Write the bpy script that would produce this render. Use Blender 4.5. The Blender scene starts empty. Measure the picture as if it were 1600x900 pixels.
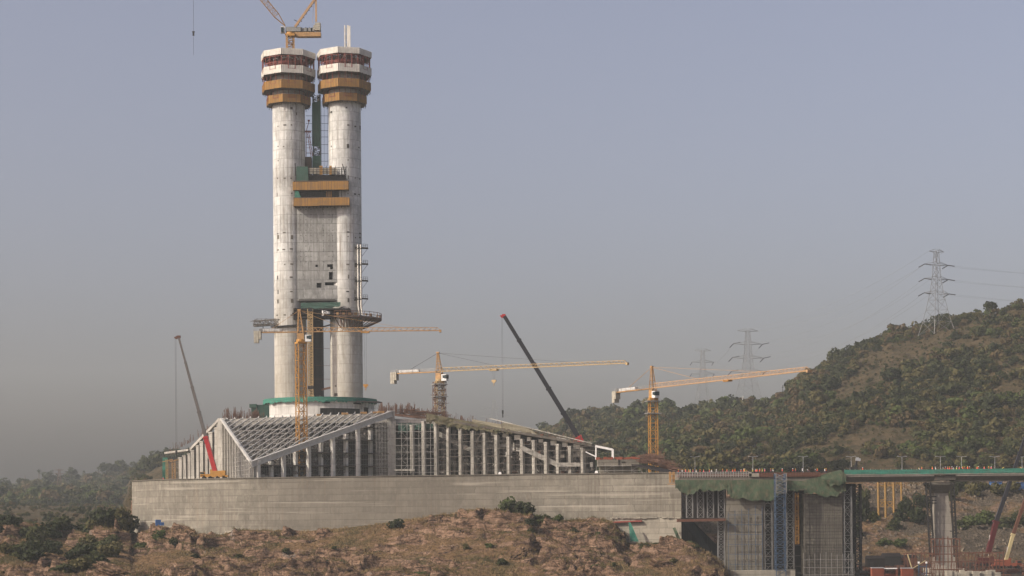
import bpy, math, random
import numpy as np
from mathutils import Vector, Matrix

S = bpy.context.scene
COL = S.collection
R = math.radians
random.seed(7)
RNG = np.random.default_rng(11)

# ------------------------------------------------------------------ camera
F = 2900.0
ROLL = R(0.45)
CA, SA = math.cos(ROLL), math.sin(ROLL)
cam_d = bpy.data.cameras.new('camera')
cam = bpy.data.objects.new('camera', cam_d)
COL.objects.link(cam)
cam_d.sensor_width = 36.0
cam_d.lens = 36.0 * F / 1600.0
cam_d.shift_y = 350.0 / 1600.0
cam_d.clip_start = 1.0
cam_d.clip_end = 12000.0
cam.matrix_world = Matrix(((CA, SA, 0, 0), (0, 0, -1, 0), (-SA, CA, 0, 0), (0, 0, 0, 1)))
S.camera = cam

# ------------------------------------------------------------------ world, sun, exposure
SUN_EL = R(34)
SUN_AZ = Vector((-0.885, -0.465))            # horizontal direction towards the sun
SUN_AZ.normalize()
w = bpy.data.worlds.new('World')
S.world = w
w.use_nodes = True
nt = w.node_tree
bg = nt.nodes['Background']
sky = nt.nodes.new('ShaderNodeTexSky')
sky.sky_type = 'NISHITA'
sky.sun_disc = False
sky.sun_elevation = SUN_EL
sky.sun_rotation = math.atan2(SUN_AZ.x, SUN_AZ.y)
sky.altitude = 100
sky.air_density = 1.0
sky.dust_density = 6.5
sky.ozone_density = 1.6
hs = nt.nodes.new('ShaderNodeHueSaturation')
hs.inputs['Saturation'].default_value = 0.75
nt.links.new(sky.outputs[0], hs.inputs['Color'])
tint = nt.nodes.new('ShaderNodeMix'); tint.data_type = 'RGBA'; tint.blend_type = 'MULTIPLY'
tint.inputs[0].default_value = 1.0; tint.inputs[7].default_value = (1.05, .94, .975, 1)
nt.links.new(hs.outputs[0], tint.inputs[6]); nt.links.new(tint.outputs[2], bg.inputs[0])
bg.inputs[1].default_value = 0.15
sun_d = bpy.data.lights.new('sun', 'SUN')
sun_d.energy = 4.5
sun_d.angle = R(0.6)
sun_d.color = (1.0, 0.915, 0.765)
sun = bpy.data.objects.new('sun', sun_d)
COL.objects.link(sun)
sdir = Vector((SUN_AZ.x * math.cos(SUN_EL), SUN_AZ.y * math.cos(SUN_EL), math.sin(SUN_EL)))
sun.rotation_euler = sdir.to_track_quat('Z', 'Y').to_euler()
sun.location = (-300, -100, 400)
S.view_settings.view_transform = 'Standard'
S.view_settings.look = 'None'
S.view_settings.exposure = 0.07
S.view_settings.gamma = 1.0
S.render.engine = 'CYCLES'
S.cycles.max_bounces = 5
S.cycles.diffuse_bounces = 2
S.cycles.glossy_bounces = 2
S.cycles.volume_bounces = 0
S.cycles.transparent_max_bounces = 8
HAZE_DENSITY = 0.00008

# ------------------------------------------------------------------ photo pixel (1600x900) + distance -> world point
def P(px, py, Y):
    u, v = (px - 800) / F, (800 - py) / F
    return Vector(((u * CA + v * SA) * Y, Y, (-u * SA + v * CA) * Y))
def PZ(px, py, z):
    u, v = (px - 800) / F, (800 - py) / F
    return P(px, py, z / (-u * SA + v * CA))
def XZ(px, Y, z):                      # world X of an upright at pixel column px, height z, distance Y
    v = z / Y
    return ((px - 800) / F * CA + v * SA) * Y

# ------------------------------------------------------------------ tags, things, mesh builder
WL = {}
def tag(o, label=None, cat=None, group=None, kind=None):
    if label: o['label'] = label
    if cat: o['category'] = cat
    if group: o['group'] = group
    if kind: o['kind'] = kind
    return o
def thing(name, label, cat, loc=(0, 0, 0), group=None):
    o = bpy.data.objects.new(name, None)
    o.empty_display_size = 1.0
    COL.objects.link(o)
    o.location = loc
    WL[o.name] = Vector(loc)
    return tag(o, label, cat, group)
def link_mesh(name, me, parent=None):
    o = bpy.data.objects.new(name, me)
    COL.objects.link(o)
    if parent is not None:
        o.parent = parent
        WL[o.name] = WL.get(parent.name, Vector((0, 0, 0)))
    else:
        WL[o.name] = Vector((0, 0, 0))
    return o
def kids(o):
    return [c for c in COL.objects if c.parent == o]
def proto_tree(o):
    return (o, [proto_tree(c) for c in kids(o)])
def copy_tree(pt, parent=None):
    o, ch = pt
    c = o.copy()
    COL.objects.link(c)
    if parent is not None: c.parent = parent
    for x in ch: copy_tree(x, c)
    return c

class MB:
    def __init__(s): s.v, s.f, s.m, s.mi = [], [], [], 0
    def add(s, vs, fs):
        n = len(s.v)
        s.v += [tuple(v) for v in vs]
        for f in fs:
            s.f.append([i + n for i in f]); s.m.append(s.mi)
    def box(s, c, size, rz=0.0, M=None):
        x, y, z = size[0] / 2, size[1] / 2, size[2] / 2
        cs, sn = math.cos(rz), math.sin(rz)
        vs = []
        for dz in (-z, z):
            for dx, dy in ((-x, -y), (x, -y), (x, y), (-x, y)):
                if M is not None:
                    vs.append(M @ Vector((c[0] + dx, c[1] + dy, c[2] + dz)))
                else:
                    vs.append((c[0] + dx * cs - dy * sn, c[1] + dx * sn + dy * cs, c[2] + dz))
        s.add(vs, [(3, 2, 1, 0), (4, 5, 6, 7), (0, 1, 5, 4), (1, 2, 6, 5), (2, 3, 7, 6), (3, 0, 4, 7)])
        return s
    def bar(s, p, q, w=0.2, h=None):
        p, q = Vector(p), Vector(q)
        d = q - p
        if d.length < 1e-6: return s
        d.normalize()
        h = h or w
        up = Vector((0, 0, 1)) if abs(d.z) < 0.95 else Vector((0, 1, 0))
        a = d.cross(up).normalized() * (w / 2)
        b = a.cross(d).normalized() * (h / 2)
        vs = [p - a - b, p + a - b, p + a + b, p - a + b, q - a - b, q + a - b, q + a + b, q - a + b]
        s.add(vs, [(0, 1, 5, 4), (1, 2, 6, 5), (2, 3, 7, 6), (3, 0, 4, 7), (3, 2, 1, 0), (4, 5, 6, 7)])
        return s
    def tube(s, p, q, r, r2=None, n=10, cap=True):
        p, q = Vector(p), Vector(q)
        r2 = r if r2 is None else r2
        d = (q - p).normalized()
        up = Vector((0, 0, 1)) if abs(d.z) < 0.95 else Vector((0, 1, 0))
        a = d.cross(up).normalized(); b = a.cross(d)
        vs = []
        for c, rr in ((p, r), (q, r2)):
            for i in range(n):
                t = 2 * math.pi * i / n
                vs.append(c + (a * math.cos(t) + b * math.sin(t)) * rr)
        fs = [(i, (i + 1) % n, n + (i + 1) % n, n + i) for i in range(n)]
        if cap: fs += [tuple(range(n))[::-1], tuple(range(n, 2 * n))]
        s.add(vs, fs)
        return s
    def prism(s, poly, z0, z1):
        n = len(poly)
        z0f = z0 if hasattr(z0, '__len__') else [z0] * n
        z1f = z1 if hasattr(z1, '__len__') else [z1] * n
        vs = [(p[0], p[1], z) for p, z in zip(poly, z0f)] + [(p[0], p[1], z) for p, z in zip(poly, z1f)]
        s.add(vs, [(i, (i + 1) % n, n + (i + 1) % n, n + i) for i in range(n)] + [tuple(range(n))[::-1], tuple(range(n, 2 * n))])
        return s
    def slab(s, pts, off):                 # planar polygon pts given thickness by vector off
        n = len(pts); off = Vector(off)
        vs = [Vector(p) for p in pts] + [Vector(p) + off for p in pts]
        s.add(vs, [(i, (i + 1) % n, n + (i + 1) % n, n + i) for i in range(n)] + [tuple(range(n))[::-1], tuple(range(n, 2 * n))])
        return s
    def lattice(s, p, q, wa, n, a, b, chord=0.2, web=0.12, faces=4):
        """box truss from p to q; a, b = unit cross directions, wa = (width a, width b)"""
        p, q, a, b = Vector(p), Vector(q), Vector(a), Vector(b)
        cs = [(-1, -1), (1, -1), (1, 1), (-1, 1)]
        C = [a * (i * wa[0] / 2) + b * (j * wa[1] / 2) for i, j in cs]
        for c in C: s.bar(p + c, q + c, chord)
        for k in range(n):
            t0, t1 = k / n, (k + 1) / n
            A, B = p.lerp(q, t0), p.lerp(q, t1)
            for fI in range(faces):
                c0, c1 = C[fI], C[(fI + 1) % 4]
                if (k + fI) % 2: c0, c1 = c1, c0
                s.bar(A + c0, B + c1, web)
                s.bar(A + c0, A + c1, web)
        return s
    def zig(s, p, q, off, n, chord=0.2, web=0.12, tri=None):
        """flat truss: chords p-q and p+off - q+off with zig-zag"""
        p, q, off = Vector(p), Vector(q), Vector(off)
        s.bar(p, q, chord); s.bar(p + off, q + off, chord)
        for k in range(n):
            A, B, M_ = p.lerp(q, k / n), p.lerp(q, (k + 1) / n), p.lerp(q, (k + .5) / n) + off
            s.bar(A, M_, web); s.bar(M_, B, web)
        return s
    def build(s, name, mat, parent=None, smooth=False):
        o0 = WL.get(parent.name, Vector((0, 0, 0))) if parent is not None else Vector((0, 0, 0))
        me = bpy.data.meshes.new(name)
        me.from_pydata([(v[0] - o0[0], v[1] - o0[1], v[2] - o0[2]) for v in s.v], [], s.f)
        for m_ in (mat if isinstance(mat, (list, tuple)) else [mat]): me.materials.append(m_)
        if any(s.m): me.polygons.foreach_set('material_index', s.m)
        if smooth: me.polygons.foreach_set('use_smooth', [True] * len(s.f))
        me.update()
        return link_mesh(name, me, parent)

def np_mesh(name, V, Fq, mats, mi=None, smooth=False):
    me = bpy.data.meshes.new(name)
    k = Fq.shape[1]
    me.vertices.add(len(V)); me.vertices.foreach_set('co', np.asarray(V, np.float32).ravel())
    me.loops.add(Fq.size); me.loops.foreach_set('vertex_index', Fq.astype(np.int32).ravel())
    me.polygons.add(len(Fq))
    me.polygons.foreach_set('loop_start', np.arange(0, Fq.size, k, dtype=np.int32))
    me.polygons.foreach_set('loop_total', np.full(len(Fq), k, np.int32))
    if mi is not None: me.polygons.foreach_set('material_index', np.asarray(mi, np.int32))
    if smooth: me.polygons.foreach_set('use_smooth', np.ones(len(Fq), bool))
    for m_ in mats: me.materials.append(m_)
    me.update(calc_edges=True)
    return me

# ------------------------------------------------------------------ materials
def new_mat(name):
    m = bpy.data.materials.new(name); m.use_nodes = True
    t = m.node_tree
    return m, t, t.nodes['Principled BSDF'], t.nodes.new, t.links.new
def ramp(t, fac, stops):
    r = t.nodes.new('ShaderNodeValToRGB')
    while len(r.color_ramp.elements) < len(stops): r.color_ramp.elements.new(0.5)
    for e, (p, c) in zip(r.color_ramp.elements, stops):
        e.position = p; e.color = (*c, 1) if len(c) == 3 else c
    t.links.new(fac, r.inputs[0])
    return r.outputs[0]
def noise(t, vec, scale, detail=6, rough=.6, sc=None, rot=None):
    if sc or rot:
        mp = t.nodes.new('ShaderNodeMapping')
        if sc: mp.inputs['Scale'].default_value = sc
        if rot: mp.inputs['Rotation'].default_value = rot
        t.links.new(vec, mp.inputs[0]); vec = mp.outputs[0]
    n = t.nodes.new('ShaderNodeTexNoise')
    n.inputs['Scale'].default_value = scale; n.inputs['Detail'].default_value = detail
    n.inputs['Roughness'].default_value = rough
    t.links.new(vec, n.inputs['Vector'])
    return n.outputs['Fac']
def mix(t, fac, a, b, mode='MIX'):
    m = t.nodes.new('ShaderNodeMix'); m.data_type = 'RGBA'; m.blend_type = mode
    for s_, v in ((0, fac), (6, a), (7, b)):
        if hasattr(v, 'links') or hasattr(v, 'is_linked'): t.links.new(v, m.inputs[s_])
        elif s_ == 0: m.inputs[0].default_value = v
        else: m.inputs[s_].default_value = (*v, 1)
    return m.outputs[2]
def math_(t, op, a, b=None, clamp=False):
    m = t.nodes.new('ShaderNodeMath'); m.operation = op; m.use_clamp = clamp
    for i, v in enumerate((a, b)):
        if v is None: continue
        if isinstance(v, (int, float)): m.inputs[i].default_value = v
        else: t.links.new(v, m.inputs[i])
    return m.outputs[0]
def sc3(c, k): return tuple(min(1, x * k) for x in c)

def paint(name, col, rough=.6, metal=0.0, dirt=.35, dirtcol=(.09, .07, .05), scale=.8, spec=.4):
    m, t, b, N, L = new_mat(name)
    if max(col) < .08 and dirtcol == (.09, .07, .05): dirtcol = sc3(dirtcol, max(col) * 5); spec = .2
    tc = N('ShaderNodeTexCoord').outputs['Object']
    n1 = noise(t, tc, scale, 7, .65)
    n2 = noise(t, tc, scale * 4, 4, .6, sc=(1, 1, .25))
    f = ramp(t, n1, [(.42, (0, 0, 0)), (.68, (1, 1, 1))])
    c = mix(t, math_(t, 'MULTIPLY', f, dirt), col, dirtcol)
    c2 = mix(t, math_(t, 'MULTIPLY', ramp(t, n2, [(.35, (1, 1, 1)), (.6, (0, 0, 0))]), dirt * .8), c, sc3(col, .55))
    L(c2, b.inputs['Base Color'])
    b.inputs['Roughness'].default_value = rough; b.inputs['Metallic'].default_value = metal
    b.inputs['Specular IOR Level'].default_value = spec
    return m

def concrete(name, col, lift=4.0, bw=5.0, uv=True, streak=.5, blotch=.4, line=.45, rust=0.0, lowdark=None, brickvar=.12, streakcol=(.10, .095, .085), damp_and_shade=False, mort=.12):
    m, t, b, N, L = new_mat(name)
    tcn = N('ShaderNodeTexCoord')
    tc = tcn.outputs['Object']
    vec = tcn.outputs['UV'] if uv else None
    if not uv:
        sp = N('ShaderNodeSeparateXYZ'); L(tc, sp.inputs[0])
        cb = N('ShaderNodeCombineXYZ'); L(math_(t, 'ADD', sp.outputs[0], math_(t, 'MULTIPLY', sp.outputs[1], .73)), cb.inputs[0]); L(sp.outputs[2], cb.inputs[1])
        vec = cb.outputs[0]
    br = N('ShaderNodeTexBrick')
    br.offset = 0.37; br.offset_frequency = 2; br.squash = 1.0
    br.inputs['Scale'].default_value = 1.0
    br.inputs['Brick Width'].default_value = bw; br.inputs['Row Height'].default_value = lift
    br.inputs['Mortar Size'].default_value = mort; br.inputs['Mortar Smooth'].default_value = .6
    br.inputs['Bias'].default_value = 0.0
    br.inputs['Color1'].default_value = (*sc3(col, 1 - brickvar), 1)
    br.inputs['Color2'].default_value = (*sc3(col, 1 + brickvar), 1)
    br.inputs['Mortar'].default_value = (*sc3(col, 1 - line), 1)
    dv = N('ShaderNodeVectorMath'); dv.operation = 'MULTIPLY_ADD'
    nz_ = N('ShaderNodeTexNoise'); nz_.inputs['Scale'].default_value = .33; nz_.inputs['Detail'].default_value = 3
    L(vec, nz_.inputs['Vector']); L(nz_.outputs['Color'], dv.inputs[0]); dv.inputs[1].default_value = (2.2, .10, 0); L(vec, dv.inputs[2])
    L(dv.outputs[0], br.inputs['Vector'])
    c = br.outputs['Color']
    # blotches of damp and lime
    c = mix(t, math_(t, 'MULTIPLY', ramp(t, noise(t, tc, .11, 8, .65), [(.40, (0, 0, 0)), (.66, (1, 1, 1))]), blotch), c, sc3(col, .55))
    c = mix(t, math_(t, 'MULTIPLY', ramp(t, noise(t, tc, .9, 8, .7, sc=(1, 1, .5)), [(.50, (0, 0, 0)), (.75, (1, 1, 1))]), blotch * .8), c, sc3(col, 1.35))
    # run-off streaks
    st = ramp(t, noise(t, tc, 1.0, 6, .65, sc=(1.1, 1.1, .035)), [(.44, (0, 0, 0)), (.66, (1, 1, 1))])
    gate = ramp(t, noise(t, tc, .07, 3, .5), [(.36, (0, 0, 0)), (.58, (1, 1, 1))])
    c = mix(t, math_(t, 'MULTIPLY', math_(t, 'MULTIPLY', st, gate), streak), c, streakcol)
    st2 = ramp(t, noise(t, tc, 1.0, 5, .7, sc=(2.6, 2.6, .06)), [(.53, (0, 0, 0)), (.74, (1, 1, 1))])
    c = mix(t, math_(t, 'MULTIPLY', st2, streak * .55), c, sc3(col, .5))
    if damp_and_shade:                                  # wetter, darker pours between the left bend and the middle of the wall, and long pale lift bands
        sp = N('ShaderNodeSeparateXYZ'); L(N('ShaderNodeNewGeometry').outputs['Position'], sp.inputs[0])
        xx = math_(t, 'ADD', sp.outputs[0], math_(t, 'MULTIPLY', math_(t, 'SUBTRACT', noise(t, tc, .05, 4, .6), .5), 60))
        g1 = math_(t, 'MULTIPLY', math_(t, 'DIVIDE', math_(t, 'ADD', xx, 104), 22, True), math_(t, 'DIVIDE', math_(t, 'SUBTRACT', 22, xx), 40, True))
        c = mix(t, math_(t, 'MULTIPLY', g1, .58), c, (.10, .09, .075))
        bb = ramp(t, noise(t, tc, 1.0, 3, .5, sc=(.02, .02, .9)), [(.60, (0, 0, 0)), (.64, (1, 1, 1))])
        c = mix(t, math_(t, 'MULTIPLY', bb, .30), c, (.42, .39, .33))
    if rust:
        rs = ramp(t, noise(t, tc, 1.0, 5, .6, sc=(.9, .9, .05), rot=(0, 0, .6)), [(.56, (0, 0, 0)), (.72, (1, 1, 1))])
        c = mix(t, math_(t, 'MULTIPLY', rs, rust), c, (.22, .13, .06))
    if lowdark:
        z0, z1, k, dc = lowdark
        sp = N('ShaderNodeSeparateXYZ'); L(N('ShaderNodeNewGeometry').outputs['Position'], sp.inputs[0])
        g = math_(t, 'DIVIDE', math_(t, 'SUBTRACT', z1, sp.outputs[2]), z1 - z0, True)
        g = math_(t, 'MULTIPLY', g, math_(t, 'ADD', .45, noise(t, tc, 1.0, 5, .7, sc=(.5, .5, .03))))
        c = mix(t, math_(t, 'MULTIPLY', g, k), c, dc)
    L(c, b.inputs['Base Color'])
    b.inputs['Roughness'].default_value = .9
    b.inputs['Specular IOR Level'].default_value = .2
    bp = N('ShaderNodeBump'); bp.inputs['Strength'].default_value = .5; bp.inputs['Distance'].default_value = .12
    L(math_(t, 'ADD', br.outputs['Fac'] if False else noise(t, tc, 1.6, 6, .7), math_(t, 'MULTIPLY', br.outputs['Fac'], -.6)), bp.inputs['Height'])
    L(bp.outputs[0], b.inputs['Normal'])
    return m

def leafmat(name, col, col2, trans=.25):
    m, t, b, N, L = new_mat(name)
    gp = N('ShaderNodeNewGeometry')
    tc = gp.outputs['Position']
    n = noise(t, tc, .12, 4, .6)
    n2 = noise(t, tc, .9, 3, .6)
    c = mix(t, ramp(t, n, [(.38, (0, 0, 0)), (.62, (1, 1, 1))]), col, col2)
    c = mix(t, math_(t, 'MULTIPLY', ramp(t, n2, [(.4, (0, 0, 0)), (.7, (1, 1, 1))]), .5), c, sc3(col2, 1.5))
    L(c, b.inputs['Base Color'])
    b.inputs['Roughness'].default_value = .75
    b.inputs['Specular IOR Level'].default_value = .15
    tr = N('ShaderNodeBsdfTranslucent'); L(c, tr.inputs[0])
    ms = N('ShaderNodeMixShader'); ms.inputs[0].default_value = trans
    L(b.outputs[0], ms.inputs[1]); L(tr.outputs[0], ms.inputs[2])
    L(ms.outputs[0], t.nodes['Material Output'].inputs[0])
    return m

M = {}
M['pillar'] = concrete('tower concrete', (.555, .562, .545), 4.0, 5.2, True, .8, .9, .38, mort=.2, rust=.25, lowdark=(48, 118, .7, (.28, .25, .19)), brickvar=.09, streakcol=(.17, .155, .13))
M['infill'] = concrete('infill wall concrete', (.285, .288, .278), 4.0, 6.2, False, .5, 1.0, .5, mort=.2, brickvar=.18, streakcol=(.09, .085, .07))
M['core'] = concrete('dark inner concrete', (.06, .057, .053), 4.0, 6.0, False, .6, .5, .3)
M['wall'] = concrete('retaining wall concrete', (.215, .199, .163), 2.3, 12.5, True, .6, 1.0, .42, rust=.12, mort=.16, brickvar=.2, streakcol=(.10, .085, .07), damp_and_shade=True)
M['foot'] = concrete('pale footing concrete', (.30, .275, .225), 2.0, 6.0, False, .3, .5, .3)
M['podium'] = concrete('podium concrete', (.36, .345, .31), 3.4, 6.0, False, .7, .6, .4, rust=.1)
M['podium_dark'] = concrete('inner podium concrete', (.07, .062, .053), 3.4, 5.0, False, .7, .6, .4, rust=.3)  # dark copy of the podium concrete, interior shade put into its colour
M['column'] = concrete('column concrete', (.33, .315, .28), 3.0, 9.0, False, .9, .8, .4)
M['column_lit'] = concrete('sunlit column concrete', (.60, .585, .54), 3.0, 9.0, False, .5, .4, .35)  # brighter copy of the column concrete, sunlight put into its colour
M['damp_and_shade'] = concrete('concrete in painted shade', (.03, .028, .025), 2.4, 5.0, False, .5, .5, .3)  # near-black concrete for shaded walls, the shade is painted into the colour
M['drum'] = concrete('drum concrete', (.50, .49, .465), 3.0, 6.0, True, .5, .5, .3)
M['pier'] = concrete('bridge pier concrete', (.155, .142, .116), 2.4, 9.0, False, .4, .9, .4, brickvar=.15, mort=.18)
M['girder'] = concrete('bridge girder concrete', (.24, .22, .19), 2.4, 12.0, False, .4, .5, .2)
M['steel'] = paint('galvanised scaffold steel', (.34, .33, .31), .5, .3, .4)
M['steel_dark'] = paint('dark scaffold steel', (.03, .029, .029), .6, .3, .3)
M['steel_mid'] = paint('weathered scaffold steel', (.12, .112, .10), .6, .3, .4, (.12, .07, .04))
M['truss'] = paint('pale grey truss paint', (.46, .455, .43), .5, .1, .3)
M['steel_shore'] = paint('dusty shoring steel', (.20, .20, .195), .6, .2, .4)
M['rust'] = paint('rusty steel', (.11, .048, .03), .85, .1, .5, (.07, .03, .02), 1.5)
M['rebar'] = paint('rusty reinforcing bar', (.13, .07, .05), .9, .1, .3)
M['redframe'] = paint('dark red formwork steel', (.22, .045, .032), .6, .1, .35)
M['yellow'] = paint('crane yellow paint', (.42, .21, .04), .5, .1, .35)
M['yellow_old'] = paint('faded crane yellow paint', (.38, .22, .085), .6, .1, .5)
M['trestle'] = paint('weathered ochre steel', (.27, .155, .035), .6, .1, .5)
M['orange_pale'] = paint('faded orange jib paint', (.40, .25, .13), .6, .1, .35)
M['jib_pale'] = paint('pale dusty jib paint', (.38, .27, .13), .6, .1, .4)
M['cab'] = paint('white cab paint', (.62, .63, .62), .4, 0, .3)
M['glass'] = paint('dark cab glass', (.03, .045, .05), .1, 0, .1, spec=.8)
M['cw'] = paint('counterweight concrete', (.36, .34, .28), .9, 0, .4)
M['grey_mach'] = paint('grey machinery', (.22, .23, .23), .6, .3, .4)
M['red'] = paint('red crane paint', (.36, .02, .024), .35, 0, .25)
M['maroon'] = paint('maroon boom paint', (.075, .012, .014), .45, 0, .3)
M['boom_grey'] = paint('grey boom paint', (.11, .10, .095), .45, .1, .3)
M['boom_black'] = paint('black boom paint', (.022, .022, .028), .45, .1, .2)
M['cream'] = paint('cream boom paint', (.42, .35, .19), .45, 0, .2)
M['rope'] = paint('steel rope', (.06, .06, .06), .6, .3, .1)
M['black'] = paint('black rubber and shade', (.012, .012, .012), .8, 0, .2)
M['white_screen'] = paint('off-white screen panel', (.64, .62, .56), .7, 0, .35, (.25, .22, .17), .5)
M['ply_orange'] = paint('orange plywood screen', (.36, .175, .045), .75, 0, .6, (.20, .13, .075), .55)
M['deckwood'] = paint('dark deck boards', (.10, .075, .055), .9, 0, .4)
M['form_dark'] = paint('dark formwork panel', (.016, .013, .013), .8, 0, .3)
def boards(name, col, col2):
    m, t, b, N, L = new_mat(name); tc = N('ShaderNodeTexCoord').outputs['Object']
    n1 = noise(t, tc, 1.0, 2, .5, sc=(1.5, 1.5, .02)); n2 = noise(t, tc, .5, 6, .7); n3 = noise(t, tc, 1.0, 4, .7, sc=(4, 4, .12))
    c = mix(t, ramp(t, n1, [(.40, (0, 0, 0)), (.62, (1, 1, 1))]), col, col2)
    c = mix(t, math_(t, 'MULTIPLY', ramp(t, n2, [(.45, (0, 0, 0)), (.68, (1, 1, 1))]), .6), c, (.17, .12, .075))
    c = mix(t, math_(t, 'MULTIPLY', ramp(t, n3, [(.52, (0, 0, 0)), (.66, (1, 1, 1))]), .55), c, sc3(col, .45))
    L(c, b.inputs['Base Color']); b.inputs['Roughness'].default_value = .8; b.inputs['Specular IOR Level'].default_value = .2
    return m
M['ply_orange'] = boards('orange board screen', (.34, .185, .048), (.22, .13, .052))
M['white_screen'] = boards('off-white screen panel', (.52, .505, .45), (.43, .415, .37)) if False else M['white_screen']
M['net_green'] = paint('green debris net', (.03, .165, .12), .85, 0, .7, (.06, .10, .075), .5)
M['net_dull'] = paint('dusty green debris net', (.044, .074, .040), .9, 0, 1.0, (.10, .086, .054), .6)
M['net_teal'] = paint('dark teal debris net', (.03, .075, .058), .9, 0, .5, (.05, .06, .05), .3)
M['net_olive'] = paint('olive debris net', (.062, .062, .032), .9, 0, .8, (.13, .10, .065), .3)
M['net_khaki'] = paint('khaki debris net', (.19, .17, .12), .9, 0, .5, (.12, .12, .09), .4)
M['galv'] = paint('bright galvanised steel', (.45, .46, .47), .4, .5, .2)
M['blue_steel'] = paint('blue scaffold paint', (.032, .065, .12), .55, .1, .4, (.12, .12, .12))
M['blue_sheet'] = paint('blue tin sheet', (.04, .12, .30), .5, .1, .3)
M['cont_orange'] = paint('orange container paint', (.22, .055, .028), .55, 0, .3)
M['white'] = paint('white paint', (.75, .74, .72), .5, 0, .2)
M['pylon'] = paint('pylon steel', (.24, .245, .24), .5, .4, .2)
M['insul'] = paint('dark insulator', (.07, .07, .075), .4, 0, .1)
M['skin'] = paint('brown skin', (.16, .085, .05), .6, 0, .05)
M['trouser'] = paint('dark work trousers', (.05, .055, .08), .9, 0, .2)
M['vest_orange'] = paint('orange work vest', (.72, .10, .03), .8, 0, .1)
M['vest_yellow'] = paint('yellow work vest', (.62, .60, .12), .8, 0, .1)
M['vest_pink'] = paint('pinkish red work shirt', (.60, .12, .12), .8, 0, .1)
M['shirt_pale'] = paint('pale work shirt', (.55, .55, .52), .8, 0, .1)
M['helmet_white'] = paint('white helmet', (.8, .8, .78), .35, 0, .05)
M['helmet_yellow'] = paint('yellow helmet', (.75, .50, .05), .35, 0, .05)
M['bark'] = paint('bark', (.10, .07, .05), .95, 0, .3)
M['leaf_dark'] = leafmat('dark green leaves', (0.0192, 0.0252, 0.0104), (0.0296, 0.0355, 0.0141))
M['leaf_mid'] = leafmat('mid green leaves', (0.0311, 0.0370, 0.0133), (0.0444, 0.0488, 0.0178))
M['leaf_olive'] = leafmat('olive leaves', (0.0555, 0.0533, 0.0192), (0.0777, 0.0681, 0.0266))
M['leaf_dry'] = leafmat('dry brown leaves', (0.0851, 0.0577, 0.0296), (0.0703, 0.0533, 0.0252))
M['leaf_bright'] = leafmat('fresh green leaves', (0.0407, 0.0577, 0.0148), (0.0555, 0.0703, 0.0222))
M['grass_dry'] = leafmat('dry grass blades', (.14, .098, .05), (.175, .13, .065), .15)

# ------------------------------------------------------------------ numpy noise
def _h(ix, iy, seed):
    with np.errstate(over='ignore'):
        n = (ix.astype(np.int64) * 374761393 + iy.astype(np.int64) * 668265263 + seed * 1442695041) & 0xffffffff
        n = ((n ^ (n >> 13)) * 1274126177) & 0xffffffff
        n = n ^ (n >> 16)
    return (n & 0xffff) / 65535.0
def vn(x, y, seed=0):
    ix, iy = np.floor(x), np.floor(y)
    fx, fy = x - ix, y - iy
    fx = fx * fx * (3 - 2 * fx); fy = fy * fy * (3 - 2 * fy)
    a, b_ = _h(ix, iy, seed), _h(ix + 1, iy, seed)
    c, d = _h(ix, iy + 1, seed), _h(ix + 1, iy + 1, seed)
    return (a + (b_ - a) * fx) * (1 - fy) + (c + (d - c) * fx) * fy
def fbm(x, y, o=4, seed=0, g=.5):
    r, a, s_ = 0, 1.0, 0
    for k in range(o):
        r = r + a * (vn(x * 2 ** k + 17.3 * k, y * 2 ** k - 9.1 * k, seed + k) * 2 - 1); s_ += a; a *= g
    return r / s_
def ridged(x, y, o=4, seed=0, g=.5):
    r, a, s_ = 0, 1.0, 0
    for k in range(o):
        r = r + a * (1 - np.abs(vn(x * 2 ** k + 5.3 * k, y * 2 ** k + 3.1 * k, seed + k) * 2 - 1)); s_ += a; a *= g
    return r / s_

# ================================================================== GROUND
ZT = 13.3                                   # top of the platform
WPX = [206, 216, 230, 250, 280, 320, 380, 450, 550, 650, 750, 850, 950, 1064]
WY = [737, 727, 719, 711, 703.5, 697, 690, 684, 677, 672, 667, 662, 657, 652]
def wallY(px): return float(np.interp(px, WPX, WY))
CREST = dict(zip([-250, 0, 40, 95, 140, 180, 204], [812, 812, 815, 823, 822, 816, 834]))
CREST.update({215: 834, 240: 824, 262: 824, 296: 823, 312: 836, 345: 836, 365: 828, 420: 828, 480: 830, 560: 822, 600: 817, 640: 811,
              690: 805, 715: 801, 760: 797, 800: 794, 828: 797, 836: 812, 862: 814, 895: 811, 925: 809, 948: 812, 962: 818, 972: 832})
SPUR = {984: 858, 996: 851, 1012: 847, 1040: 845, 1060: 843, 1076: 845, 1090: 853, 1106: 861, 1120: 872, 1132: 886, 1142: 897}
SKY = [(-400, 772), (-200, 770), (0, 765), (60, 760), (110, 757), (140, 750), (170, 746), (200, 742), (225, 733), (245, 722), (262, 714), (283, 712), (320, 708), (400, 720),
       (600, 740), (780, 715), (842, 676), (870, 668), (897, 652), (925, 655), (950, 650), (980, 652), (1000, 645), (1040, 640), (1065, 652), (1080, 640),
       (1110, 638), (1160, 636), (1184, 634), (1210, 630), (1228, 620), (1245, 600), (1262, 588), (1280, 584), (1305, 568), (1335, 554), (1377, 540), (1392, 529),
       (1420, 528), (1435, 527), (1480, 506), (1520, 497), (1560, 487), (1600, 480), (1700, 460), (1900, 430), (2300, 420)]
RIDGE = [(-400, 2900), (130, 2800), (170, 2500), (205, 2350), (225, 2000), (250, 1850), (320, 1700), (420, 1500), (780, 1750), (842, 1800), (1000, 1650), (1080, 1550), (1200, 1430), (1262, 1300), (1600, 1230), (1900, 1200), (2300, 1300)]
def cz(px, Y, py): return P(px, py, Y).z
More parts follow.
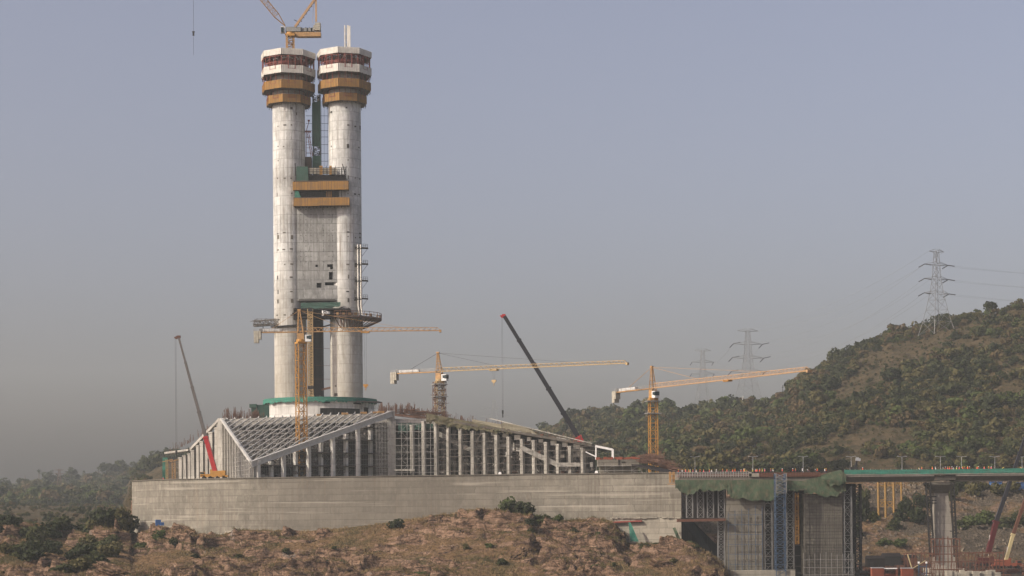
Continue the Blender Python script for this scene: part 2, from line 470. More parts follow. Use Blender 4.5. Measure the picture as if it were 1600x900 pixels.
def column(px):
    sky = float(np.interp(px, *zip(*SKY))); yr = float(np.interp(px, *zip(*RIDGE)))
    pts = [(-400, -31.5), (480, -31.5)]
    if px < 978:
        cr = float(np.interp(px, list(CREST), list(CREST.values())))
        if px < 206:
            pts += [(560, cz(px, 560, 940)), (590, cz(px, 590, 905)), (688, cz(px, 688, cr + (905 - cr) * .36)), (714, cz(px, 714, cr + 3)), (722, cz(px, 722, cr)), (745, cz(px, 745, cr + 6) - 1),
                    (800, -9.5), (900, -5), (1150, cz(px, 1150, 803)), (1500, cz(px, 1500, 794)), (1750, cz(px, 1750, 782)), (yr, cz(px, yr, sky))] if yr > 1900 else \
                   [(560, cz(px, 560, 940)), (590, cz(px, 590, 905)), (688, cz(px, 688, cr + (905 - cr) * .36)), (714, cz(px, 714, cr + 3)), (722, cz(px, 722, cr)), (745, cz(px, 745, cr + 6) - 1),
                    (800, -9.5), (900, -5), (1150, cz(px, 1150, 800)), (1300, cz(px, 1300, 782)), (yr, cz(px, yr, sky))]
        else:
            wy = wallY(px)
            pts += [(560, cz(px, 560, 940)), (590, cz(px, 590, 905)), (wy - 38, cz(px, wy - 38, cr + (905 - cr) * .42)), (wy - 12, cz(px, wy - 12, cr + 3)), (wy - 5, cz(px, wy - 5, cr)),
                    (wy + 6, cz(px, wy + 6, cr) - .5), (wy + 30, 0), (920, 10), (1000, 13)]
            pts += [(yr, cz(px, yr, sky))]
    elif px < 1142:
        sp = float(np.interp(px, list(SPUR), list(SPUR.values())))
        pts += [(560, cz(px, 560, 945)), (588, cz(px, 588, 908)), (622, cz(px, 622, sp + 3)), (630, cz(px, 630, sp)), (640, cz(px, 640, sp + 4))]
        if px < 1066: pts += [(648, cz(px, 648, 856)), (700, 0), (880, 12), (960, 16)]
        else: pts += [(660, -22), (735, -22), (760, cz(px, 760, 862)), (800, cz(px, 800, 815)), (868, cz(px, 868, 757)), (878, cz(px, 878, 750)), (915, cz(px, 878, 750) + .4)]
        pts += [(yr, cz(px, yr, sky))]
    else:
        zr = 15.0
        pts += [(560, -27), (600, -23.5), (735, -22.5), (752, cz(px, 752, 874)), (768, cz(px, 768, 856)), (785, cz(px, 785, 838)), (812, cz(px, 812, 808)), (850, cz(px, 850, 768)), (868, zr - .6), (876, zr), (915, zr + .3)]
        pts += [(yr, cz(px, yr, sky))]
    pts += [(yr + 60, pts[-1][1] - 3), (yr + 700, pts[-1][1] * .5), (3600, 10), (9000, 10)]
    pts.sort()
    return pts
CPX = sorted(set(list(range(-400, 2301, 60)) + [int(k) for k in CREST if k > -400] + [206, 977, 978, 985] + list(SPUR) + [1065, 1067, 1143] + [int(s_[0]) for s_ in SKY] + list(range(860, 960, 14))))
CDEF = [column(c) for c in CPX]

def HB(X, Y):
    """smooth base height"""
    X = np.asarray(X, float); Y = np.asarray(Y, float)
    Ys = np.maximum(Y, 60.0)
    z0 = np.zeros_like(Y)
    px = 800 + F * X / Ys
    for _ in range(2):                       # undo the camera roll when finding the bearing
        px = 800 + F * X / Ys - (np.clip(z0, -40, 200) / Ys) * SA * F
        px = np.clip(px, -399, 2299)
        idx = np.clip(np.searchsorted(CPX, px, side='right') - 1, 0, len(CPX) - 2)
        z = np.zeros_like(Y)
        Zc = np.stack([np.interp(Y, [p[0] for p in d], [p[1] for p in d]) for d in CDEF]) if Y.size < 4000 else None
        c = np.asarray(CPX, float)
        t = (px - c[idx]) / (c[idx + 1] - c[idx])
        if Zc is not None:
            k = np.arange(Y.size)
            z = Zc[idx.ravel(), k].reshape(Y.shape) * (1 - t) + Zc[idx.ravel() + 1, k].reshape(Y.shape) * t if Y.ndim == 1 else z
        else:
            for i in range(len(CPX) - 1):
                mk = idx == i
                if not mk.any(): continue
                a = np.interp(Y[mk], [p[0] for p in CDEF[i]], [p[1] for p in CDEF[i]])
                b = np.interp(Y[mk], [p[0] for p in CDEF[i + 1]], [p[1] for p in CDEF[i + 1]])
                z[mk] = a * (1 - t[mk]) + b * t[mk]
        z0 = z
    return z, px
def H(X, Y):
    X = np.atleast_1d(np.asarray(X, float)); Y = np.atleast_1d(np.asarray(Y, float))
    sh = X.shape
    X = X.ravel(); Y = Y.ravel()
    z, px = HB(X, Y)
    Yw = np.interp(px, WPX, WY)
    fg = np.clip((Y - 500) / 50, 0, 1) * np.clip((Yw - 4 - Y) / 9, 0.12, 1)
    lf = np.clip((206 - px) / 45, 0, 1); fg = fg * (1 - lf) + lf * np.clip((Y - 500) / 50, 0, 1) * np.clip((860 - Y) / 60, .25, 1)
    fg = np.where(px > 1142, .08, fg)
    fg = np.where((px > 978) & (px <= 1142), np.clip((Y - 500) / 50, 0, 1) * np.where(Y > 636, .15, 1), fg)
    fg = np.where(Y > 900, 0, fg)
    # jagged bedrock: tilted strata and boulders
    c, s_ = math.cos(.5), math.sin(.5)
    xa, ya = X * c + Y * s_, -X * s_ + Y * c
    r1 = ridged(xa / 26, ya / 12, 3, 3) - .55
    r2 = ridged(xa / 9 + r1, ya / 4.2, 4, 21) - .55
    r3 = fbm(X / 2.2, Y / 2.2, 3, 31)
    big = fbm(X / 45, Y / 45, 2, 5)
    rock = np.clip(fbm(X / 26, Y / 26, 3, 77) * 3.0 + .62, 0.0, 1)
    def terr(q, h_, wd):
        fr = q / h_ - np.floor(q / h_); s = np.clip((fr - (1 - wd)) / wd, 0, 1); s = s * s * (3 - 2 * s)
        return (np.floor(q / h_) + s) * h_ - q
    wz = z + big * 1.5 + r1 * 9 + fbm(X / 9, Y / 9, 3, 12) * 1.6 + X * .16
    ledge = terr(wz, 4.2, .22) * .95
    wz2 = wz + ledge + r2 * 3 - X * .05
    ledge = ledge + terr(wz2, 1.25, .3) * .55
    r4 = ridged(xa / 3.4 + r3, ya / 1.7, 3, 61) - .55
    z = z + fg * (big * 2.0 + (.12 + .88 * rock) * (r1 * 6.5 + r2 * 2.2 + r4 * .6 + r3 * .45 + ledge * 1.15) + r3 * .45 + r4 * .4)
    bank = np.clip((Y - 742) / 14, 0, 1) * np.clip((872 - Y) / 12, 0, 1) * (px > 1066)
    z = z + bank * (r1 * 4.0 + r2 * 3.0 + r3 * 1.1 + r4 * .9)
    hill = np.clip((Y - 930) / 80, 0, 1)
    z = z + hill * (fbm(X / 90, Y / 90, 3, 8) * 5 + r2 * .8 + r1 * 2)
    return z.reshape(sh)

gx = np.concatenate([np.arange(-2900, -640, 60), np.arange(-640, -215, 6), np.arange(-215, 110, .55), np.arange(110, 260, 1.5), np.arange(260, 520, 6), np.arange(520, 2901, 70)])
gy = np.concatenate([np.arange(-300, 520, 20), np.arange(520, 566, 2.5), np.arange(566, 745, .55), np.arange(745, 885, 1.2), np.arange(885, 1400, 5), np.arange(1400, 2100, 12), np.arange(2100, 3501, 60)])
GX, GY = np.meshgrid(gx, gy)
GZ = H(GX, GY)
nx, ny = len(gx), len(gy)
ii = (np.arange(ny - 1)[:, None] * nx + np.arange(nx - 1)[None, :]).ravel()
Fq = np.stack([ii, ii + 1, ii + 1 + nx, ii + nx], 1)

def ground_mat():
    m, t, b, N, L = new_mat('rocky ground')
    g = N('ShaderNodeNewGeometry'); pos = g.outputs['Position']
    sp = N('ShaderNodeSeparateXYZ'); L(pos, sp.inputs[0])
    sn = N('ShaderNodeSeparateXYZ'); L(g.outputs['Normal'], sn.inputs[0])
    strat = noise(t, pos, 1.0, 8, .66, sc=(.16, .16, .95), rot=(0, .42, 0))
    rk = ramp(t, strat, [(.36, (.05, .031, .022)), (.43, (.15, .094, .062)), (.50, (.245, .158, .105)), (.60, (.32, .213, .145)), (.72, (.40, .285, .205))])
    pale = ramp(t, noise(t, pos, .06, 5, .7), [(.63, (0, 0, 0)), (.68, (1, 1, 1))])
    rk = mix(t, math_(t, 'MULTIPLY', pale, .7), rk, (.27, .245, .22))
    ck = N('ShaderNodeTexVoronoi'); ck.feature = 'DISTANCE_TO_EDGE'; ck.inputs['Scale'].default_value = 1.0
    mpk = N('ShaderNodeMapping'); mpk.inputs['Scale'].default_value = (.16, .16, .42); mpk.inputs['Rotation'].default_value = (0, .42, .3)
    dvk = N('ShaderNodeVectorMath'); dvk.operation = 'MULTIPLY_ADD'; nk = N('ShaderNodeTexNoise'); nk.inputs['Scale'].default_value = .35; nk.inputs['Detail'].default_value = 5
    L(pos, nk.inputs['Vector']); L(nk.outputs['Color'], dvk.inputs[0]); dvk.inputs[1].default_value = (5, 5, 3); L(pos, dvk.inputs[2]); L(dvk.outputs[0], mpk.inputs[0]); L(mpk.outputs[0], ck.inputs['Vector'])
    rk = mix(t, math_(t, 'MULTIPLY', ramp(t, ck.outputs['Distance'], [(.01, (1, 1, 1)), (.07, (0, 0, 0))]), .7), rk, (.035, .024, .018))
    gr = ramp(t, noise(t, pos, .35, 9, .75), [(.30, (.075, .048, .026)), (.5, (.165, .105, .054)), (.72, (.24, .158, .083))])
    grn = ramp(t, noise(t, pos, .045, 6, .7), [(.50, (0, 0, 0)), (.60, (1, 1, 1))])
    gr = mix(t, math_(t, 'MULTIPLY', grn, .6), gr, (.048, .052, .022))
    slope = math_(t, 'ADD', sn.outputs[2], math_(t, 'MULTIPLY', math_(t, 'SUBTRACT', noise(t, pos, .18, 6, .7), .5), .75))
    fs = ramp(t, slope, [(.765, (0, 0, 0)), (.90, (1, 1, 1))])
    c = mix(t, fs, rk, gr)
    # gravel and spoil on the river bank to the right
    gm = math_(t, 'MULTIPLY', math_(t, 'GREATER_THAN', sp.outputs[0], 72.0), math_(t, 'GREATER_THAN', sp.outputs[1], 742.0))
    gm = math_(t, 'MULTIPLY', gm, math_(t, 'LESS_THAN', sp.outputs[1], 866.0))
    gravel = ramp(t, noise(t, pos, 1.3, 9, .8), [(.32, (.035, .029, .02)), (.5, (.095, .077, .056)), (.70, (.18, .15, .115))])
    gsel = ramp(t, noise(t, pos, .035, 5, .6), [(.44, (0, 0, 0)), (.54, (1, 1, 1))])
    c = mix(t, math_(t, 'MULTIPLY', gm, gsel), c, gravel)
    # hillside soil
    hm = math_(t, 'GREATER_THAN', sp.outputs[1], 905.0)
    soil = ramp(t, noise(t, pos, .12, 10, .8), [(.36, (.034, .031, .016)), (.50, (.072, .056, .029)), (.62, (.11, .078, .042)), (.74, (.20, .135, .075))])
    c = mix(t, hm, c, soil)
    # excavated yard floor
    ym = math_(t, 'MULTIPLY', math_(t, 'LESS_THAN', sp.outputs[1], 742.0), math_(t, 'GREATER_THAN', sp.outputs[0], 74.0))
    c = mix(t, math_(t, 'MULTIPLY', ym, .85), c, (.05, .043, .037))
    L(c, b.inputs['Base Color'])
    b.inputs['Roughness'].default_value = .95; b.inputs['Specular IOR Level'].default_value = .1
    bp = N('ShaderNodeBump'); bp.inputs['Strength'].default_value = .9; bp.inputs['Distance'].default_value = 1.8
    vo = N('ShaderNodeTexVoronoi'); vo.feature = 'DISTANCE_TO_EDGE'; vo.inputs['Scale'].default_value = .55
    L(pos, vo.inputs['Vector'])
    h = math_(t, 'ADD', math_(t, 'MULTIPLY', strat, 2.2), math_(t, 'MULTIPLY', noise(t, pos, 1.1, 8, .75), 1.0))
    h = math_(t, 'ADD', h, math_(t, 'MULTIPLY', math_(t, 'MINIMUM', vo.outputs[0], .25), 1.2))
    L(h, bp.inputs['Height']); L(bp.outputs[0], b.inputs['Normal'])
    return m
GM = ground_mat()
me = np_mesh('ground', np.stack([GX.ravel(), GY.ravel(), GZ.ravel()], 1), Fq, [GM], smooth=False)
tag(link_mesh('ground', me), kind='structure')

# road along the foot of the hill, with a kerb
RY = 888.0
mroad = MB(); mk = MB()
for x0 in range(-40, 640, 20):
    def hz_(x, y): return float(H([x], [y])[0])
    za = max(hz_(x0, RY + d) for d in (-5, 0, 5)) + .35; zb = max(hz_(x0 + 20, RY + d) for d in (-5, 0, 5)) + .35
    mroad.add([(x0, RY - 5, za), (x0 + 20, RY - 5, zb), (x0 + 20, RY + 5, zb), (x0, RY + 5, za)], [(0, 1, 2, 3)])
    mk.bar((x0, RY - 5.2, za), (x0 + 20, RY - 5.2, zb), .4, .5)
tag(mroad.build('road', paint('worn asphalt', (.06, .056, .05), .9, 0, .5, (.16, .12, .08))), kind='structure')
tag(mk.build('road_kerb', M['foot']), kind='structure')

# air
def haze():
    m, t, b, N, L = new_mat('haze'); t.nodes.remove(b)
    v = N('ShaderNodeVolumePrincipled')
    v.inputs['Color'].default_value = (.915, .99, 1.0, 1)
    v.inputs['Density'].default_value = HAZE_DENSITY
    v.inputs['Anisotropy'].default_value = 0.0
    L(v.outputs[0], t.nodes['Material Output'].inputs['Volume'])
    h = MB(); h.box((0, 1625, 122), (5900, 3950, 316))
    tag(h.build('haze', m), kind='stuff')
haze()

# ================================================================== RETAINING WALL
wt = thing('retaining_wall', 'long curved grey-brown concrete retaining wall carrying the building platform above the rocks', 'retaining wall', (XZ(640, 672, ZT), 672, -12))
def wall_pts():
    pxs = np.linspace(206, 1064, 90)
    return [(XZ(p_, wallY(p_), ZT), wallY(p_)) for p_ in pxs]
wp = wall_pts()
def uv_wall(name, pts, z0, z1, mat, parent, nz=1, thick=1.2):
    """vertical wall sheet along pts with thickness, UV = (arc length, height)"""
    o0 = WL[parent.name]
    s_ = [0.0]
    for a, b in zip(pts[:-1], pts[1:]): s_.append(s_[-1] + math.hypot(b[0] - a[0], b[1] - a[1]))
    vs, fs, uvs = [], [], []
    n = len(pts)
    for (x, y) in pts: vs += [(x - o0[0], y - o0[1], z0 - o0[2]), (x - o0[0], y - o0[1], z1 - o0[2])]
    for i in range(n - 1):
        fs.append((2 * i, 2 * i + 2, 2 * i + 3, 2 * i + 1)); uvs += [(s_[i], z0), (s_[i + 1], z0), (s_[i + 1], z1), (s_[i], z1)]
    me = bpy.data.meshes.new(name); me.from_pydata(vs, [], fs); me.materials.append(mat)
    ul = me.uv_layers.new(name='UVMap'); ul.data.foreach_set('uv', np.array(uvs, np.float32).ravel())
    return link_mesh(name, me, parent)
uv_wall('wall_face', wp, -14, ZT, M['wall'], wt)
back = [(wp[-1][0] + 4, 900), (wp[0][0] + 18, 900), (wp[0][0] + 6, 780)]
mb = MB()
mb.prism([(x, y + .05) for x, y in wp] + back, -13.9, ZT - .02)
mb.build('platform_fill', M['foot'], wt)
mb = MB()
for a, b in zip(wp[:-1], wp[1:]): mb.bar((a[0], a[1] + .1, ZT + .12), (b[0], b[1] + .1, ZT + .12), .9, .28)
mb.build('coping', M['wall'], wt)
# low footings at the left end and under the right end
mb = MB()
def footing(px0, px1, off, z0, z1, n=10):
    q = [(XZ(p_, wallY(p_), 0), wallY(p_)) for p_ in np.linspace(px0, px1, n)]
    mb.prism([(x, y - off) for x, y in q] + [(x, y + .5) for x, y in q[::-1]], z0, z1)
footing(206, 352, 2.0, -14, -7.2)
footing(352, 560, 1.2, -12, -6.2)
footing(960, 1064, .9, -14, -2.6)
mb.build('footing', M['foot'], wt)
mb = MB()
for i in range(34):                           # broken lumps of concrete on the footing ledge
    px = random.uniform(955, 1062); Y = wallY(px)
    mb.box((XZ(px, Y, 0), Y - .9, -2.5 + random.random() * .35), (random.uniform(.4, 2.2), 1.0, random.uniform(.2, .7)), random.uniform(-.2, .2))
mb.build('broken_concrete', M['foot'], wt)
# wing wall returning into the shade under the trestle
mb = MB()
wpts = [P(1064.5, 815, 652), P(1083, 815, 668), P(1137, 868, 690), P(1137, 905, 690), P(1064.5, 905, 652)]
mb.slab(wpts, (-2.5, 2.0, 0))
mb.build('wing_wall', M['damp_and_shade'], wt)  # shade on this face comes from the near-black colour
mb = MB(); mb.bar(P(957, 816, 655), P(1003, 814, 653), 1.0, .5)
tag(mb.build('steel_beam', M['redframe']), 'short dark red steel beam lying along the ledge at the right foot of the wall', 'beam')
mb = MB()
def net_sheet(mb, pts_top, pts_bot, thick=.15, jag=.4, n=None, wave=.5, seed=1):
    """hanging net between two polylines; pts are world Vectors"""
    rr = random.Random(seed)
    rows = 5
    n = n or len(pts_top)
    def lp(pts, t):
        k = t * (len(pts) - 1); i = min(int(k), len(pts) - 2); return Vector(pts[i]).lerp(Vector(pts[i + 1]), k - i)
    g = []
    for i in range(n + 1):
        t = i / n
        a, b = lp(pts_top, t), lp(pts_bot, t) + Vector((0, 0, rr.uniform(-jag, jag)))
        for j in range(rows + 1):
            p = a.lerp(b, j / rows)
            p.y += (float(fbm(np.array([i * .17 + seed]), np.array([j * .7 + seed]), 4, seed, .6)[0]) * 1.9 * wave + (j == 2) * .3 * wave * math.sin(i * .37 + seed)) * (.25 + j / rows)
            g.append(p)
    fs = [(i * (rows + 1) + j, (i + 1) * (rows + 1) + j, (i + 1) * (rows + 1) + j + 1, i * (rows + 1) + j + 1) for i in range(n) for j in range(rows)]
    o = len(g)
    g2 = [p + Vector((0, thick, 0)) for p in g]
    mb.add(g + g2, fs + [tuple(k + o for k in f[::-1]) for f in fs])
mb = MB(); net_sheet(mb, [P(982, 816, 651), P(985, 816, 651)], [P(985, 846, 649), P(998, 846, 649)], n=5, jag=.1)
tag(mb.build('debris_net', M['net_green']), 'narrow green net hanging down the pale footing beside the rocks', 'net')
mb = MB(); net_sheet(mb, [P(1051, 825, 650), P(1055, 824, 650)], [P(1058, 843, 648), P(1064, 843, 648)], n=5, jag=.1)
tag(mb.build('debris_net', M['net_dull']), 'pale green net strip at the right corner of the pale footing', 'net')
mb = MB()
p0 = P(247, 819, 702)
mb.box((p0.x, p0.y, p0.z + .6), (2.0, 1.6, 2.2), .3)
mb.box((p0.x + 1.6, p0.y, p0.z + .1), (1.2, 1.4, 1.2), .3)
tag(mb.build('tarpaulin', M['blue_sheet']), 'small bright blue tarpaulin bundle at the left foot of the retaining wall', 'tarpaulin')

# ================================================================== PODIUM (star-shaped base under construction)
pod = thing('unfinished_podium', 'star-shaped concrete base building under construction with sloping roof trusses and rows of columns', 'building', (XZ(500, 760, ZT), 760, ZT))
A_, B_, C_ = P(346, 655, 745), P(612, 643, 742), P(392, 722, 700)
def bary(a, b): return A_ + (B_ - A_) * a + (C_ - A_) * b
mb = MB(); low = MB()
NT = 21
for i in range(NT):
    t = .03 + i * .945 / (NT - 1)
    if t < .594: k = t / 1.963
    else: k = (1 - t) / 1.342
    e = bary(t - 1.963 * k, 3.305 * k); s_ = bary(t, 0)
    n = max(2, int((e - s_).length / 4.6))
    mb.bar(s_, e, .27, .34); low.zig(s_ + Vector((0, 0, -1.9)), e + Vector((0, 0, -1.9)), Vector((0, 0, 1.7)), n, .22, .13)
    mb.bar(s_ + Vector((0, 0, .5)), s_ + Vector((0, 0, -1.8)), .34)
    mb.bar(s_ + Vector((0, 0, .5)), s_.lerp(e, .06) + Vector((.6, 0, 0)), .3)
mb.build('roof_rafters', M['truss'], pod); low.build('truss_webs', M['steel'], pod)
mb = MB()
for b in (.07, .30, .52, .74):
    mb.zig(bary(0, b), bary(1 - b, b), Vector((0, 0, -1.7)), int(16 * (1 - b)) + 3, .24, .12)
for i in range(22):                         # stray braces under the roof
    a, b = random.random(), random.random()
    if a + b > .95: a, b = 1 - a, 1 - b
    p = bary(a, b); mb.bar(p + Vector((0, 0, -.5)), p + Vector((random.uniform(-5, 5), random.uniform(0, 4), random.uniform(-4, -1.5))), .2)
mb.build('roof_ties', M['steel'], pod)
mb = MB(); mb.bar(A_, C_, .9, 1.0); mb.build('edge_beam', M['truss'], pod)
mb = MB(); dn = Vector((0, 0, 1))
mb.bar(C_ + dn * .1, B_ + dn * .1, 1.5, .4); mb.bar(C_ - dn * .9, B_ - dn * .9, .5, 1.6); mb.bar(C_ - dn * 1.9, B_ - dn * 1.9, 1.3, .35)
mb.build('edge_beam', M['truss'], pod)
mb = MB()
for a in (.05, .1, .16):
    p = bary(.42 + a * 3, .02); m_ = MB(); m_.box(p + Vector((0, 0, .3)), (1.8, 1, .7), .3); m_.build('roof_block', M['yellow_old'], pod)
for a in (.72, .83, .93):
    p = bary(a, .03); m_ = MB(); m_.box(p + Vector((0, 0, .5)), (2.6, 1.0, .8), .2); m_.build('roof_block', M['yellow_old'], pod)
mb = MB()
mb.slab([P(392, 700, 700.6) , A_ + Vector((1, 1.6, 0)), B_ + Vector((-.5, 1.2, -.3)), B_ + Vector((-.5, 1.2, -2.6)), A_ + Vector((1, 1.6, -2.6))][1:], (0, .6, 0))
mb.build('top_band', M['podium'], pod)

def col(px, Ytop, py_top, w=1.25, z0=ZT, name='column', mat=None, cap=True):
    top = P(px, py_top, Ytop)
    x, y = top.x, top.y
    m_ = MB()
    ROT = -.62
    m_.box((x, y, (z0 + top.z) / 2), (w, w, top.z - z0), ROT)
    if cap: m_.box((x, y, top.z - .3), (w * 1.2, w * 1.2, .5), ROT)
    # formwork rings and starter plates
    for k in range(1, int((top.z - z0) / 3.4)):
        m_.box((x, y, z0 + k * 3.4), (w * 1.03, w * 1.03, .07), ROT)
    return m_.build(name, mat or M['column'], pod)
# right side of the V: tall front columns under the beam and shorter ones between
VC = [(403, 719, 0), (423.6, 721, 1), (442.8, 706, 0), (461.6, 706, 1), (482, 691, 0), (501, 692, 1), (520, 677, 0), (540, 678, 1), (559, 662, 0), (578.4, 664, 1)]
def bcY(px): return float(np.interp(px, [392, 612], [C_.y, B_.y]))
for px, py, short in VC: col(px, bcY(px) + (3.0 if short else .1), py, 1.35, mat=M['column_lit'])
# lit left face under A-C: rib wall
mb = MB()
acl = (C_ - A_)
def ac(t): return A_ + acl * t
mb.prism([(ac(0).x + .8, ac(0).y + .9), (ac(1).x + .8, ac(1).y + .9), (ac(1).x + 1.6, ac(1).y + 2), (ac(0).x + 2, ac(0).y + 1.6)], ZT, [ac(0).z - .6, ac(1).z - .6, ac(1).z - .6, ac(0).z - .6])
mb.build('side_wall', M['podium'], pod)
for i in range(11):
    t = .02 + i * .094
    p = ac(t)
    m_ = MB(); m_.box((p.x + .3, p.y + .3, (ZT + p.z - .7) / 2), (.85, .85, p.z - .7 - ZT), math.atan2(acl.y, acl.x)); m_.build('wall_rib', M['column'], pod)
m_ = MB(); m_.box((A_.x + .4, A_.y + 1.0, (ZT + A_.z) / 2), (3.4, 2.6, A_.z - ZT + .6), -.4); m_.build('corner_pier', M['podium'], pod)
pq = P(610.5, 643, 742)
m_ = MB(); m_.box((pq.x, pq.y + 1.5, (ZT + pq.z) / 2 + .2), (2.9, 3.0, pq.z - ZT + .4), .1); m_.build('corner_pier', M['podium'], pod)
# inner walls and floors
cb = (B_ - C_)
nrm = Vector((-cb.y, cb.x, 0)).normalized()
if nrm.y < 0: nrm = -nrm
mb = MB()
q0, q1 = C_ + nrm * 9 + cb * .05, B_ + nrm * 7 - cb * .02
mb.prism([(q0.x, q0.y), (q1.x, q1.y), (q1.x + nrm.x, q1.y + nrm.y), (q0.x + nrm.x, q0.y + nrm.y)], ZT, [q0.z - 1.5, q1.z - 8, q1.z - 8, q0.z - 1.5])
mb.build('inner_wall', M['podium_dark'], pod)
mb = MB()
for f_ in (5.2, 10.4, 15.6, 20.8):
    lo = max(0, (ZT + f_ - C_.z + 3) / (B_.z - C_.z))
    a, b = C_ + cb * lo + nrm * 5, B_ + nrm * 5
    if lo < .9: mb.bar((a.x, a.y, ZT + f_), (b.x, b.y, ZT + f_), 8.5, .45)
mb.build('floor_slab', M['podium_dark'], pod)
mb = MB()                                     # main core wall behind the trusses
mb.box(((A_.x + B_.x) / 2 + 2, 760, (ZT + 37.2) / 2), (B_.x - A_.x - 2, 1.5, 37.2 - ZT))
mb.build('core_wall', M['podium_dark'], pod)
mb = MB()
mb.prism([(A_.x + 3, 751), (B_.x + 20, 748), (P(700, 650, 760).x, 795), (A_.x + 6, 800)], 36.6, 37.8)
mb.build('top_slab', M['podium'], pod)

# recess between the V and the right wing
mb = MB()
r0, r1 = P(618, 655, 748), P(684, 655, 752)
mb.box(((r0.x + r1.x) / 2, 756, ZT + 11.5), (r1.x - r0.x + 3, 1, 23)); mb.build('recess_wall', M['damp_and_shade'], pod)  # darkness of the recess painted on as wall colour
mb = MB()
mb.bar(P(617, 734.5, 736), P(648, 734.5, 736), 3, .7); mb.build('floor_slab', M['column'], pod); mb = MB(); mb.bar(P(617, 662, 745), P(690, 661, 745), 4, .8)
mb.build('floor_slab', M['column'], pod)
for px, py in ((644, 664), (662, 658)): col(px, 739, py, 1.35)
mb = MB(); mb.box(((r0.x + r1.x) / 2, 748, 36.6), (r1.x - r0.x + 4, 8, 2.2)); mb.build('edge_beam', M['podium'], pod)

# right wing
D_, E_ = P(678, 652, 738), P(925, 694, 714)
de = E_ - D_
def eave(px): return float(np.interp(px, [678, 925], [D_.y, E_.y])), float(np.interp(px, [678, 760, 925], [653, 668, 694]))
wcols = [681.5, 700.5, 720, 739, 757.5, 776, 795, 816, 834.5, 853.5, 872, 891, 910.5]
for i, px in enumerate(wcols):
    Y, py = eave(px)
    col(px, Y + 1.2, py + (9 if i < 8 else 8), 1.35)
for i, px in enumerate(wcols[:-1]):           # second row
    Y, py = eave(px + 9)
    col(px + 9.5, Y + 16, py + 14, 1.1, mat=M['podium_dark'])
mb = MB()
mb.prism([(D_.x, D_.y - .5), (E_.x, E_.y - .5), (E_.x + 8, E_.y + 48), (D_.x, D_.y + 48)], [D_.z - .9, E_.z - .9, E_.z - 1.5, D_.z - .9], [D_.z, E_.z, E_.z - .6, D_.z])
mb.build('roof_slab', M['podium_dark'], pod)
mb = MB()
mb.prism([(D_.x - 2, D_.y + 22), (E_.x + 2, E_.y + 22), (E_.x + 2, E_.y + 23), (D_.x - 2, D_.y + 23)], ZT, [D_.z - 1.2, E_.z - 1.4, E_.z - 1.4, D_.z - 1.2]); mb.build('inner_wall', M['damp_and_shade'], pod)  # wall coloured near black for the shade inside the wing
mb = MB()
for f_, x0, x1 in ((5.2, 840, 915), (10.3, 700, 905), (16, 690, 800)):
    Ya, Yb = eave(x0)[0], eave(x1)[0]
    a = (XZ(x0, Ya, ZT + f_), Ya + 11); b = (XZ(x1, Yb, ZT + f_), Yb + 11)
    mb.bar((*a, ZT + f_), (*b, ZT + f_), 14, .7)
mb.build('floor_slab', M['podium_dark'], pod)
mb = MB()
mb.bar(P(684, 677, 742), P(738, 704, 740), 1.4, 1.8); mb.bar(P(816, 700, 724), P(886, 733, 722), 1.4, 1.9); mb.bar(P(735, 697, 742), P(815, 696, 734), 1.2, 1.4)
mb.bar(P(868, 726, 718), P(912, 726, 717), 1.2, 1.5)
mb.build('raking_beam', M['podium'], pod)
mb = MB()
for px in (757, 775, 793, 812, 830, 848, 868, 886, 904):
    Y, py = eave(px); p = P(px - 3, py + 7, Y + 4)
    m_ = MB(); m_.box(p, (random.uniform(1.4, 2.4), 1.5, random.uniform(1.2, 2.0)), random.uniform(-.3, .3)); m_.build('white_panel', M['white_screen'], pod)
for k in range(12):
    px = random.uniform(790, 815); p = P(px, random.uniform(700, 722), 728)
    m_ = MB(); m_.box(p, (random.uniform(.5, 1.6), .6, random.uniform(.5, 1.6))); m_.build('white_panel', M['white_screen'], pod)
mb = MB(); mb.bar(D_ + Vector((22, -.9, -.6)), E_ + Vector((0, -.9, .25)), .25, .3); mb.build('eave_pipe', M['column'], pod)
# portal frame at the tip of the wing and the low blocks beyond
mb = MB()
mb.bar(P(930, 697, 708), P(957, 702.5, 708), .9, .8); mb.bar(P(957.3, 702, 708), P(957.3, 717, 708), .8); mb.bar(P(931, 697, 708), P(931, 718, 708), .5); mb.bar(P(915, 706, 708), P(932, 714, 708), .4)
mb.build('portal_frame', M['white'], pod)
mb = MB()
a, b = P(934.5, 723, 690), P(998.5, 723, 690)
mb.box(((a.x + b.x) / 2, 694, (P(960, 718, 690).z + P(960, 728.5, 690).z) / 2), (b.x - a.x, 8, 2.5)); mb.build('deck_beam', M['pier'], pod)
mb = MB(); zz = P(960, 729, 692).z
mb.box(((a.x + b.x) / 2 + .3, 696, (ZT + zz) / 2), (b.x - a.x - 1, 6, zz - ZT - .1)); mb.build('lower_wall', M['pier'], pod)
mb = MB(); mb.box((P(967, 728, 690).x, 689.9, P(967, 723, 690).z), (.35, .3, 2.5)); mb.box((P(974, 723, 690).x, 689.9, P(970, 722, 690).z), (1.2, .3, .3)); mb.build('drain_gap', M['form_dark'], pod)
mb = MB()
for k in range(46):
    px = random.uniform(934, 1000); p = P(px, 716.5, random.uniform(691, 697)); mb.box(p + Vector((0, 0, random.uniform(-.2, .3))), (random.uniform(.5, 2.4), .6, random.uniform(.3, .9)))
mb.build('stacked_formwork', M['cont_orange'], pod)
mb = MB()                                     # tangle of rusty rebar and shuttering to the right
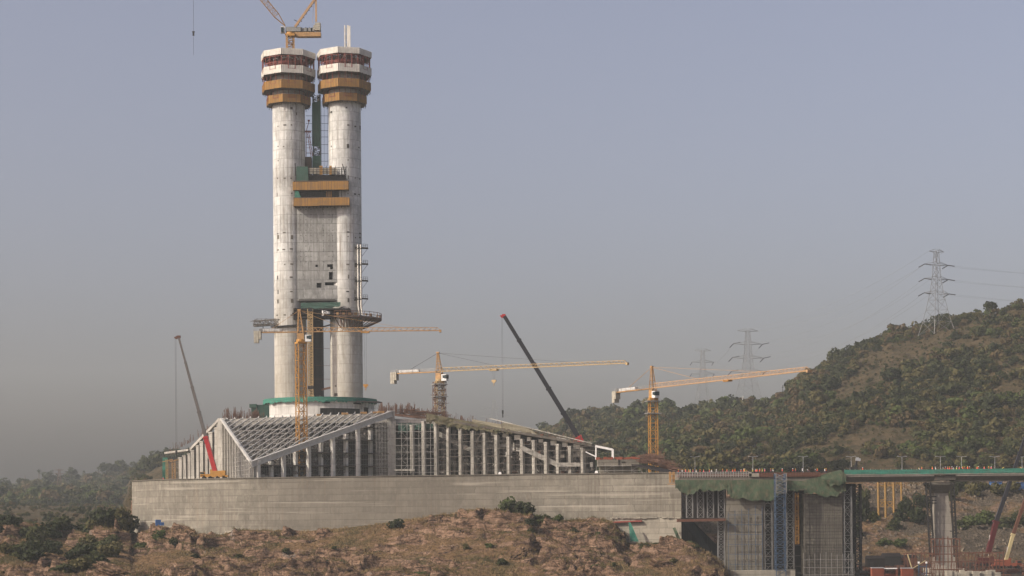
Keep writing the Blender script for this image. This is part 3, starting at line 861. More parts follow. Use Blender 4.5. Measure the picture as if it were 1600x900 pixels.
for k in range(320):
    px = random.uniform(992, 1056); top = np.interp(px, [992, 1015, 1035, 1056], [712, 708, 716, 733]); bot = np.interp(px, [992, 1015, 1035, 1056], [724, 724, 730, 738])
    py = random.uniform(top, bot); p = P(px, py, random.uniform(684, 704))
    L_ = random.uniform(1, 5.5); d = Vector((L_, random.uniform(-1.5, 1.5), -L_ * random.uniform(.05, .5) if px > 1008 else random.uniform(-.5, .5)))
    mb.bar(p, p + d, random.uniform(.08, .22))
for k in range(40):
    px = random.uniform(1012, 1040); p = P(px, random.uniform(710, 724), random.uniform(690, 704)); mb.bar(p, p + Vector((random.uniform(-1.5, 1.5), 0, random.uniform(1, 3.4))), .13)
mb.build('rusty_rebar_mats', M['rebar'], pod)
mb = MB()
s0, s1, s2 = P(1000, 727, 688), P(1030, 733, 684), P(1056, 739, 680)
mb.bar(s0, s1, 14, .5); mb.bar(s1, s2, 14, .5)
mb.build('ramp_slab', M['form_dark'], pod)
for px in (1003, 1010, 1018, 1026, 1034):
    p = P(px, float(np.interp(px, [1000, 1030, 1056], [728, 734, 740])), 686); m_ = MB(); m_.bar((p.x, p.y, ZT), (p.x, p.y, p.z), .35); m_.build('prop', M['steel'], pod)

# left wing
G_ = P(283, 712, 800)
lw = [(344, 0), (339, 1), (331.5, 0), (324, 1), (317, 0), (310.4, 1), (303, 0), (297, 1), (290.5, 0), (284, 0)]
for px, k in lw:
    Y = float(np.interp(px, [283, 346], [800, 747])); py = float(np.interp(px, [283, 298, 346], [711, 704, 657]))
    col(px, Y, py + 4, 1.9 if k == 0 else 1.5)
mb = MB(); mb.bar(A_ + Vector((-.6, 1, 0)), P(299, 702, 786), 1.3, 1.2); mb.bar(P(299, 703, 786), P(262, 708, 812), 3, .8)
mb.build('edge_beam', M['podium'], pod)
mb = MB()
a, b = P(350, 690, 762), P(287, 715, 815)
a.x += 3; b.x += 3
mb.prism([(a.x, a.y), (b.x, b.y), (b.x + 1, b.y + 1), (a.x + 1, a.y + 1)], ZT, [a.z + 7, b.z, b.z, a.z + 7])
mb.build('inner_wall', M['podium_dark'], pod)
# starter bars: rusty forests of rebar on the edges
def rebar_row(name, p0, p1, n, h0, h1, depth=4, bend=.15):
    m_ = MB()
    for k in range(n):
        t = random.random()
        p = Vector(p0).lerp(Vector(p1), t) + Vector((0, random.uniform(0, depth), 0))
        hh = random.uniform(h0, h1) * (.6 + .4 * math.sin(t * 17) ** 2)
        q = p + Vector((random.uniform(-bend, bend) * hh, random.uniform(-bend, bend) * hh, hh))
        m_.bar(p, q, random.choice((.09, .12, .16)))
    o = m_.build(name, M['rebar'], pod); o['kind'] = 'stuff'; return o
rebar_row('starter_bars', P(347, 656, 752), P(412, 654, 752), 170, 1.5, 5.6)
rebar_row('starter_bars', P(395, 652, 752), P(403, 652, 752), 60, 1.5, 3, bend=.05)
rebar_row('starter_bars', P(590, 645, 750), P(648, 645, 750), 230, 2.0, 4.8, 5, .05)
rebar_row('starter_bars', P(640, 650, 750), P(684, 652, 748), 170, 1.0, 4.4, 6)
rebar_row('starter_bars', P(684, 653, 742), P(800, 672, 732), 150, .8, 3.8, 6, .08)
rebar_row('starter_bars', P(800, 673, 731), P(925, 692, 716), 90, .6, 2.6, 6, .1)
for k in range(34):
    px = random.uniform(690, 915); Y, py = eave(px); m_ = MB(); m_.box(P(px, py + random.uniform(-1.5, .5), Y + random.uniform(0, 3)), (random.uniform(.6, 3), 1.2, random.uniform(.4, 1.3)), random.uniform(-.3, .3)); m_.build('formwork_panel', M[random.choice(('deckwood', 'rust', 'podium'))], pod)
rebar_row('starter_bars', P(330, 672, 762), P(262, 708, 808), 70, .8, 3.5, 6)
mb = MB()
a, b = P(618, 640, 752), P(690, 646, 750)
for k in range(90):
    t = random.random(); p = a.lerp(b, t) + Vector((0, random.uniform(-2, 4), random.uniform(-2.6, .4))); mb.bar(p, p + Vector((random.uniform(1.5, 5), random.uniform(-1, 1), random.uniform(-.5, .4))), random.uniform(.1, .3))
mb.bar(a + Vector((0, 2, -2)), b + Vector((0, 2, -2.5)), 5, 1.0)
mb.build('rusty_rebar_mats', M['rebar'], pod)

# clutter inside the bays
def clutter(name, pts, n, mat, seed, zlo=ZT, lmax=3.5):
    rr = random.Random(seed); m_ = MB()
    for k in range(n):
        a, b, hh = pts[rr.randrange(len(pts))]
        t_ = rr.random(); x = a[0] + (b[0] - a[0]) * t_; y = a[1] + (b[1] - a[1]) * t_ + rr.uniform(1, 7); z = zlo + rr.random() * (hh[0] + (hh[1] - hh[0]) * t_)
        if rr.random() < .75: m_.bar((x, y, z), (x + rr.uniform(-lmax, lmax), y + rr.uniform(-1, 1), z + rr.uniform(-2, 2)), rr.uniform(.1, .28))
        else: m_.box((x, y, z), (rr.uniform(.4, 2.2), .3, rr.uniform(.4, 1.8)), rr.uniform(-.5, .5))
    o = m_.build(name, mat, pod); o['kind'] = 'stuff'; return o
vb = [((C_.x, C_.y + 1), (B_.x, B_.y + 1), (4, 25))]
wbb = [((D_.x, D_.y + 1), (E_.x, E_.y + 1), (22, 9))]
clutter('timber_and_props', vb, 170, M['steel_mid'], 1); clutter('timber_and_props', vb, 60, M['podium'], 2, lmax=1.5)
clutter('timber_and_props', wbb, 260, M['steel_mid'], 3); clutter('timber_and_props', wbb, 30, M['podium'], 4, lmax=1.5); clutter('timber_and_props', wbb, 50, M['rust'], 5)
clutter('timber_and_props', [((XZ(619, 742, 25), 742), (XZ(684, 742, 25), 742), (22, 22))], 120, M['steel_mid'], 6)
# nets on the wing
mb = MB()
net_sheet(mb, [D_ + Vector((-3, -1.4, 1.6)), P(720, 656, 733.5), P(760, 664, 729.5), P(800, 673, 725.5)], [D_ + Vector((-3, -1.4, -1.6)), P(700, 667, 735.5), P(760, 674, 729.5), P(800, 677, 725.5)], n=60, jag=.7, seed=4)
tag(mb.build('debris_net', M['net_olive']), 'olive debris net draped along the upper eave of the sloping wing', 'net')
mb = MB()
tp = [P(738, 655, 735), P(760, 659, 733), P(783, 663, 730), P(786, 660, 730), P(806, 664, 729), P(830, 670, 728), P(836, 676, 727)]
bt = [P(738, 661, 735), P(760, 665, 733), P(783, 670, 730), P(786, 670, 730), P(806, 675, 729), P(830, 680, 728), P(845, 682, 727)]
net_sheet(mb, tp, bt, n=48, jag=.1, wave=.2, seed=9)
tag(mb.build('debris_net', M['net_khaki']), 'thin khaki edge net standing on top of the sloping wing', 'net')
mb = MB(); net_sheet(mb, [P(622, 661, 741), P(676, 662, 740)], [P(622, 676, 741), P(650, 672, 741), P(676, 670, 740)], n=24, jag=.8, seed=3)
tag(mb.build('debris_net', M['net_teal']), 'dark green net hanging in the recess between the roof and the wing', 'net')

# scaffolds
def scaffold(name, label, p0, p1, zlo, zhi, bay=2.2, lift=2.0, depth=1.3, r=.11, mat='steel', brace=True, rows=2):
    """p0,p1 ground points (x,y); zhi scalar or (za, zb) following a slope"""
    m_ = MB()
    p0, p1 = Vector((p0[0], p0[1], 0)), Vector((p1[0], p1[1], 0))
    L_ = (p1 - p0).length; n = max(1, int(round(L_ / bay)))
    d = (p1 - p0).normalized(); nn = Vector((-d.y, d.x, 0))
    za, zb = zhi if hasattr(zhi, '__len__') else (zhi, zhi)
    for rrow in range(rows):
        o = nn * (depth * rrow)
        for i in range(n + 1):
            q = p0.lerp(p1, i / n) + o; zt = za + (zb - za) * i / n + random.uniform(-.4, .9)
            m_.bar((q.x, q.y, zlo), (q.x, q.y, zt), r)
        k = 1
        while zlo + k * lift < max(za, zb):
            z = zlo + k * lift
            t0, t1 = 0.0, 1.0
            if za < z: t0 = (z - za) / (zb - za) if zb != za else 1
            if zb < z: t1 = (z - za) / (zb - za) if zb != za else 0
            if t1 - t0 > .02:
                a, b = p0.lerp(p1, t0) + o, p0.lerp(p1, t1) + o
                m_.bar((a.x, a.y, z), (b.x, b.y, z), r)
            k += 1
    for i in range(n + 1):
        q = p0.lerp(p1, i / n); zt = za + (zb - za) * i / n; k = 1
        while zlo + k * lift < zt and rows > 1:
            m_.bar((q.x, q.y, zlo + k * lift), (q.x + nn.x * depth, q.y + nn.y * depth, zlo + k * lift), r * .8); k += 1
        if brace and i < n and i % 3 == 1:
            q2 = p0.lerp(p1, (i + 1) / n); k = 0
            while zlo + (k + 1) * lift < zt:
                a, b = (q, q2) if k % 2 else (q2, q)
                m_.bar((a.x, a.y, zlo + k * lift), (b.x, b.y, zlo + (k + 1) * lift), r * .8); k += 1
    return tag(m_.build(name, M[mat]), label, 'scaffolding')
def xy(px, Y, z=20): return (XZ(px, Y, z), Y)
def offs(a, d): return (a.x - d, a.y - d)
scaffold('scaffolding', 'pale tube scaffold climbing the sunlit triangular side wall of the podium', (A_.x + 3.2, A_.y - 5.5), (C_.x - .4, C_.y - 2.0), ZT, (A_.z - 8, C_.z - .5), 1.5, 1.75, 1.1, .14)
scaffold('scaffolding', 'tube scaffold among the shorter columns right of the tip of the truss roof', (xy(398, 706)), (xy(490, 723)), ZT, (18, 25), 2.6, 2.0, 1.5, .09, 'steel')
scaffold('scaffolding', 'tall tube scaffold inside the high bays under the right half of the roof beam', (xy(485, 723)), (xy(604, 745)), ZT, (25, 36), 1.7, 2.0, 1.5, .10, 'steel')
scaffold('scaffolding', 'dark tangled scaffold against the inner wall behind the roof columns', (xy(420, 712)), (xy(600, 744)), ZT, (19, 33), 2.4, 1.7, 1.8, .12, 'steel_mid', rows=3)
scaffold('scaffolding', 'dense scaffold close around the pale corner pier right of the truss roof', (xy(589, 733)), (xy(616, 736)), ZT, 36, 1.3, 1.6, 1.2, .10, 'steel')
scaffold('scaffolding', 'open grid scaffold in front of the dark recess between roof and wing', (xy(618, 735)), (xy(682, 735)), ZT, (36, 34), 2.3, 2.7, 1.6, .085, 'steel')
scaffold('scaffolding', 'slender scaffold along the upper half of the sloping wing', (xy(684, 734)), (xy(796, 724)), ZT, (34, 29), 2.4, 2.9, 1.4, .085, 'steel_mid')
scaffold('scaffolding', 'slender scaffold along the lower half of the sloping wing', (xy(798, 724)), (xy(925, 712)), ZT, (28.6, 23.5), 2.6, 2.6, 1.4, .08, 'steel_mid')
scaffold('scaffolding', 'rusty dark scaffold deep inside the sloping wing', (xy(690, 748)), (xy(915, 726)), ZT, (33, 23.5), 1.9, 1.8, 2.2, .12, 'steel_mid', rows=3)
scaffold('scaffolding', 'thin scaffold in front of the low grey block beyond the wing', (xy(932, 688)), (xy(1000, 687)), ZT, 17.0, 3.2, 1.8, 1.2, .08, 'steel')
scaffold('scaffolding', 'loose scaffold at the stepped low end of the left wing', (xy(262, 806)), (xy(292, 800)), ZT, 24, 2.6, 2.4, 1.6, .12, 'steel_mid')
scaffold('scaffolding', 'upper scaffold poles rising above the low end of the sloping wing', (xy(896, 716)), (xy(932, 712)), 20, 27, 2.2, 1.7, 2.0, .09, 'steel_mid')
scaffold('scaffolding', 'pale scaffold standing under the roof trusses before the core wall', (xy(372, 742)), (xy(604, 755)), ZT, (30, 35), 2.8, 2.2, 2.0, .13, 'steel', rows=2)

# yellow props, green net and clutter at the far left of the platform
mb = MB(); net_sheet(mb, [P(254, 715, 806), P(262, 715, 806)], [P(254, 748, 806), P(262, 748, 806)], n=4, jag=.1)
tag(mb.build('debris_net', M['net_green']), 'upright green net at the far left end of the platform', 'net')
for k, (px, lab) in enumerate(((261, 'slender yellow lattice prop beside the green net at the far left of the platform'), (271.5, 'thicker yellow lattice prop under the rusty deck left of the grey columns'))):
    a, b = P(px, 749, 800), P(px, 718, 800)
    mb = MB(); mb.lattice((a.x, 800, ZT), (a.x, 800, b.z), (.8 + k * .5,) * 2, 6, (1, 0, 0), (0, 1, 0), .16, .1)
    mb.bar((a.x - 2, 800, b.z - 1), (a.x + 2.5, 800, b.z), .3)
    tag(mb.build('lattice_prop', M['yellow_old']), lab, 'prop')
mb = MB()
for k in range(60):
    px = random.uniform(225, 290); p = PZ(px, 751, ZT + .2); p.y = 745 + random.uniform(0, 40); p.x = XZ(px, p.y, ZT); mb.box((p.x, p.y, ZT + .3), (random.uniform(.5, 2.5), 1, random.uniform(.3, 1.1)), random.random())
tag(mb.build('building_debris', M['cont_orange']), 'low heap of rusty red building debris on the left end of the platform', 'debris', kind='stuff')
# mobile tower sheds & small white tank on platform edge
mb = MB(); p = P(781, 741, 668); mb.box((p.x, p.y, ZT + .5), (1.1, 1.1, .8)); mb.box((p.x, p.y, ZT + 1.0), (.7, .7, .25))
tag(mb.build('water_tank', M['white']), 'tiny white tank on the platform edge below the middle of the sloping wing', 'tank')
mb = MB(); p = P(932, 739, 662); mb.box((p.x, p.y, ZT + .5), (1.1, 1.1, .8)); mb.box((p.x, p.y, ZT + 1.0), (.7, .7, .25))
tag(mb.build('water_tank', M['white']), 'tiny white tank on the platform edge left of the low grey block', 'tank')

# ================================================================== DRUM at the foot of the tower
def shell(name, c, r, z0, z1, mat, parent, holes=(), na=160, nz=24, a0=0.0, a1=2 * math.pi, th=.8, rz=None, profile=None):
    """perforated cylinder wall; holes = (ang0, ang1, z0, z1); angle 0 faces the camera (-Y), positive to the right. UV in metres"""
    o0 = WL[parent.name]
    A = sorted(set([round(x, 4) for x in np.linspace(a0, a1, na + 1)] + [round(h[0], 4) for h in holes] + [round(h[1], 4) for h in holes]))
    Z = sorted(set([round(x, 4) for x in np.linspace(z0, z1, nz + 1)] + [round(h[2], 4) for h in holes] + [round(h[3], 4) for h in holes]))
    vs, fs, uv = [], [], []
    rr = lambda z: r if profile is None else profile(z)
    for a in A:
        for z in Z: vs.append((c[0] + rr(z) * math.sin(a) - o0.x, c[1] - rr(z) * math.cos(a) - o0.y, z - o0.z))
    nzv = len(Z)
    def solid(i, j):
        am, zm = (A[i] + A[i + 1]) / 2, (Z[j] + Z[j + 1]) / 2
        return not any(h[0] < am < h[1] and h[2] < zm < h[3] for h in holes)
    for i in range(len(A) - 1):
        for j in range(nzv - 1):
            if solid(i, j):
                fs.append((i * nzv + j, (i + 1) * nzv + j, (i + 1) * nzv + j + 1, i * nzv + j + 1))
                uv += [(A[i] * r, Z[j]), (A[i + 1] * r, Z[j]), (A[i + 1] * r, Z[j + 1]), (A[i] * r, Z[j + 1])]
    me = bpy.data.meshes.new(name); me.from_pydata(vs, [], fs); me.materials.append(mat)
    ul = me.uv_layers.new(name='UVMap'); ul.data.foreach_set('uv', np.array(uv, np.float32).ravel())
    me.polygons.foreach_set('use_smooth', [True] * len(fs))
    o = link_mesh(name, me, parent)
    return o
TY = 800.0
dc = P(500.5, 640, TY); dc = Vector((dc.x, TY, 0)); DR = 23.3
def za(px, py, Y): return P(px, py, Y).z
drum = thing('round_base_building', 'low white round building with dark window openings at the foot of the tower', 'building', (dc.x, dc.y, 36))
dz1 = za(500, 627, TY - DR)
def dang(px): return math.asin(max(-1, min(1, (XZ(px, TY - DR * .9, 45) - dc.x) / DR)))
Yd = TY - DR
holes = [(dang(501), dang(560), za(500, 648, Yd), za(500, 637.5, Yd)), (dang(505), dang(516), za(500, 630, Yd), za(500, 626.8, Yd) - .1),
         (dang(447.5), dang(452.5), za(450, 634, Yd), za(450, 631, Yd)), (dang(454), dang(462), za(450, 632, Yd), za(450, 630.2, Yd)), (dang(444), dang(452), za(450, 649, Yd), za(450, 640, Yd)),
         (dang(430), dang(434), za(430, 633, Yd), za(430, 628.5, Yd)), (dang(425), dang(427), za(430, 634, Yd), za(430, 632, Yd)), (dang(551), dang(562), za(550, 630, Yd), za(550, 627.2, Yd)), (dang(422), dang(424), za(430, 646, Yd), za(430, 641, Yd)),
         (dang(566), dang(572), za(566, 646, Yd), za(566, 634, Yd))]
shell('drum_wall', dc, DR, 36, dz1, M['drum'], drum, holes, 120, 10)
shell('inner_wall', dc, DR - 1.6, 36, dz1 - .2, M['core'], drum, (), 90, 2)
mb = MB(); mb.prism([(dc.x + (DR + .6) * math.sin(a), dc.y - (DR + .6) * math.cos(a)) for a in np.linspace(0, 2 * math.pi, 60, endpoint=False)], dz1, dz1 + .5)
mb.build('roof_slab', M['podium'], drum)
mb = MB()
for a in np.linspace(0, 2 * math.pi, 64, endpoint=False):
    mb.bar((dc.x + (DR + 1) * math.sin(a), dc.y - (DR + 1) * math.cos(a), dz1), (dc.x + (DR + 1) * math.sin(a), dc.y - (DR + 1) * math.cos(a), dz1 + 2.4), .1)
mb.build('edge_railing', M['steel'], drum)
mb = MB()
aa = np.linspace(-1.75, 1.55, 80)
net_sheet(mb, [Vector((dc.x + (DR + 1.2) * math.sin(a), dc.y - (DR + 1.2) * math.cos(a), dz1 + 1.9)) for a in aa], [Vector((dc.x + (DR + 1.25) * math.sin(a), dc.y - (DR + 1.25) * math.cos(a), dz1 + .1 - .5 * math.sin(a * 9) ** 2)) for a in aa], n=110, jag=.4, wave=.15, seed=6)
tag(mb.build('debris_net', M['net_green']), 'bright green safety net ringing the roof edge of the white round building', 'net')
mb = MB(); p = P(578, 629, 785)
mb.bar((p.x - 5, 785, dz1 + .2), (p.x + 4.5, 783, dz1 - .2), 6, .5)
for k in range(14): mb.bar((p.x - 4 + k * .6, 783, dz1 - 3.2), (p.x - 4.2 + k * .6, 783, dz1), .15)
mb.build('cantilever_deck', M['form_dark'], drum)
mb = MB(); c0 = P(408, 641, 792)
mb.box((c0.x, 792, 42.2), (7.6, 6, 8.5)); mb.box((c0.x - 3, 790, 46), (3, 3, 1.5))
for k in range(10): mb.bar((c0.x - 3.7 + k * .8, 788.9, 38), (c0.x - 3.7 + k * .8, 788.9, 46.6), .09)
tag(mb.build('netted_scaffold', M['net_teal']), 'dark green netted scaffold block left of the white round building', 'scaffolding')

# ================================================================== TOWER
tower = thing('twin_core_tower', 'tall unfinished tower of two pale concrete cylinders joined by a grey wall', 'tower', (P(497, 620, TY).x, TY, 36))
PR = 6.95
zt_ = lambda py, dy=0: P(497, py, TY + dy).z
pcx = [XZ(452.8, TY, 110), XZ(540.2, TY, 110)]
PTOP = zt_(92)
for k in range(2):
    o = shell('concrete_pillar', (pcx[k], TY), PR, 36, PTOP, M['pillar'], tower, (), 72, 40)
    rr = random.Random(5 + k)
    def plate(px, py, w_, h_):
        z = zt_(py, -5); s_ = max(-.97, min(.97, (XZ(px, TY - 5, z) - pcx[k]) / PR)); a = math.asin(s_)
        mb = MB(); mb.box((pcx[k] + (PR + .0) * math.sin(a), TY - PR * math.cos(a), z), (w_, .12, h_), a); mb.build('pocket_plate', M[rr.choice(('podium_dark', 'pier', 'pier', 'core'))], o)
    X0 = (434, 445, 456) if k == 0 else (544, 555, 561)
    for row, py in enumerate((197, 229, 251, 279, 303, 364, 371, 390, 414, 434, 456, 470, 492)):
        for j, px in enumerate(X0):
            if rr.random() < .8: plate(px + rr.uniform(-1, 1), py + rr.uniform(-1, 1), rr.choice((.5, .6, 1.0, 1.2)) , rr.choice((.5, .6, 1.7)))
    if k == 1:
        plate(517.5, 175, 1.3, .9); plate(517.5, 228.5, .6, .7); plate(524.5, 603.5, 1.0, .8); plate(525, 617, 1.8, 1.3); plate(542, 170, .8, .6)
    else:
        plate(456, 170, 1, 1); plate(463.5, 178, .5, 1.1)
IY = TY - PR + .75
def wall_grid(name, px0, px1, py0, py1, Y, mat, parent, holes, th=1.2):
    o0 = WL[parent.name]
    hs_ = [(XZ(a, Y, 150), XZ(b, Y, 150), P(500, d, Y).z, P(500, c, Y).z) for a, b, c, d in holes]
    x0, x1, z0, z1 = XZ(px0, Y, 110), XZ(px1, Y, 110), P(500, py1, Y).z, P(500, py0, Y).z
    Xs = sorted(set([x0, x1] + [h[0] for h in hs_] + [h[1] for h in hs_])); Zs = sorted(set([z0, z1] + [h[2] for h in hs_] + [h[3] for h in hs_]))
    m_ = MB()
    for i in range(len(Xs) - 1):
        for j in range(len(Zs) - 1):
            xm, zm = (Xs[i] + Xs[i + 1]) / 2, (Zs[j] + Zs[j + 1]) / 2
            hit = any(h[0] < xm < h[1] and h[2] < zm < h[3] for h in hs_)
            if not hit: m_.add([(Xs[i], Y, Zs[j]), (Xs[i + 1], Y, Zs[j]), (Xs[i + 1], Y, Zs[j + 1]), (Xs[i], Y, Zs[j + 1])], [(0, 1, 2, 3)])
    for h in hs_:
        for a, b in (((h[0], h[2]), (h[1], h[2])), ((h[1], h[2]), (h[1], h[3])), ((h[1], h[3]), (h[0], h[3])), ((h[0], h[3]), (h[0], h[2]))):
            m_.add([(a[0], Y, a[1]), (b[0], Y, b[1]), (b[0], Y + th, b[1]), (a[0], Y + th, a[1])], [(0, 1, 2, 3)])
    m_.box(((x0 + x1) / 2, Y + th + .55, (z0 + z1) / 2), (x1 - x0, 1.0, z1 - z0 - .02))
    for x in (x0, x1): m_.add([(x, Y, z0), (x, Y + th, z0), (x, Y + th, z1), (x, Y, z1)], [(0, 1, 2, 3)])
    m_.add([(x0, Y, z0), (x1, Y, z0), (x1, Y + th, z0), (x0, Y + th, z0)], [(0, 1, 2, 3)])
    return m_.build(name, mat, parent)
H_ = [(491.5, 496, 413.5, 417), (510, 519, 413, 417.5), (514.5, 519, 417.5, 421), (512.5, 519, 425, 437), (493, 501, 442, 449.5), (506, 525.5, 441, 446)]
# openings get black plates at the back, their shade put into the colour
iw = wall_grid('infill_wall', 464.5, 540, 300, 470, IY, M['infill'], tower, H_)
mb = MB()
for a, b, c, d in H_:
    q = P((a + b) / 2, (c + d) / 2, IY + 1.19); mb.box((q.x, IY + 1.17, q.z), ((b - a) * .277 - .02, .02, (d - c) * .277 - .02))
mb.build('opening_shade', M['black'], iw)
mb = MB()                                     # tie holes
for i, px in enumerate((470, 478, 486, 505, 514, 520, 532)):
    for j in range(11):
        if random.random() < .85:
            q = P(px, 327 + j * 8.2, IY); mb.box((q.x, IY - .02, q.z), (.32, .06, .32))
mb.build('tie_holes', M['core'], iw)
# upper side walls between the cylinders (deep slot) and crossing floors
mb = MB()
x0, x1 = pcx[0] + 3.2, pcx[1] - 3.4
mb.box(((x0 + x1) / 2, TY + 2, (zt_(276) + zt_(470)) / 2), (x1 - x0, 1.2, zt_(276) - zt_(470)))
mb.build('cross_wall', M['core'], tower)
mb = MB(); zb = zt_(471.5)
mb.box(((x0 + x1) / 2 + .3, TY - 2.2, zb), (x1 - x0 - 2, 9, .8)); mb.build('bottom_slab', M['core'], tower)
# dark inner core standing between the cylinders
mb = MB()
cxa, cxb = XZ(484, TY + 8, 80), XZ(504, TY + 8, 80)
mb.box(((cxa + cxb) / 2, TY + 9, (36 + zt_(470)) / 2), (cxb - cxa, 6, zt_(470) - 36)); mb.build('inner_core', M['core'], tower)
# stepped bracket zone where the columns meet the wall: dark formwork pocket
mb = MB()
for k in range(150):
    px, py = random.uniform(466, 540), random.uniform(482, 497); q = P(px, py, TY - random.uniform(1, 8))
    mb.bar(q, q + Vector((random.uniform(-4, 4), random.uniform(-2, 2), random.uniform(-1.5, 1.5))), random.uniform(.12, .4))
for py, x_a, x_b in ((484, 460, 548), (491, 458, 552), (497, 466, 517)):
    a, b = P(x_a, py, TY - 5), P(x_b, py, TY - 5); mb.bar(a, b, 7, .6)
for px, w_, py, h_ in ((476, 5.5, 490, 4.2), (494, 6, 489, 4.5), (525, 6.5, 490, 3.8), (540, 5, 492, 3.4), (468, 3, 494, 3.0)): mb.box(P(px, py, TY - 4.5), (w_, 5.5, h_))
for px in (462, 467, 505, 512, 518, 546): mb.box(P(px, 492, TY - 6.8), (1.6, 2.2, random.uniform(2.5, 4.5)))
fw = tag(mb.build('underside_formwork', M['form_dark']), 'black tangle of formwork filling the gap under the grey wall between the cylinders', 'formwork')
mb = MB()
for k in range(9): mb.box(P(random.uniform(502, 514), random.uniform(487, 493), TY - 9), (random.uniform(.4, 1.2), .4, random.uniform(.4, 1.2)), random.random())
mb.build('bright_clutter', M['white'], fw)
mb = MB(); net_sheet(mb, [P(470, 473, TY - 8.2), P(532, 472, TY - 8.2)], [P(470, 483, TY - 8.4), P(500, 483, TY - 8.4), P(522, 481, TY - 8.4), P(532, 477, TY - 8.4)], n=22, jag=.35, wave=.2, seed=2)
tag(mb.build('debris_net', M['net_teal']), 'green net strip hung directly beneath the grey joining wall', 'net')

def band(mb, poly_px, Y):                      # helper: vertical thin plate outline in px at distance Y
    mb.slab([P(a, b, Y) for a, b in poly_px], (0, 1.0, 0))
# cantilever collars at mid height
def cant(name, label, cx, a0, a1, py_top, py_bot, rout, seed, matd='rust'):
    rr = random.Random(seed)
    t = thing(name, label, 'work platform', (cx, TY, zt_(py_bot)))
    zt0, zb0 = zt_(py_top), zt_(py_bot)
    n = 14
    aa = [a0 + (a1 - a0) * i / n for i in range(n + 1)]
    pt = lambda a, r, z: Vector((cx + r * math.sin(a), TY - r * math.cos(a), z))
    m_ = MB()
    for i in range(n):
        q = [pt(aa[i], PR + .05, zb0 + 1.6), pt(aa[i + 1], PR + .05, zb0 + 1.6), pt(aa[i + 1], rout, zb0 + 1.6), pt(aa[i], rout, zb0 + 1.6)]
        m_.slab(q, (0, 0, .35))
    m_.build('deck', M['deckwood'], t)
    m_ = MB()
    for i in range(n + 1):
        m_.bar(pt(aa[i], PR + .1, zb0 - 2.4), pt(aa[i], rout, zb0 + 1.4), .32)
        m_.bar(pt(aa[i], PR + .1, zb0 - 2.4), pt(aa[i], PR + .1, zb0 + 1.4), .3)
        m_.bar(pt(aa[i], rout, zb0 + 1.4), pt(aa[i], rout, zt0 + .6), .18)
        m_.bar(pt(aa[i], (rout + PR) / 2, zb0 + 1.4), pt(aa[i], (rout + PR) / 2, zt0), .2)
        if i < n:
            for z in (zb0 + 1.5, (zb0 + zt0) / 2 + 1, zt0 + .4): m_.bar(pt(aa[i], rout, z), pt(aa[i + 1], rout, z), .16)
    m_.build('brackets', M['steel_mid' if matd == 'steel_mid' else 'rebar'], t)
    m_ = MB()
    for i in range(n):
        if rr.random() < (.7 if matd == 'rust' else .12):
            a = (aa[i] + aa[i + 1]) / 2; z = zb0 + 1.9
            m_.box(pt(a, rout - .6, z + (zt0 - z) * .5), (rr.uniform(.5, 1.4), .3, (zt0 - z) * rr.uniform(.4, .9)), a)
    m_.build('edge_panels', M['yellow_old' if matd != 'steel_mid' else 'steel_mid'], t)
    return t
cant('cantilever_platform', 'wide rusty bracket platform half ringing the right cylinder at mid height', pcx[1], -.25, 2.2, 493, 506, 15.2, 3)
lp_ = thing('cantilever_platform', 'dark steel lattice platform jutting left from the left cylinder', 'work platform', (pcx[0], TY, zt_(510)))
mb = MB(); mb.lattice(P(396.5, 506, TY - 2), P(437, 503, TY - 4), (3.4, 2.2), 9, (0, 1, 0), (0, 0, 1), .24, .15); mb.bar(P(397, 501, TY - 3.5), P(403, 498, TY - 3.5), .25)
for k in range(26):
    q = P(random.uniform(398, 438), random.uniform(499, 508), TY - random.uniform(1, 5)); mb.bar(q, q + Vector((random.uniform(-2.5, 2.5), 0, random.uniform(-.9, .9))), .17)
mb.build('lattice_frame', M['steel_mid'], lp_)
mb = MB(); mb.bar(P(397, 507.5, TY - 2), P(436, 506.5, TY - 3), 3.2, .25); mb.bar(P(424, 511, TY - 6), P(464, 508, TY - 8), 2.5, .45); mb.bar(P(411, 515, TY - 6), P(411, 503, TY - 6), .3); mb.build('deck', M['steel_dark'], lp_)
mb = MB()
for px in range(398, 441, 5): mb.bar(P(px, 503 - (px - 398) * .02, TY - 4), P(px, 498, TY - 4), .13)
mb.bar(P(400, 498.2, TY - 4), P(440, 498.2, TY - 4), .13); mb.build('guard_rail', M['steel_mid'], lp_)

# ------------------------------------------------------------------ climbing formwork collars at the top
A0 = R(-8)
def oct_pts(cx, r, z, n=8): return [Vector((cx + r * math.sin(A0 + k * 2 * math.pi / n), TY - r * math.cos(A0 + k * 2 * math.pi / n), z)) for k in range(n)]
def ring_screen(cx, r, z0, z1, mat, parent, name):
    m_ = MB()
    o1, i1 = oct_pts(cx, r, z0), oct_pts(cx, r - .18, z0)
    for k in range(8):
        a, b, c, d = o1[k], o1[(k + 1) % 8], i1[(k + 1) % 8], i1[k]
        h = Vector((0, 0, z1 - z0))
        m_.add([a, b, c, d, a + h, b + h, c + h, d + h], [(0, 1, 5, 4), (1, 2, 6, 5), (2, 3, 7, 6), (3, 0, 4, 7), (3, 2, 1, 0), (4, 5, 6, 7)])
        nb = int((b - a).length / .75); out = ((a + b) / 2 - Vector((cx, TY, z0))).normalized() * .06
        for j in range(nb + 1):
            q = a.lerp(b, j / nb) + out; m_.bar(q, q + h, .10)
    return m_.build(name, mat, parent)
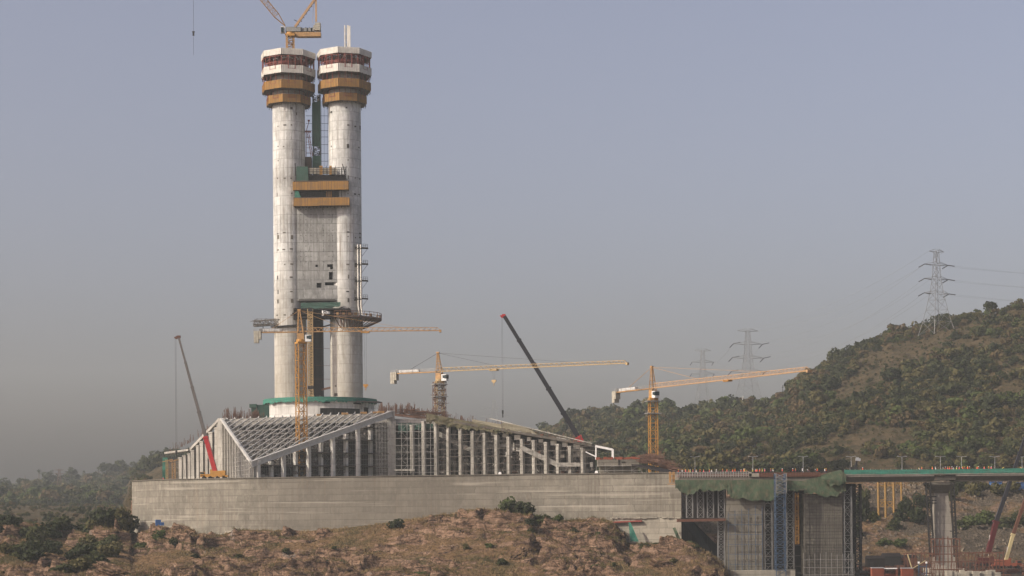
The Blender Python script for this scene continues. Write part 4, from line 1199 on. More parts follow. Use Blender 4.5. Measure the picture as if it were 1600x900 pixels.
def ring_deck(cx, r0, r1, z, mat, parent, th=.3):
    m_ = MB(); o1, i1 = oct_pts(cx, r1, z), oct_pts(cx, r0, z)
    for k in range(8): m_.slab([o1[k], o1[(k + 1) % 8], i1[(k + 1) % 8], i1[k]], (0, 0, th))
    return m_.build('ring_deck', mat, parent)
RNGS = [(74, 83.5, 12.0, 'white_screen'), (100, 112, 11.9, 'white_screen'), (123, 136, 11.6, 'ply_orange'), (145.5, 158, 9.7, 'ply_orange')]
for k in range(2):
    cx = pcx[k]
    t = thing('climbing_formwork', ['octagonal formwork of white and orange screens round the left cylinder top below the luffing crane',
                                    'octagonal climbing formwork of white and orange screens around the top of the right cylinder'][k], 'climbing formwork', (cx, TY, zt_(160)))
    zz = []
    for i, (p0, p1, r, mt) in enumerate(RNGS):
        p0 += (-1.5 if k else 0); p1 += (-1.5 if k else 0)
        z1, z0 = P(497, p0, TY - r).z, P(497, p1, TY - r).z; zz.append((z0, z1, r))
        ring_screen(cx, r, z0, z1, M[mt], t, 'screen_panel')
        ring_deck(cx, PR + (.15 if i else 1.5), r - .2, z0 - .05 if i else z1 - 1.2, M['deckwood'], t)
        if i == 0: ring_deck(cx, PR + 1.5, r - .2, z0 + .02, M['deckwood'], t, .2)
    # braced frames between the levels
    for i in range(3):
        m_ = MB(); zlo, zhi, r = zz[i + 1][1] - 1.5, zz[i][0], min(zz[i + 1][2], zz[i][2]) - .8
        if i == 2: r = 9.2
        for rr_, cnt in ((r, 24), (r - 2.4, 16)):
            pts = [Vector((cx + rr_ * math.sin(A0 + j * 2 * math.pi / cnt), TY - rr_ * math.cos(A0 + j * 2 * math.pi / cnt), 0)) for j in range(cnt)]
            for j in range(cnt):
                q = pts[j]; m_.bar((q.x, q.y, zlo), (q.x, q.y, zhi), .26 if i == 0 else .16)
                q2 = pts[(j + 1) % cnt]
                m_.bar((q.x, q.y, zlo + .1), (q2.x, q2.y, zlo + .1), .14)
                if i == 0: m_.bar((q.x, q.y, (zlo + zhi) / 2), (q2.x, q2.y, (zlo + zhi) / 2), .2); m_.bar((q.x, q.y, zhi - .5), (q2.x, q2.y, zhi - .5), .2)
                if i == 0 and j % 3 == 0: m_.bar((q.x, q.y, zlo), (q2.x, q2.y, zhi), .16)
        m_.build('support_frame', M['redframe'], t)
    m_ = MB()                                  # shutter around the fresh concrete
    for j in range(20):
        a = j * 2 * math.pi / 20; r = PR + 1.1
        m_.box((cx + r * math.sin(a), TY - r * math.cos(a), (zz[1][1] + zz[0][0]) / 2 + .3), (1.5, .3, zz[0][0] - zz[1][1] + 1.6), a)
    m_.build('shutter_panels', M['redframe'], t)
    m_ = MB(); rr = random.Random(k)
    for j in range(26):
        a = rr.uniform(-1.2, 1.2); r = PR + 2; z = zz[0][0] - rr.uniform(.2, 1.3)
        m_.box((cx + r * math.sin(a), TY - r * math.cos(a), z), (rr.uniform(.3, .9), .2, rr.uniform(.2, .5)), a)
    m_.build('bright_fittings', M['white'], t)
    m_ = MB()
    for i in range(1, 4):
        for j in range(30):
            a = j * 2 * math.pi / 30; r = zz[i][2] - .5
            m_.bar((cx + r * math.sin(a), TY - r * math.cos(a), zz[i][0] - rr.uniform(.5, 1.1)), (cx + r * math.sin(a), TY - r * math.cos(a), zz[i][0]), .22)
    m_.build('hanger_brackets', M['steel_dark'], t)
# white lift mast sticking out of the right collar
mt_ = thing('concrete_placing_mast', 'short white lattice mast sticking up from the top of the right cylinder', 'mast', (XZ(542.5, TY, 200), TY, PTOP - 3))
for px in (538.8, 543.6, 546.2):
    x = XZ(px, TY, 205); mb = MB(); mb.bar((x, TY, PTOP - 3), (x, TY, zt_(40 if px < 545 else 41)), .75 if px > 540 else .5); mb.build('mast_post', M['white_screen'], mt_)
mb = MB(); mb.lattice((XZ(542.5, TY, 205), TY + 1, PTOP - 3), (XZ(542.5, TY, 205), TY + 1, zt_(42)), (1.9, 1.5), 9, (1, 0, 0), (0, 1, 0), .2, .14); mb.build('mast_lattice', M['steel'], mt_)

# ------------------------------------------------------------------ joining-wall formwork
jf = thing('wall_formwork', 'orange screened climbing platforms wrapped round the top of the joining wall between the cylinders', 'climbing formwork', (P(501, 320, TY).x, TY - 9, zt_(323)))
def scr(px0, px1, py0, py1, Y, mat, name, parent):
    a, b = P(px0, py1, Y), P(px1, py0, Y); m_ = MB()
    m_.box(((a.x + b.x) / 2, Y, (a.z + b.z) / 2), (b.x - a.x, .2, b.z - a.z))
    m_.box((a.x + .1, Y + 3, (a.z + b.z) / 2), (.2, 6, b.z - a.z)); m_.box((b.x - .1, Y + 3, (a.z + b.z) / 2), (.2, 6, b.z - a.z))
    n = int((b.x - a.x) / .7)
    for j in range(n + 1): x = a.x + (b.x - a.x) * j / n; m_.bar((x, Y - .13, a.z), (x, Y - .13, b.z), .09)
    return m_.build(name, mat, parent)
FY = IY - 3.2
scr(457.5, 497, 284, 297, FY, M['ply_orange'], 'screen_panel', jf); scr(497.4, 544, 283, 296.5, FY - .15, M['ply_orange'], 'screen_panel', jf)
scr(459, 497.5, 309.5, 322, FY, M['ply_orange'], 'screen_panel', jf); scr(498, 545.5, 308.5, 321, FY - .15, M['ply_orange'], 'screen_panel', jf)
mb = MB()
for py in (296.5, 321.5, 283, 309): a, b = P(458.5, py, FY + .2), P(544.5, py, FY + .2); mb.box(((a.x + b.x) / 2, FY + 1.7, a.z), (b.x - a.x, 3.0, .3))
mb.build('deck', M['deckwood'], jf)
mb = MB()
for px in np.arange(462, 542, 5.5):
    a, b = P(px, 325, FY + 2.4), P(px, 262, FY + 2.4); mb.bar(a, b, .2); a, b = P(px, 324, FY + .5), P(px, 298, FY + .5); mb.bar(a, b, .14)
for py in (262, 265, 268.5, 272): mb.bar(P(461, py, FY + .6), P(541, py, FY + .6), .13)
for px in (461, 470, 484, 497, 510, 524, 541): mb.bar(P(px, 275, FY + .6), P(px, 259, FY + .6), .16)
mb.bar(P(461, 255, FY + .5), P(463, 284, FY + .5), .35); mb.bar(P(535, 256, FY + .5), P(542, 284, FY + .5), .35)
mb.build('guard_rails', M['steel_dark'], jf)
mb = MB(); a, b = P(481, 284, FY + 1.5), P(540, 273, FY + 1.5); mb.box(((a.x + b.x) / 2, FY + 1.5, (a.z + b.z) / 2), (b.x - a.x, .3, b.z - a.z))
for j in range(24): x = a.x + (b.x - a.x) * j / 23; mb.bar((x, FY + 1.25, a.z), (x, FY + 1.25, b.z), .13)
mb.build('shutter_panels', M['form_dark'], jf)
mb = MB(); a, b = P(463, 308, FY + 2.6), P(541, 297, FY + 2.6); mb.box(((a.x + b.x) / 2, FY + 2.9, (a.z + b.z) / 2), (b.x - a.x, .3, b.z - a.z))
mb.build('shutter_panels', M['core'], jf)
mb = MB()
for px, py, w_, h_, Y in ((501.5, 266, 5, 14, FY + 1), (516.5, 266, 4, 14, FY + 1), (514, 303, 9, 9, FY + 2.2)):
    a = P(px, py, Y); mb.box(a, (w_ * .273, .3, h_ * .273))
mb.build('timber_props', M['ply_orange'], jf)
mb = MB(); a, b = P(483, 272, FY + 3), P(540, 262, FY + 3); mb.box(((a.x + b.x) / 2, FY + 3.3, (a.z + b.z) / 2), (b.x - a.x, .4, b.z - a.z)); mb.build('fresh_wall_panel', M['foot'], jf)
mb = MB(); net_sheet(mb, [P(463, 260, FY + .3), P(481, 260, FY + .3)], [P(463, 284, FY + .3), P(482, 284, FY + .3)], n=8, jag=.1, wave=.1)
tag(mb.build('debris_net', M['net_teal']), 'green net hanging at the left end of the upper orange platform', 'net')
mb = MB(); net_sheet(mb, [P(461, 298, FY + .3), P(466, 298, FY + .3)], [P(460, 309, FY + .3), P(470, 308, FY + .3)], n=4, jag=.1, wave=.1)
tag(mb.build('debris_net', M['net_green']), 'small bright green net bundle between the two orange platforms', 'net')
mb = MB()
a, b = P(476, 259, TY + 1), P(487, 246, TY + 1); mb.box(((a.x + b.x) / 2, TY + 1, (a.z + b.z) / 2 - 2), (b.x - a.x, 3, b.z - a.z + 4)); mb.build('timber_stack', M['deckwood'], jf)

# hoist mast in the slot wrapped in green net
hm = thing('hoist_mast', 'tall hoist mast wrapped in dark green net standing between the two cylinders', 'hoist mast', (XZ(494, TY, 170), TY + 1, zt_(262)))
mb = MB(); xa = XZ(494.3, TY, 175); mb.lattice((xa, TY + 1, zt_(276)), (xa, TY + 1, zt_(148)), (3.0, 3.0), 26, (1, 0, 0), (0, 1, 0), .3, .2); mb.build('mast', M['steel_dark'], hm)
mb = MB(); net_sheet(mb, [P(487.5, 161, TY - .8), P(501, 157, TY - .8)], [P(487.5, 228, TY - .8), P(501, 230, TY - .8)], n=7, jag=.3, wave=.3, seed=5)
net_sheet(mb, [P(488, 244, TY - .8), P(501, 243, TY - .8)], [P(488, 262, TY - .8), P(501.5, 262, TY - .8)], n=6, jag=.2, wave=.2, seed=7)
mb.build('net_wrap', M['net_teal'], hm)
mb = MB()
for py in (152, 158): mb.box(P(498, py, TY + 1), (1.4, 1, 1.6))
mb.build('hoist_head', M['white_screen'], hm)
mb = MB()
for px in (502.5, 506.5, 512): mb.bar(P(px, 158, TY + 2), P(px, 260, TY + 2), .09)
for py in (181, 193, 204, 214, 226, 240, 252): mb.bar(P(478, py, TY + 2), P(513, py, TY + 2), .13)
mb.build('tie_lines', M['steel_dark'], hm)
fj = thing('lattice_jib', 'small red lattice frame leaning inside the slot left of the green hoist mast', 'crane jib', (XZ(483, TY, 165), TY + 1, zt_(246)))
mb = MB(); mb.zig(P(478, 245, TY), P(478.2, 203, TY), Vector((.1, 0, 0)), 6, .2, .1); mb.zig(P(486, 245, TY), P(479.5, 205, TY), Vector((.8, 0, 0)), 8, .22, .12)
for py in (215, 222, 231, 238): mb.bar(P(478, py, TY), P(486, py, TY), .14)
mb.bar(P(475.5, 205.5, TY), P(486, 206, TY), .5, .6); mb.bar(P(479, 203, TY), P(483, 189, TY), .25); mb.box(P(482.5, 188.5, TY), (.9, .6, .7))
mb.build('frame', M['redframe'], fj)

# external riser pipes and landings on the right cylinder
rp = thing('service_riser', 'pair of white riser pipes with small landings climbing the right edge of the right cylinder', 'pipe riser', (XZ(563, TY, 110), TY - 3, zt_(492)))
for px, pb in ((559, 562), (563.5, 566)):
    mb = MB(); mb.tube(P(px, 382, TY - 5.5), P(px + .8, 478, TY - 5.5), .32, n=8); mb.tube(P(px + .8, 478, TY - 5.5), P(pb, 492, TY - 5.5), .32, n=8); mb.build('riser_pipe', M['white_screen'], rp)
for py in (387, 412, 438, 466):
    mb = MB(); a, b = P(555, py, TY - 4), P(575, py + .8, TY - 4)
    mb.bar(a, b, 3.4, .35); mb.bar(a + Vector((0, -1.6, -.6)), b + Vector((-2.5, -1.6, -.4)), .4, .5)
    for q in (0, .35, .65, .82, 1): p = a.lerp(b, q); mb.bar(p + Vector((0, -1.6, 0)), p + Vector((0, -1.6, 1.5)), .13)
    for z in (.75, 1.45): mb.bar(a.lerp(b, .6) + Vector((0, -1.6, z)), b + Vector((0, -1.6, z)), .12)
    mb.bar(b, b + Vector((-2.6, 0, -3.4)), .13)
    mb.build('landing', M['steel_dark'], rp)
# lines between the cylinders low down
mb = MB()
for py in (544, 571, 592): mb.bar(P(482, py, TY), P(522, py + .5, TY), .13)
mb.bar(P(502, 609, TY), P(519, 605, TY), .8, .8); mb.bar(P(500, 512, TY + 5), P(518, 507, TY + 5), .8, .5)
tag(mb.build('access_bridge', M['rebar']), 'thin lines and a rusty gangway crossing the slot between the lower cylinders', 'gangway')
# white chequered hoist mast low between the cylinders
lm = thing('passenger_hoist_mast', 'pale chequered lattice hoist mast rising between the lower cylinders beside the yellow crane', 'hoist mast', (XZ(485, TY - 10, 70), TY - 10, 44))
mb = MB(); xl = XZ(485, TY - 10, 75); mb.lattice((xl, TY - 10, 42), (xl, TY - 10, zt_(487)), (2.0, 1.8), 38, (1, 0, 0), (0, 1, 0), .30, .20); mb.build('mast', M['jib_pale'], lm)
mb = MB(); mb.box((xl, TY - 10, zt_(608)), (2.3, 2.2, 1.3)); mb.box((xl + .2, TY - 11.3, zt_(488)), (1.9, .5, 1.5)); mb.build('hoist_cage', M['steel_dark'], lm)

# ================================================================== CRANES
def tower_crane(label, px, Ym, py_base, py_jib, tip, rear, py_apex, mw, mats, mrot=.6, cabside=1, trolley=None, hook=None, collars=(), jib_h=1.6, mast2=None, zbase=None, backline=True, cab_off=1.0):
    """hammerhead crane. tip/rear = photo pixels of the jib ends; trolley/hook = pixels"""
    J = P(px, py_jib, Ym); zj = J.z
    Tp = PZ(tip[0], tip[1], zj)
    d = (Tp - J); L_ = d.length; d.normalize(); s_ = Vector((-d.y, d.x, 0)); up = Vector((0, 0, 1))
    RL = abs((P(rear, py_jib, Ym).x - J.x) / d.x)
    zb = zbase if zbase is not None else P(px, py_base, Ym).z
    t = thing('tower_crane', label, 'tower crane', (J.x, J.y, zb))
    ca, sa = Vector((math.cos(mrot), math.sin(mrot), 0)), Vector((-math.sin(mrot), math.cos(mrot), 0))
    mt = zj - 4.6
    m_ = MB(); nseg = max(4, int((mt - zb) / mw / 1.0))
    m_.lattice((J.x, J.y, zb), (J.x, J.y, mt), (mw, mw), nseg, ca, sa, mw * .12, mw * .055); m_.build('mast', M[mats['mast']], t)
    if collars:
        for py in collars:
            z = P(px, py, Ym).z; m_ = MB()
            m_.box((J.x, J.y, z), (mw * 1.9, mw * 1.7, .25), mrot)
            for q in range(8):
                a = q * math.pi / 4; m_.bar((J.x + mw * .95 * math.cos(a), J.y + mw * .9 * math.sin(a), z), (J.x + mw * .95 * math.cos(a), J.y + mw * .9 * math.sin(a), z + 1.2), .12)
            m_.build('climbing_collar', M['steel'], t)
    m_ = MB(); m_.box((J.x, J.y, mt + .3), (mw * 1.15, mw * 1.15, .7), mrot); m_.tube((J.x, J.y, mt + .6), (J.x, J.y, mt + 1.6), mw * .55, n=14); m_.build('slewing_ring', M[mats['mast']], t)
    ang = math.atan2(d.y, d.x)
    m_ = MB(); m_.box((J.x, J.y, mt + 2.8), (mw * .8, mw * .8, 2.4), ang)
    m_.build('slewing_tower', M[mats['jib']], t)
    cp = J + d * (mw * .5 + 1.3 * cab_off) + s_ * (-cabside * mw * .2) + up * (-2.6)
    m_ = MB(); m_.box(cp, (2.3, 2.0, 2.6), ang); cb_ = m_.build('cab', M['cab'], t)
    m_ = MB(); m_.box(cp + d * .75 + up * .3, (.95, 2.06, 1.5), ang); m_.box(cp - s_ * .05 * cabside + up * .35 + d * .1, (1.2, 2.1, 1.1), ang); m_.build('window', M['glass'], cb_)
    # A-frame head
    ap = P(px, py_apex, Ym); ap = Vector((J.x - d.x * .6, J.y - d.y * .6, ap.z))
    m_ = MB(); hw = mw * .36
    for a, b in ((-1, -1), (1, -1), (1, 1), (-1, 1)):
        m_.bar(J + d * hw * a + s_ * hw * b - up * 1.5, ap + d * .25 * a + s_ * .25 * b, mw * .11)
    for k in range(1, 5):
        f_ = k / 5.5; g = 1 - f_ * .85; c0 = J.lerp(ap, f_)
        q = [c0 + d * hw * g * a + s_ * hw * g * b for a, b in ((-1, -1), (1, -1), (1, 1), (-1, 1))]
        for i in range(4): m_.bar(q[i], q[(i + 1) % 4], .14)
        m_.bar(q[0], q[2], .12)
    m_.box(ap + up * .2, (1.3, .8, .5), ang)
    m_.build('tower_head', M[mats['jib']], t)
    # jib
    m_ = MB(); w_ = .75; n = int(L_ / 2.2)
    for sgn in (-1, 1): m_.bar(J + s_ * w_ * sgn, Tp + s_ * w_ * sgn, .24)
    m_.bar(J + d * 1 + up * jib_h, Tp - d * 1 + up * jib_h * .75, .20)
    for k in range(n):
        f0, f1 = k / n, (k + .5) / n; f2 = (k + 1) / n
        top = J.lerp(Tp, f1) + up * jib_h * (1 - .25 * f1)
        for sgn in (-1, 1):
            m_.bar(J.lerp(Tp, f0) + s_ * w_ * sgn, top, .12); m_.bar(top, J.lerp(Tp, f2) + s_ * w_ * sgn, .12)
        m_.bar(J.lerp(Tp, f0) + s_ * w_, J.lerp(Tp, f0) - s_ * w_, .1)
    m_.box(Tp - up * .2, (.8, 1.9, 1.0), ang)
    m_.build('jib', M[mats.get('jibtip', mats['jib'])], t)
    # counter jib
    Rr = J - d * RL
    m_ = MB(); m_.box((J + Rr) / 2 - up * .1, (RL, 1.5, .42), ang)
    m_.build('counter_jib', M[mats['jib']], t)
    m_ = MB()
    for sgn in (-1, 1):
        for h in (.7, 1.25): m_.bar(J - d * mw * .6 + s_ * sgn * .8 + up * h, Rr + s_ * sgn * .8 + up * h, .07)
        for k in range(9): q = (J - d * mw * .6).lerp(Rr, k / 8) + s_ * sgn * .8; m_.bar(q, q + up * 1.25, .08)
    m_.build('walkway_rail', M['steel'], t)
    m_ = MB(); bw_ = RL * .42
    m_.box(J - d * (RL * .62) + up * .75, (bw_, 1.3, 1.0), ang); m_.build('winch_housing', M['cab'], t)
    m_ = MB(); m_.tube(Rr + d * 2.9 - s_ * .7 + up * .8, Rr + d * 2.9 + s_ * .7 + up * .8, .75, n=12); m_.box(Rr + d * 4.6 + up * .7, (1.4, 1.2, 1.1), ang); m_.build('hoist_winch', M['grey_mach'], t)
    m_ = MB()
    for k, hh in ((0, 4.6), (1, 4.6), (2, 3.2)):
        m_.box(Rr + d * (.55 + k * .95) + up * (-hh / 2 + .4), (.86, 2.3, hh), ang)
    m_.build('counterweight', M['cw'], t)
    # pendants
    m_ = MB()
    if backline: m_.bar(ap, Rr + d * RL * .3 + up * .3, .12)
    m_.bar(ap, J.lerp(Tp, .30) + up * jib_h, .11); m_.bar(ap, J.lerp(Tp, .72) + up * jib_h * .85, .10)
    m_.build('pendant_line', M[mats.get('line', 'rope')], t)
    if trolley:
        f_ = ((PZ(trolley, tip[1], zj) - J).length) / L_ if False else None
        # solve along the jib for the trolley's pixel column
        best = min((abs(800 + F * ((J.lerp(Tp, q).x * CA - J.lerp(Tp, q).z * SA) / J.lerp(Tp, q).y) - trolley), q) for q in [i / 400 for i in range(401)])[1]
        tp_ = J.lerp(Tp, best)
        m_ = MB(); m_.box(tp_ - up * .5, (3.4, 1.9, .35), ang)
        for e in (-1.4, 1.4): m_.box(tp_ + d * e - up * .2, (.3, 2.1, .7), ang)
        m_.build('trolley', M[mats['mast']], t)
        if hook:
            hz = P(trolley, hook, tp_.y).z; m_ = MB()
            for e in (-.5, .5): m_.bar(tp_ + d * e - up * .5, Vector((tp_.x + d.x * e * .5, tp_.y + d.y * e * .5, hz + .8)), .06)
            m_.build('hoist_rope', M['rope'], t)
            m_ = MB(); m_.box((tp_.x, tp_.y, hz + .5), (1.9, .5, .8), ang); m_.box((tp_.x, tp_.y, hz - .1), (1.0, .4, .6), ang); m_.tube((tp_.x, tp_.y, hz - .4), (tp_.x, tp_.y, hz - 1.5), .14, n=6); m_.build('hook_block', M[mats['mast']], t)
    return t
YL = dict(mast='yellow', jib='yellow_old')
tower_crane('yellow tower crane rising through the roof trusses in front of the twin tower', 470, 722, 748, 518.5, (688, 516.5), 396.5, 485, 3.3, dict(mast='yellow', jib='yellow_old', jibtip='yellow_old', line='yellow_old'), mrot=R(28), trolley=571, hook=604, zbase=ZT)
tower_crane('rust brown tower crane with scaffolded mast standing on the podium roof', 686.5, 752, 650, 580.5, (980, 567.5), 609, 551.5, 3.0, dict(mast='jib_pale', jib='yellow_old', jibtip='jib_pale'), mrot=R(20), trolley=772, hook=597, collars=(601, 620), zbase=37, jib_h=1.5)
mb = MB(); JJ = P(686.5, 620, 752)
mb.lattice((JJ.x, JJ.y, 37), (JJ.x, JJ.y, P(686, 596, 752).z), (4.4, 4.4), 9, (math.cos(.3), math.sin(.3), 0), (-math.sin(.3), math.cos(.3), 0), .2, .14)
for k in range(50):
    a = random.uniform(0, 6.28); z = random.uniform(37, 50); q = Vector((JJ.x + 2.6 * math.cos(a), JJ.y + 2.6 * math.sin(a), z)); mb.bar(q, q + Vector((random.uniform(-2, 2), 0, random.uniform(-2, 2))), .14)
tag(mb.build('mast_scaffold', M['rebar']), 'rusty scaffold wrapped round the mast of the tower crane on the podium roof', 'scaffolding')
tower_crane('yellow tower crane on the right whose long jib swings over the wooded hill', 1020, 722, 716, 606.5, (1264, 579), 965, 573.5, 2.9, dict(mast='yellow', jib='yellow_old', jibtip='orange_pale', line='yellow_old'), mrot=R(12), trolley=1137, hook=None, collars=(627, 646), zbase=ZT, jib_h=1.8)

# luffing crane on the left cylinder
lc = thing('luffing_crane', 'luffing tower crane with raised jib standing on top of the left cylinder', 'luffing crane', (XZ(454, TY, 200), TY, PTOP))
def Q(px, py, dy=0): return P(px, py, TY + dy)
mb = MB(); a, b = Q(453.5, 80), Q(453.5, 56); mb.lattice((a.x, TY, a.z), (a.x, TY, b.z), (2.9, 2.9), 4, (math.cos(.3), math.sin(.3), 0), (-math.sin(.3), math.cos(.3), 0), .42, .24); mb.build('mast', M['yellow_old'], lc)
mb = MB(); mb.box(Q(454, 55.5), (3.8, 3.6, 1.0)); mb.tube(Q(454, 54), Q(454, 51), 1.7, n=16); mb.build('slewing_ring', M['yellow'], lc)
mb = MB(); mb.slab([Q(445, 52), Q(464, 50), Q(501, 50), Q(501, 56.5), Q(464, 56.8), Q(457, 54.5), Q(445, 53.5)], (0, 3.0, 0))
mb.build('machine_deck', M['yellow_old'], lc)
mb = MB(); mb.box(Q(459, 46.5, 1.2), (6.2, 2.6, 1.9)); mb.box(Q(449, 47.5, 1.5), (1.2, 2.2, 2.2)); mb.build('engine_house', M['grey_mach'], lc)
mb = MB()
for px, w_ in ((471, 2.2), (478, 2.0), (484, 2.4), (489, 1.6)): mb.box(Q(px, 47.0, 1.5), (w_, 1.9, 1.4)); mb.tube(Q(px, 45.2, .8), Q(px, 45.2, 2.4), .7, n=10)
mb.build('winch', M['grey_mach'], lc)
mb = MB()
for k in range(4): mb.box(Q(496.8, 38 + k * 3.0, 1.5), (2.3, 3.2, .74)); 
mb.box(Q(492.5, 44, 1.5), (1.2, 3.0, 2.0)); mb.build('counterweight', M['cw'], lc)
mb = MB(); mb.box(Q(442, 46.8, .8), (1.8, 1.8, 2.7), .15); cbl = mb.build('cab', M['cab'], lc)
mb = MB(); mb.box(Q(441.0, 46.8, .3), (1.2, 1.5, 2.0), .15); mb.build('window', M['glass'], cbl)
jtip = Q(302, -134, -8)
jf0 = Q(446, 41, .5)
mb = MB(); dj = (jtip - jf0).normalized(); pj = Vector((-dj.z, 0, dj.x)).normalized(); nj = dj.cross(pj).normalized()
mb.lattice(jf0 + dj * 6, jtip - dj * 5, (2.3, 2.0), 30, pj, nj, .24, .12)
for i, j in ((-1, -1), (1, -1), (1, 1), (-1, 1)):
    mb.bar(jf0 + nj * .8 * j, jf0 + dj * 6 + pj * i * 1.15 + nj * j, .26); mb.bar(jtip, jtip - dj * 5 + pj * i * 1.15 + nj * j, .24)
mb.build('luffing_jib', M['yellow_old'], lc)
mb = MB(); af0, af1 = Q(461, 42, .2), Q(492.5, -2, .2)
mb.bar(af0, af1, .95, .95)
dd = (af1 - af0); 
for k in range(7): q = af0 + dd * (.1 + k * .13); mb.bar(q, q + Vector((.9, 0, -.5)), .3)
mb.bar(Q(494, 34, .2), Q(493.6, -2, .2), .75, .6); mb.bar(Q(488, 36, 1), Q(491, -1, 1), .08)
mb.build('back_frame', M['orange_pale'], lc)
mb = MB(); mb.bar(Q(459.5, 31, .2), Q(466, 34, .2), .25); mb.bar(Q(465.5, 34, .2), Q(464, 41, .2), .2); mb.build('jib_stop', M['steel_dark'], lc)
mb = MB(); mb.bar(Q(493, -2, .2), jtip, .16); mb.build('luffing_line', M['rope'], lc)
mb = MB(); mb.bar(jtip, P(302.3, 50, TY - 8), .10); mb.bar(P(302.3, 57, TY - 8), P(302.3, 86, TY - 8), .09); mb.build('hoist_rope', M['rope'], lc)
mb = MB(); q = P(302.3, 53, TY - 8); mb.box(q, (.7, .5, 1.6)); mb.box(q + Vector((0, 0, .9)), (1.1, .5, .4)); mb.build('hook_block', M['steel_dark'], lc)

# telescopic mobile cranes
def boom_crane(label, foot, split, tip, Y, sects, cols, body, widths, hook=None, ground=None, bodycol='yellow', face=1):
    """foot, split, tip photo pixels; the boom lies in a plane at distance Y; body='full' builds carrier"""
    f_, s_, t_ = P(*foot, Y), P(*split, Y), P(*tip, Y)
    gz = ground if ground is not None else f_.z - 2.6
    t = thing('mobile_crane', label, 'mobile crane', (f_.x, Y, gz))
    d = (t_ - f_).normalized(); n = Vector((-d.z, 0, d.x))
    m_ = MB(); m_.bar(f_, s_, widths[0] * .8, widths[0]); m_.bar(s_ - d * .5, s_ + d * .3, widths[0] * .9, widths[0] * 1.15); m_.build('boom_base', M[cols[0]], t)
    for k in range(sects):
        a, b = s_.lerp(t_, k / sects), s_.lerp(t_, (k + 1) / sects); w_ = widths[1] + (widths[2] - widths[1]) * k / max(1, sects - 1)
        m_ = MB(); m_.bar(a, b, w_ * .8, w_)
        if k: m_.bar(a - d * .3, a + d * .4, w_ * 1.1, w_ * 1.35)
        m_.build('boom_section', M[cols[1]], t)
    m_ = MB(); m_.box(t_ + d * .4, (1.5, .8, 1.0)); m_.tube(t_ + d * .3 + n * .9 - Vector((0, .3, 0)), t_ + d * .3 + n * .9 + Vector((0, .3, 0)), .55, n=10); m_.bar(t_ + d * .4, t_ + d * .2 + Vector((-face * 1.7, 0, -.1)), .5)
    m_.build('boom_head', M[cols[2]], t)
    m_ = MB(); r0 = f_ + Vector((face * -1.0, 0, -.6)); m_.tube(f_ + d * .5 + n * -.2 + Vector((0, 0, -1.6)), f_.lerp(s_, .55) - n * (-widths[0] * .5), .32, n=8); m_.build('lift_ram', M['steel'], t)
    if hook:
        hx = t_.x - face * 1.5; hz = P(hook[0], hook[1], Y).z; hx = P(hook[0], hook[1], Y).x * .5 + hx * .5
        m_ = MB(); m_.bar((hx - .15, Y, t_.z), (hx - .15, Y, hz + 1), .07); m_.bar((hx + .25, Y, t_.z), (hx + .25, Y, hz + 1), .06); m_.build('hoist_rope', M['rope'], t)
        m_ = MB(); m_.box((hx, Y, hz + .3), (.7, .5, 1.5)); m_.box((hx, Y, hz - .8), (.4, .4, .6)); m_.tube((hx, Y, hz - 1), (hx, Y, hz - 2), .2, n=6); m_.build('hook_block', M['steel_dark'], t)
    # carrier
    bx = f_.x + face * -.5
    m_ = MB(); L_ = 10.5
    m_.box((bx, Y, gz + 1.2), (L_, 2.7, .7)); m_.box((bx - face * .2, Y, gz + 1.75), (L_ * .8, 2.5, .5))
    ch = m_.build('chassis', M[bodycol], t)
    m_ = MB(); m_.box((bx + 1.2 * face, Y, gz + 2.6), (5.2, 2.6, 1.3)); m_.box((bx + 3.6 * face, Y, gz + 2.4), (1.3, 2.7, 1.9)); m_.box((bx - 1.0 * face, Y, gz + 3.2), (1.2, 1.2, 1.2)); m_.build('slewing_body', M[bodycol], t)
    m_ = MB(); m_.box((bx - face * (L_ / 2 - .9), Y - .4, gz + 2.1), (1.7, 1.9, 1.6)); c_ = m_.build('cab', M[bodycol], t)
    m_ = MB(); m_.box((bx - face * (L_ / 2 - .75), Y - .45, gz + 2.4), (1.5, 1.96, .7)); m_.build('window', M['glass'], c_)
    for k in range(4):
        for sy in (-1, 1):
            x = bx + (-L_ / 2 + 1.3 + k * (L_ - 2.6) / 3); m_ = MB(); m_.tube((x, Y + sy * 1.0, gz + .6), (x, Y + sy * 1.4, gz + .6), .6, n=14); m_.build('wheel', M['black'], t)
    m_ = MB()
    for sx in (-1, 1):
        for sy in (-1, 1):
            m_.bar((bx + sx * 3.6, Y + sy * .8, gz + 1.1), (bx + sx * 3.6, Y + sy * 3.0, gz + 1.1), .3); m_.bar((bx + sx * 3.6, Y + sy * 3.0, gz), (bx + sx * 3.6, Y + sy * 3.0, gz + 1.2), .25); m_.box((bx + sx * 3.6, Y + sy * 3.0, gz + .08), (.8, .8, .16))
    m_.build('outriggers', M['steel_dark'], t)
    return t
c1 = boom_crane('orange truck crane with red boom foot and grey telescopic boom on the platform edge', (337, 739), (321.5, 683), (279.5, 528), 708, 4, ('red', 'boom_grey', 'rust'), 1, (2.1, 1.45, .85), hook=(276.5, 708), ground=ZT + .05, bodycol='yellow', face=1)
boom_crane('mobile crane behind the sloping wing with long black boom leaning left', (915, 703), (903.5, 683), (788, 494), 775, 5, ('red', 'boom_black', 'red'), 1, (2.5, 2.0, 1.5), hook=(787.5, 645), ground=ZT, bodycol='red', face=1)
boom_crane('mobile crane with maroon and dark boom rising behind the bridge girder at the right', (1544, 864), (1556.5, 815), (1606, 672), 720, 4, ('maroon', 'boom_black', 'maroon'), 1, (2.2, 1.45, 1.1), ground=-22.4, bodycol='maroon', face=-1)
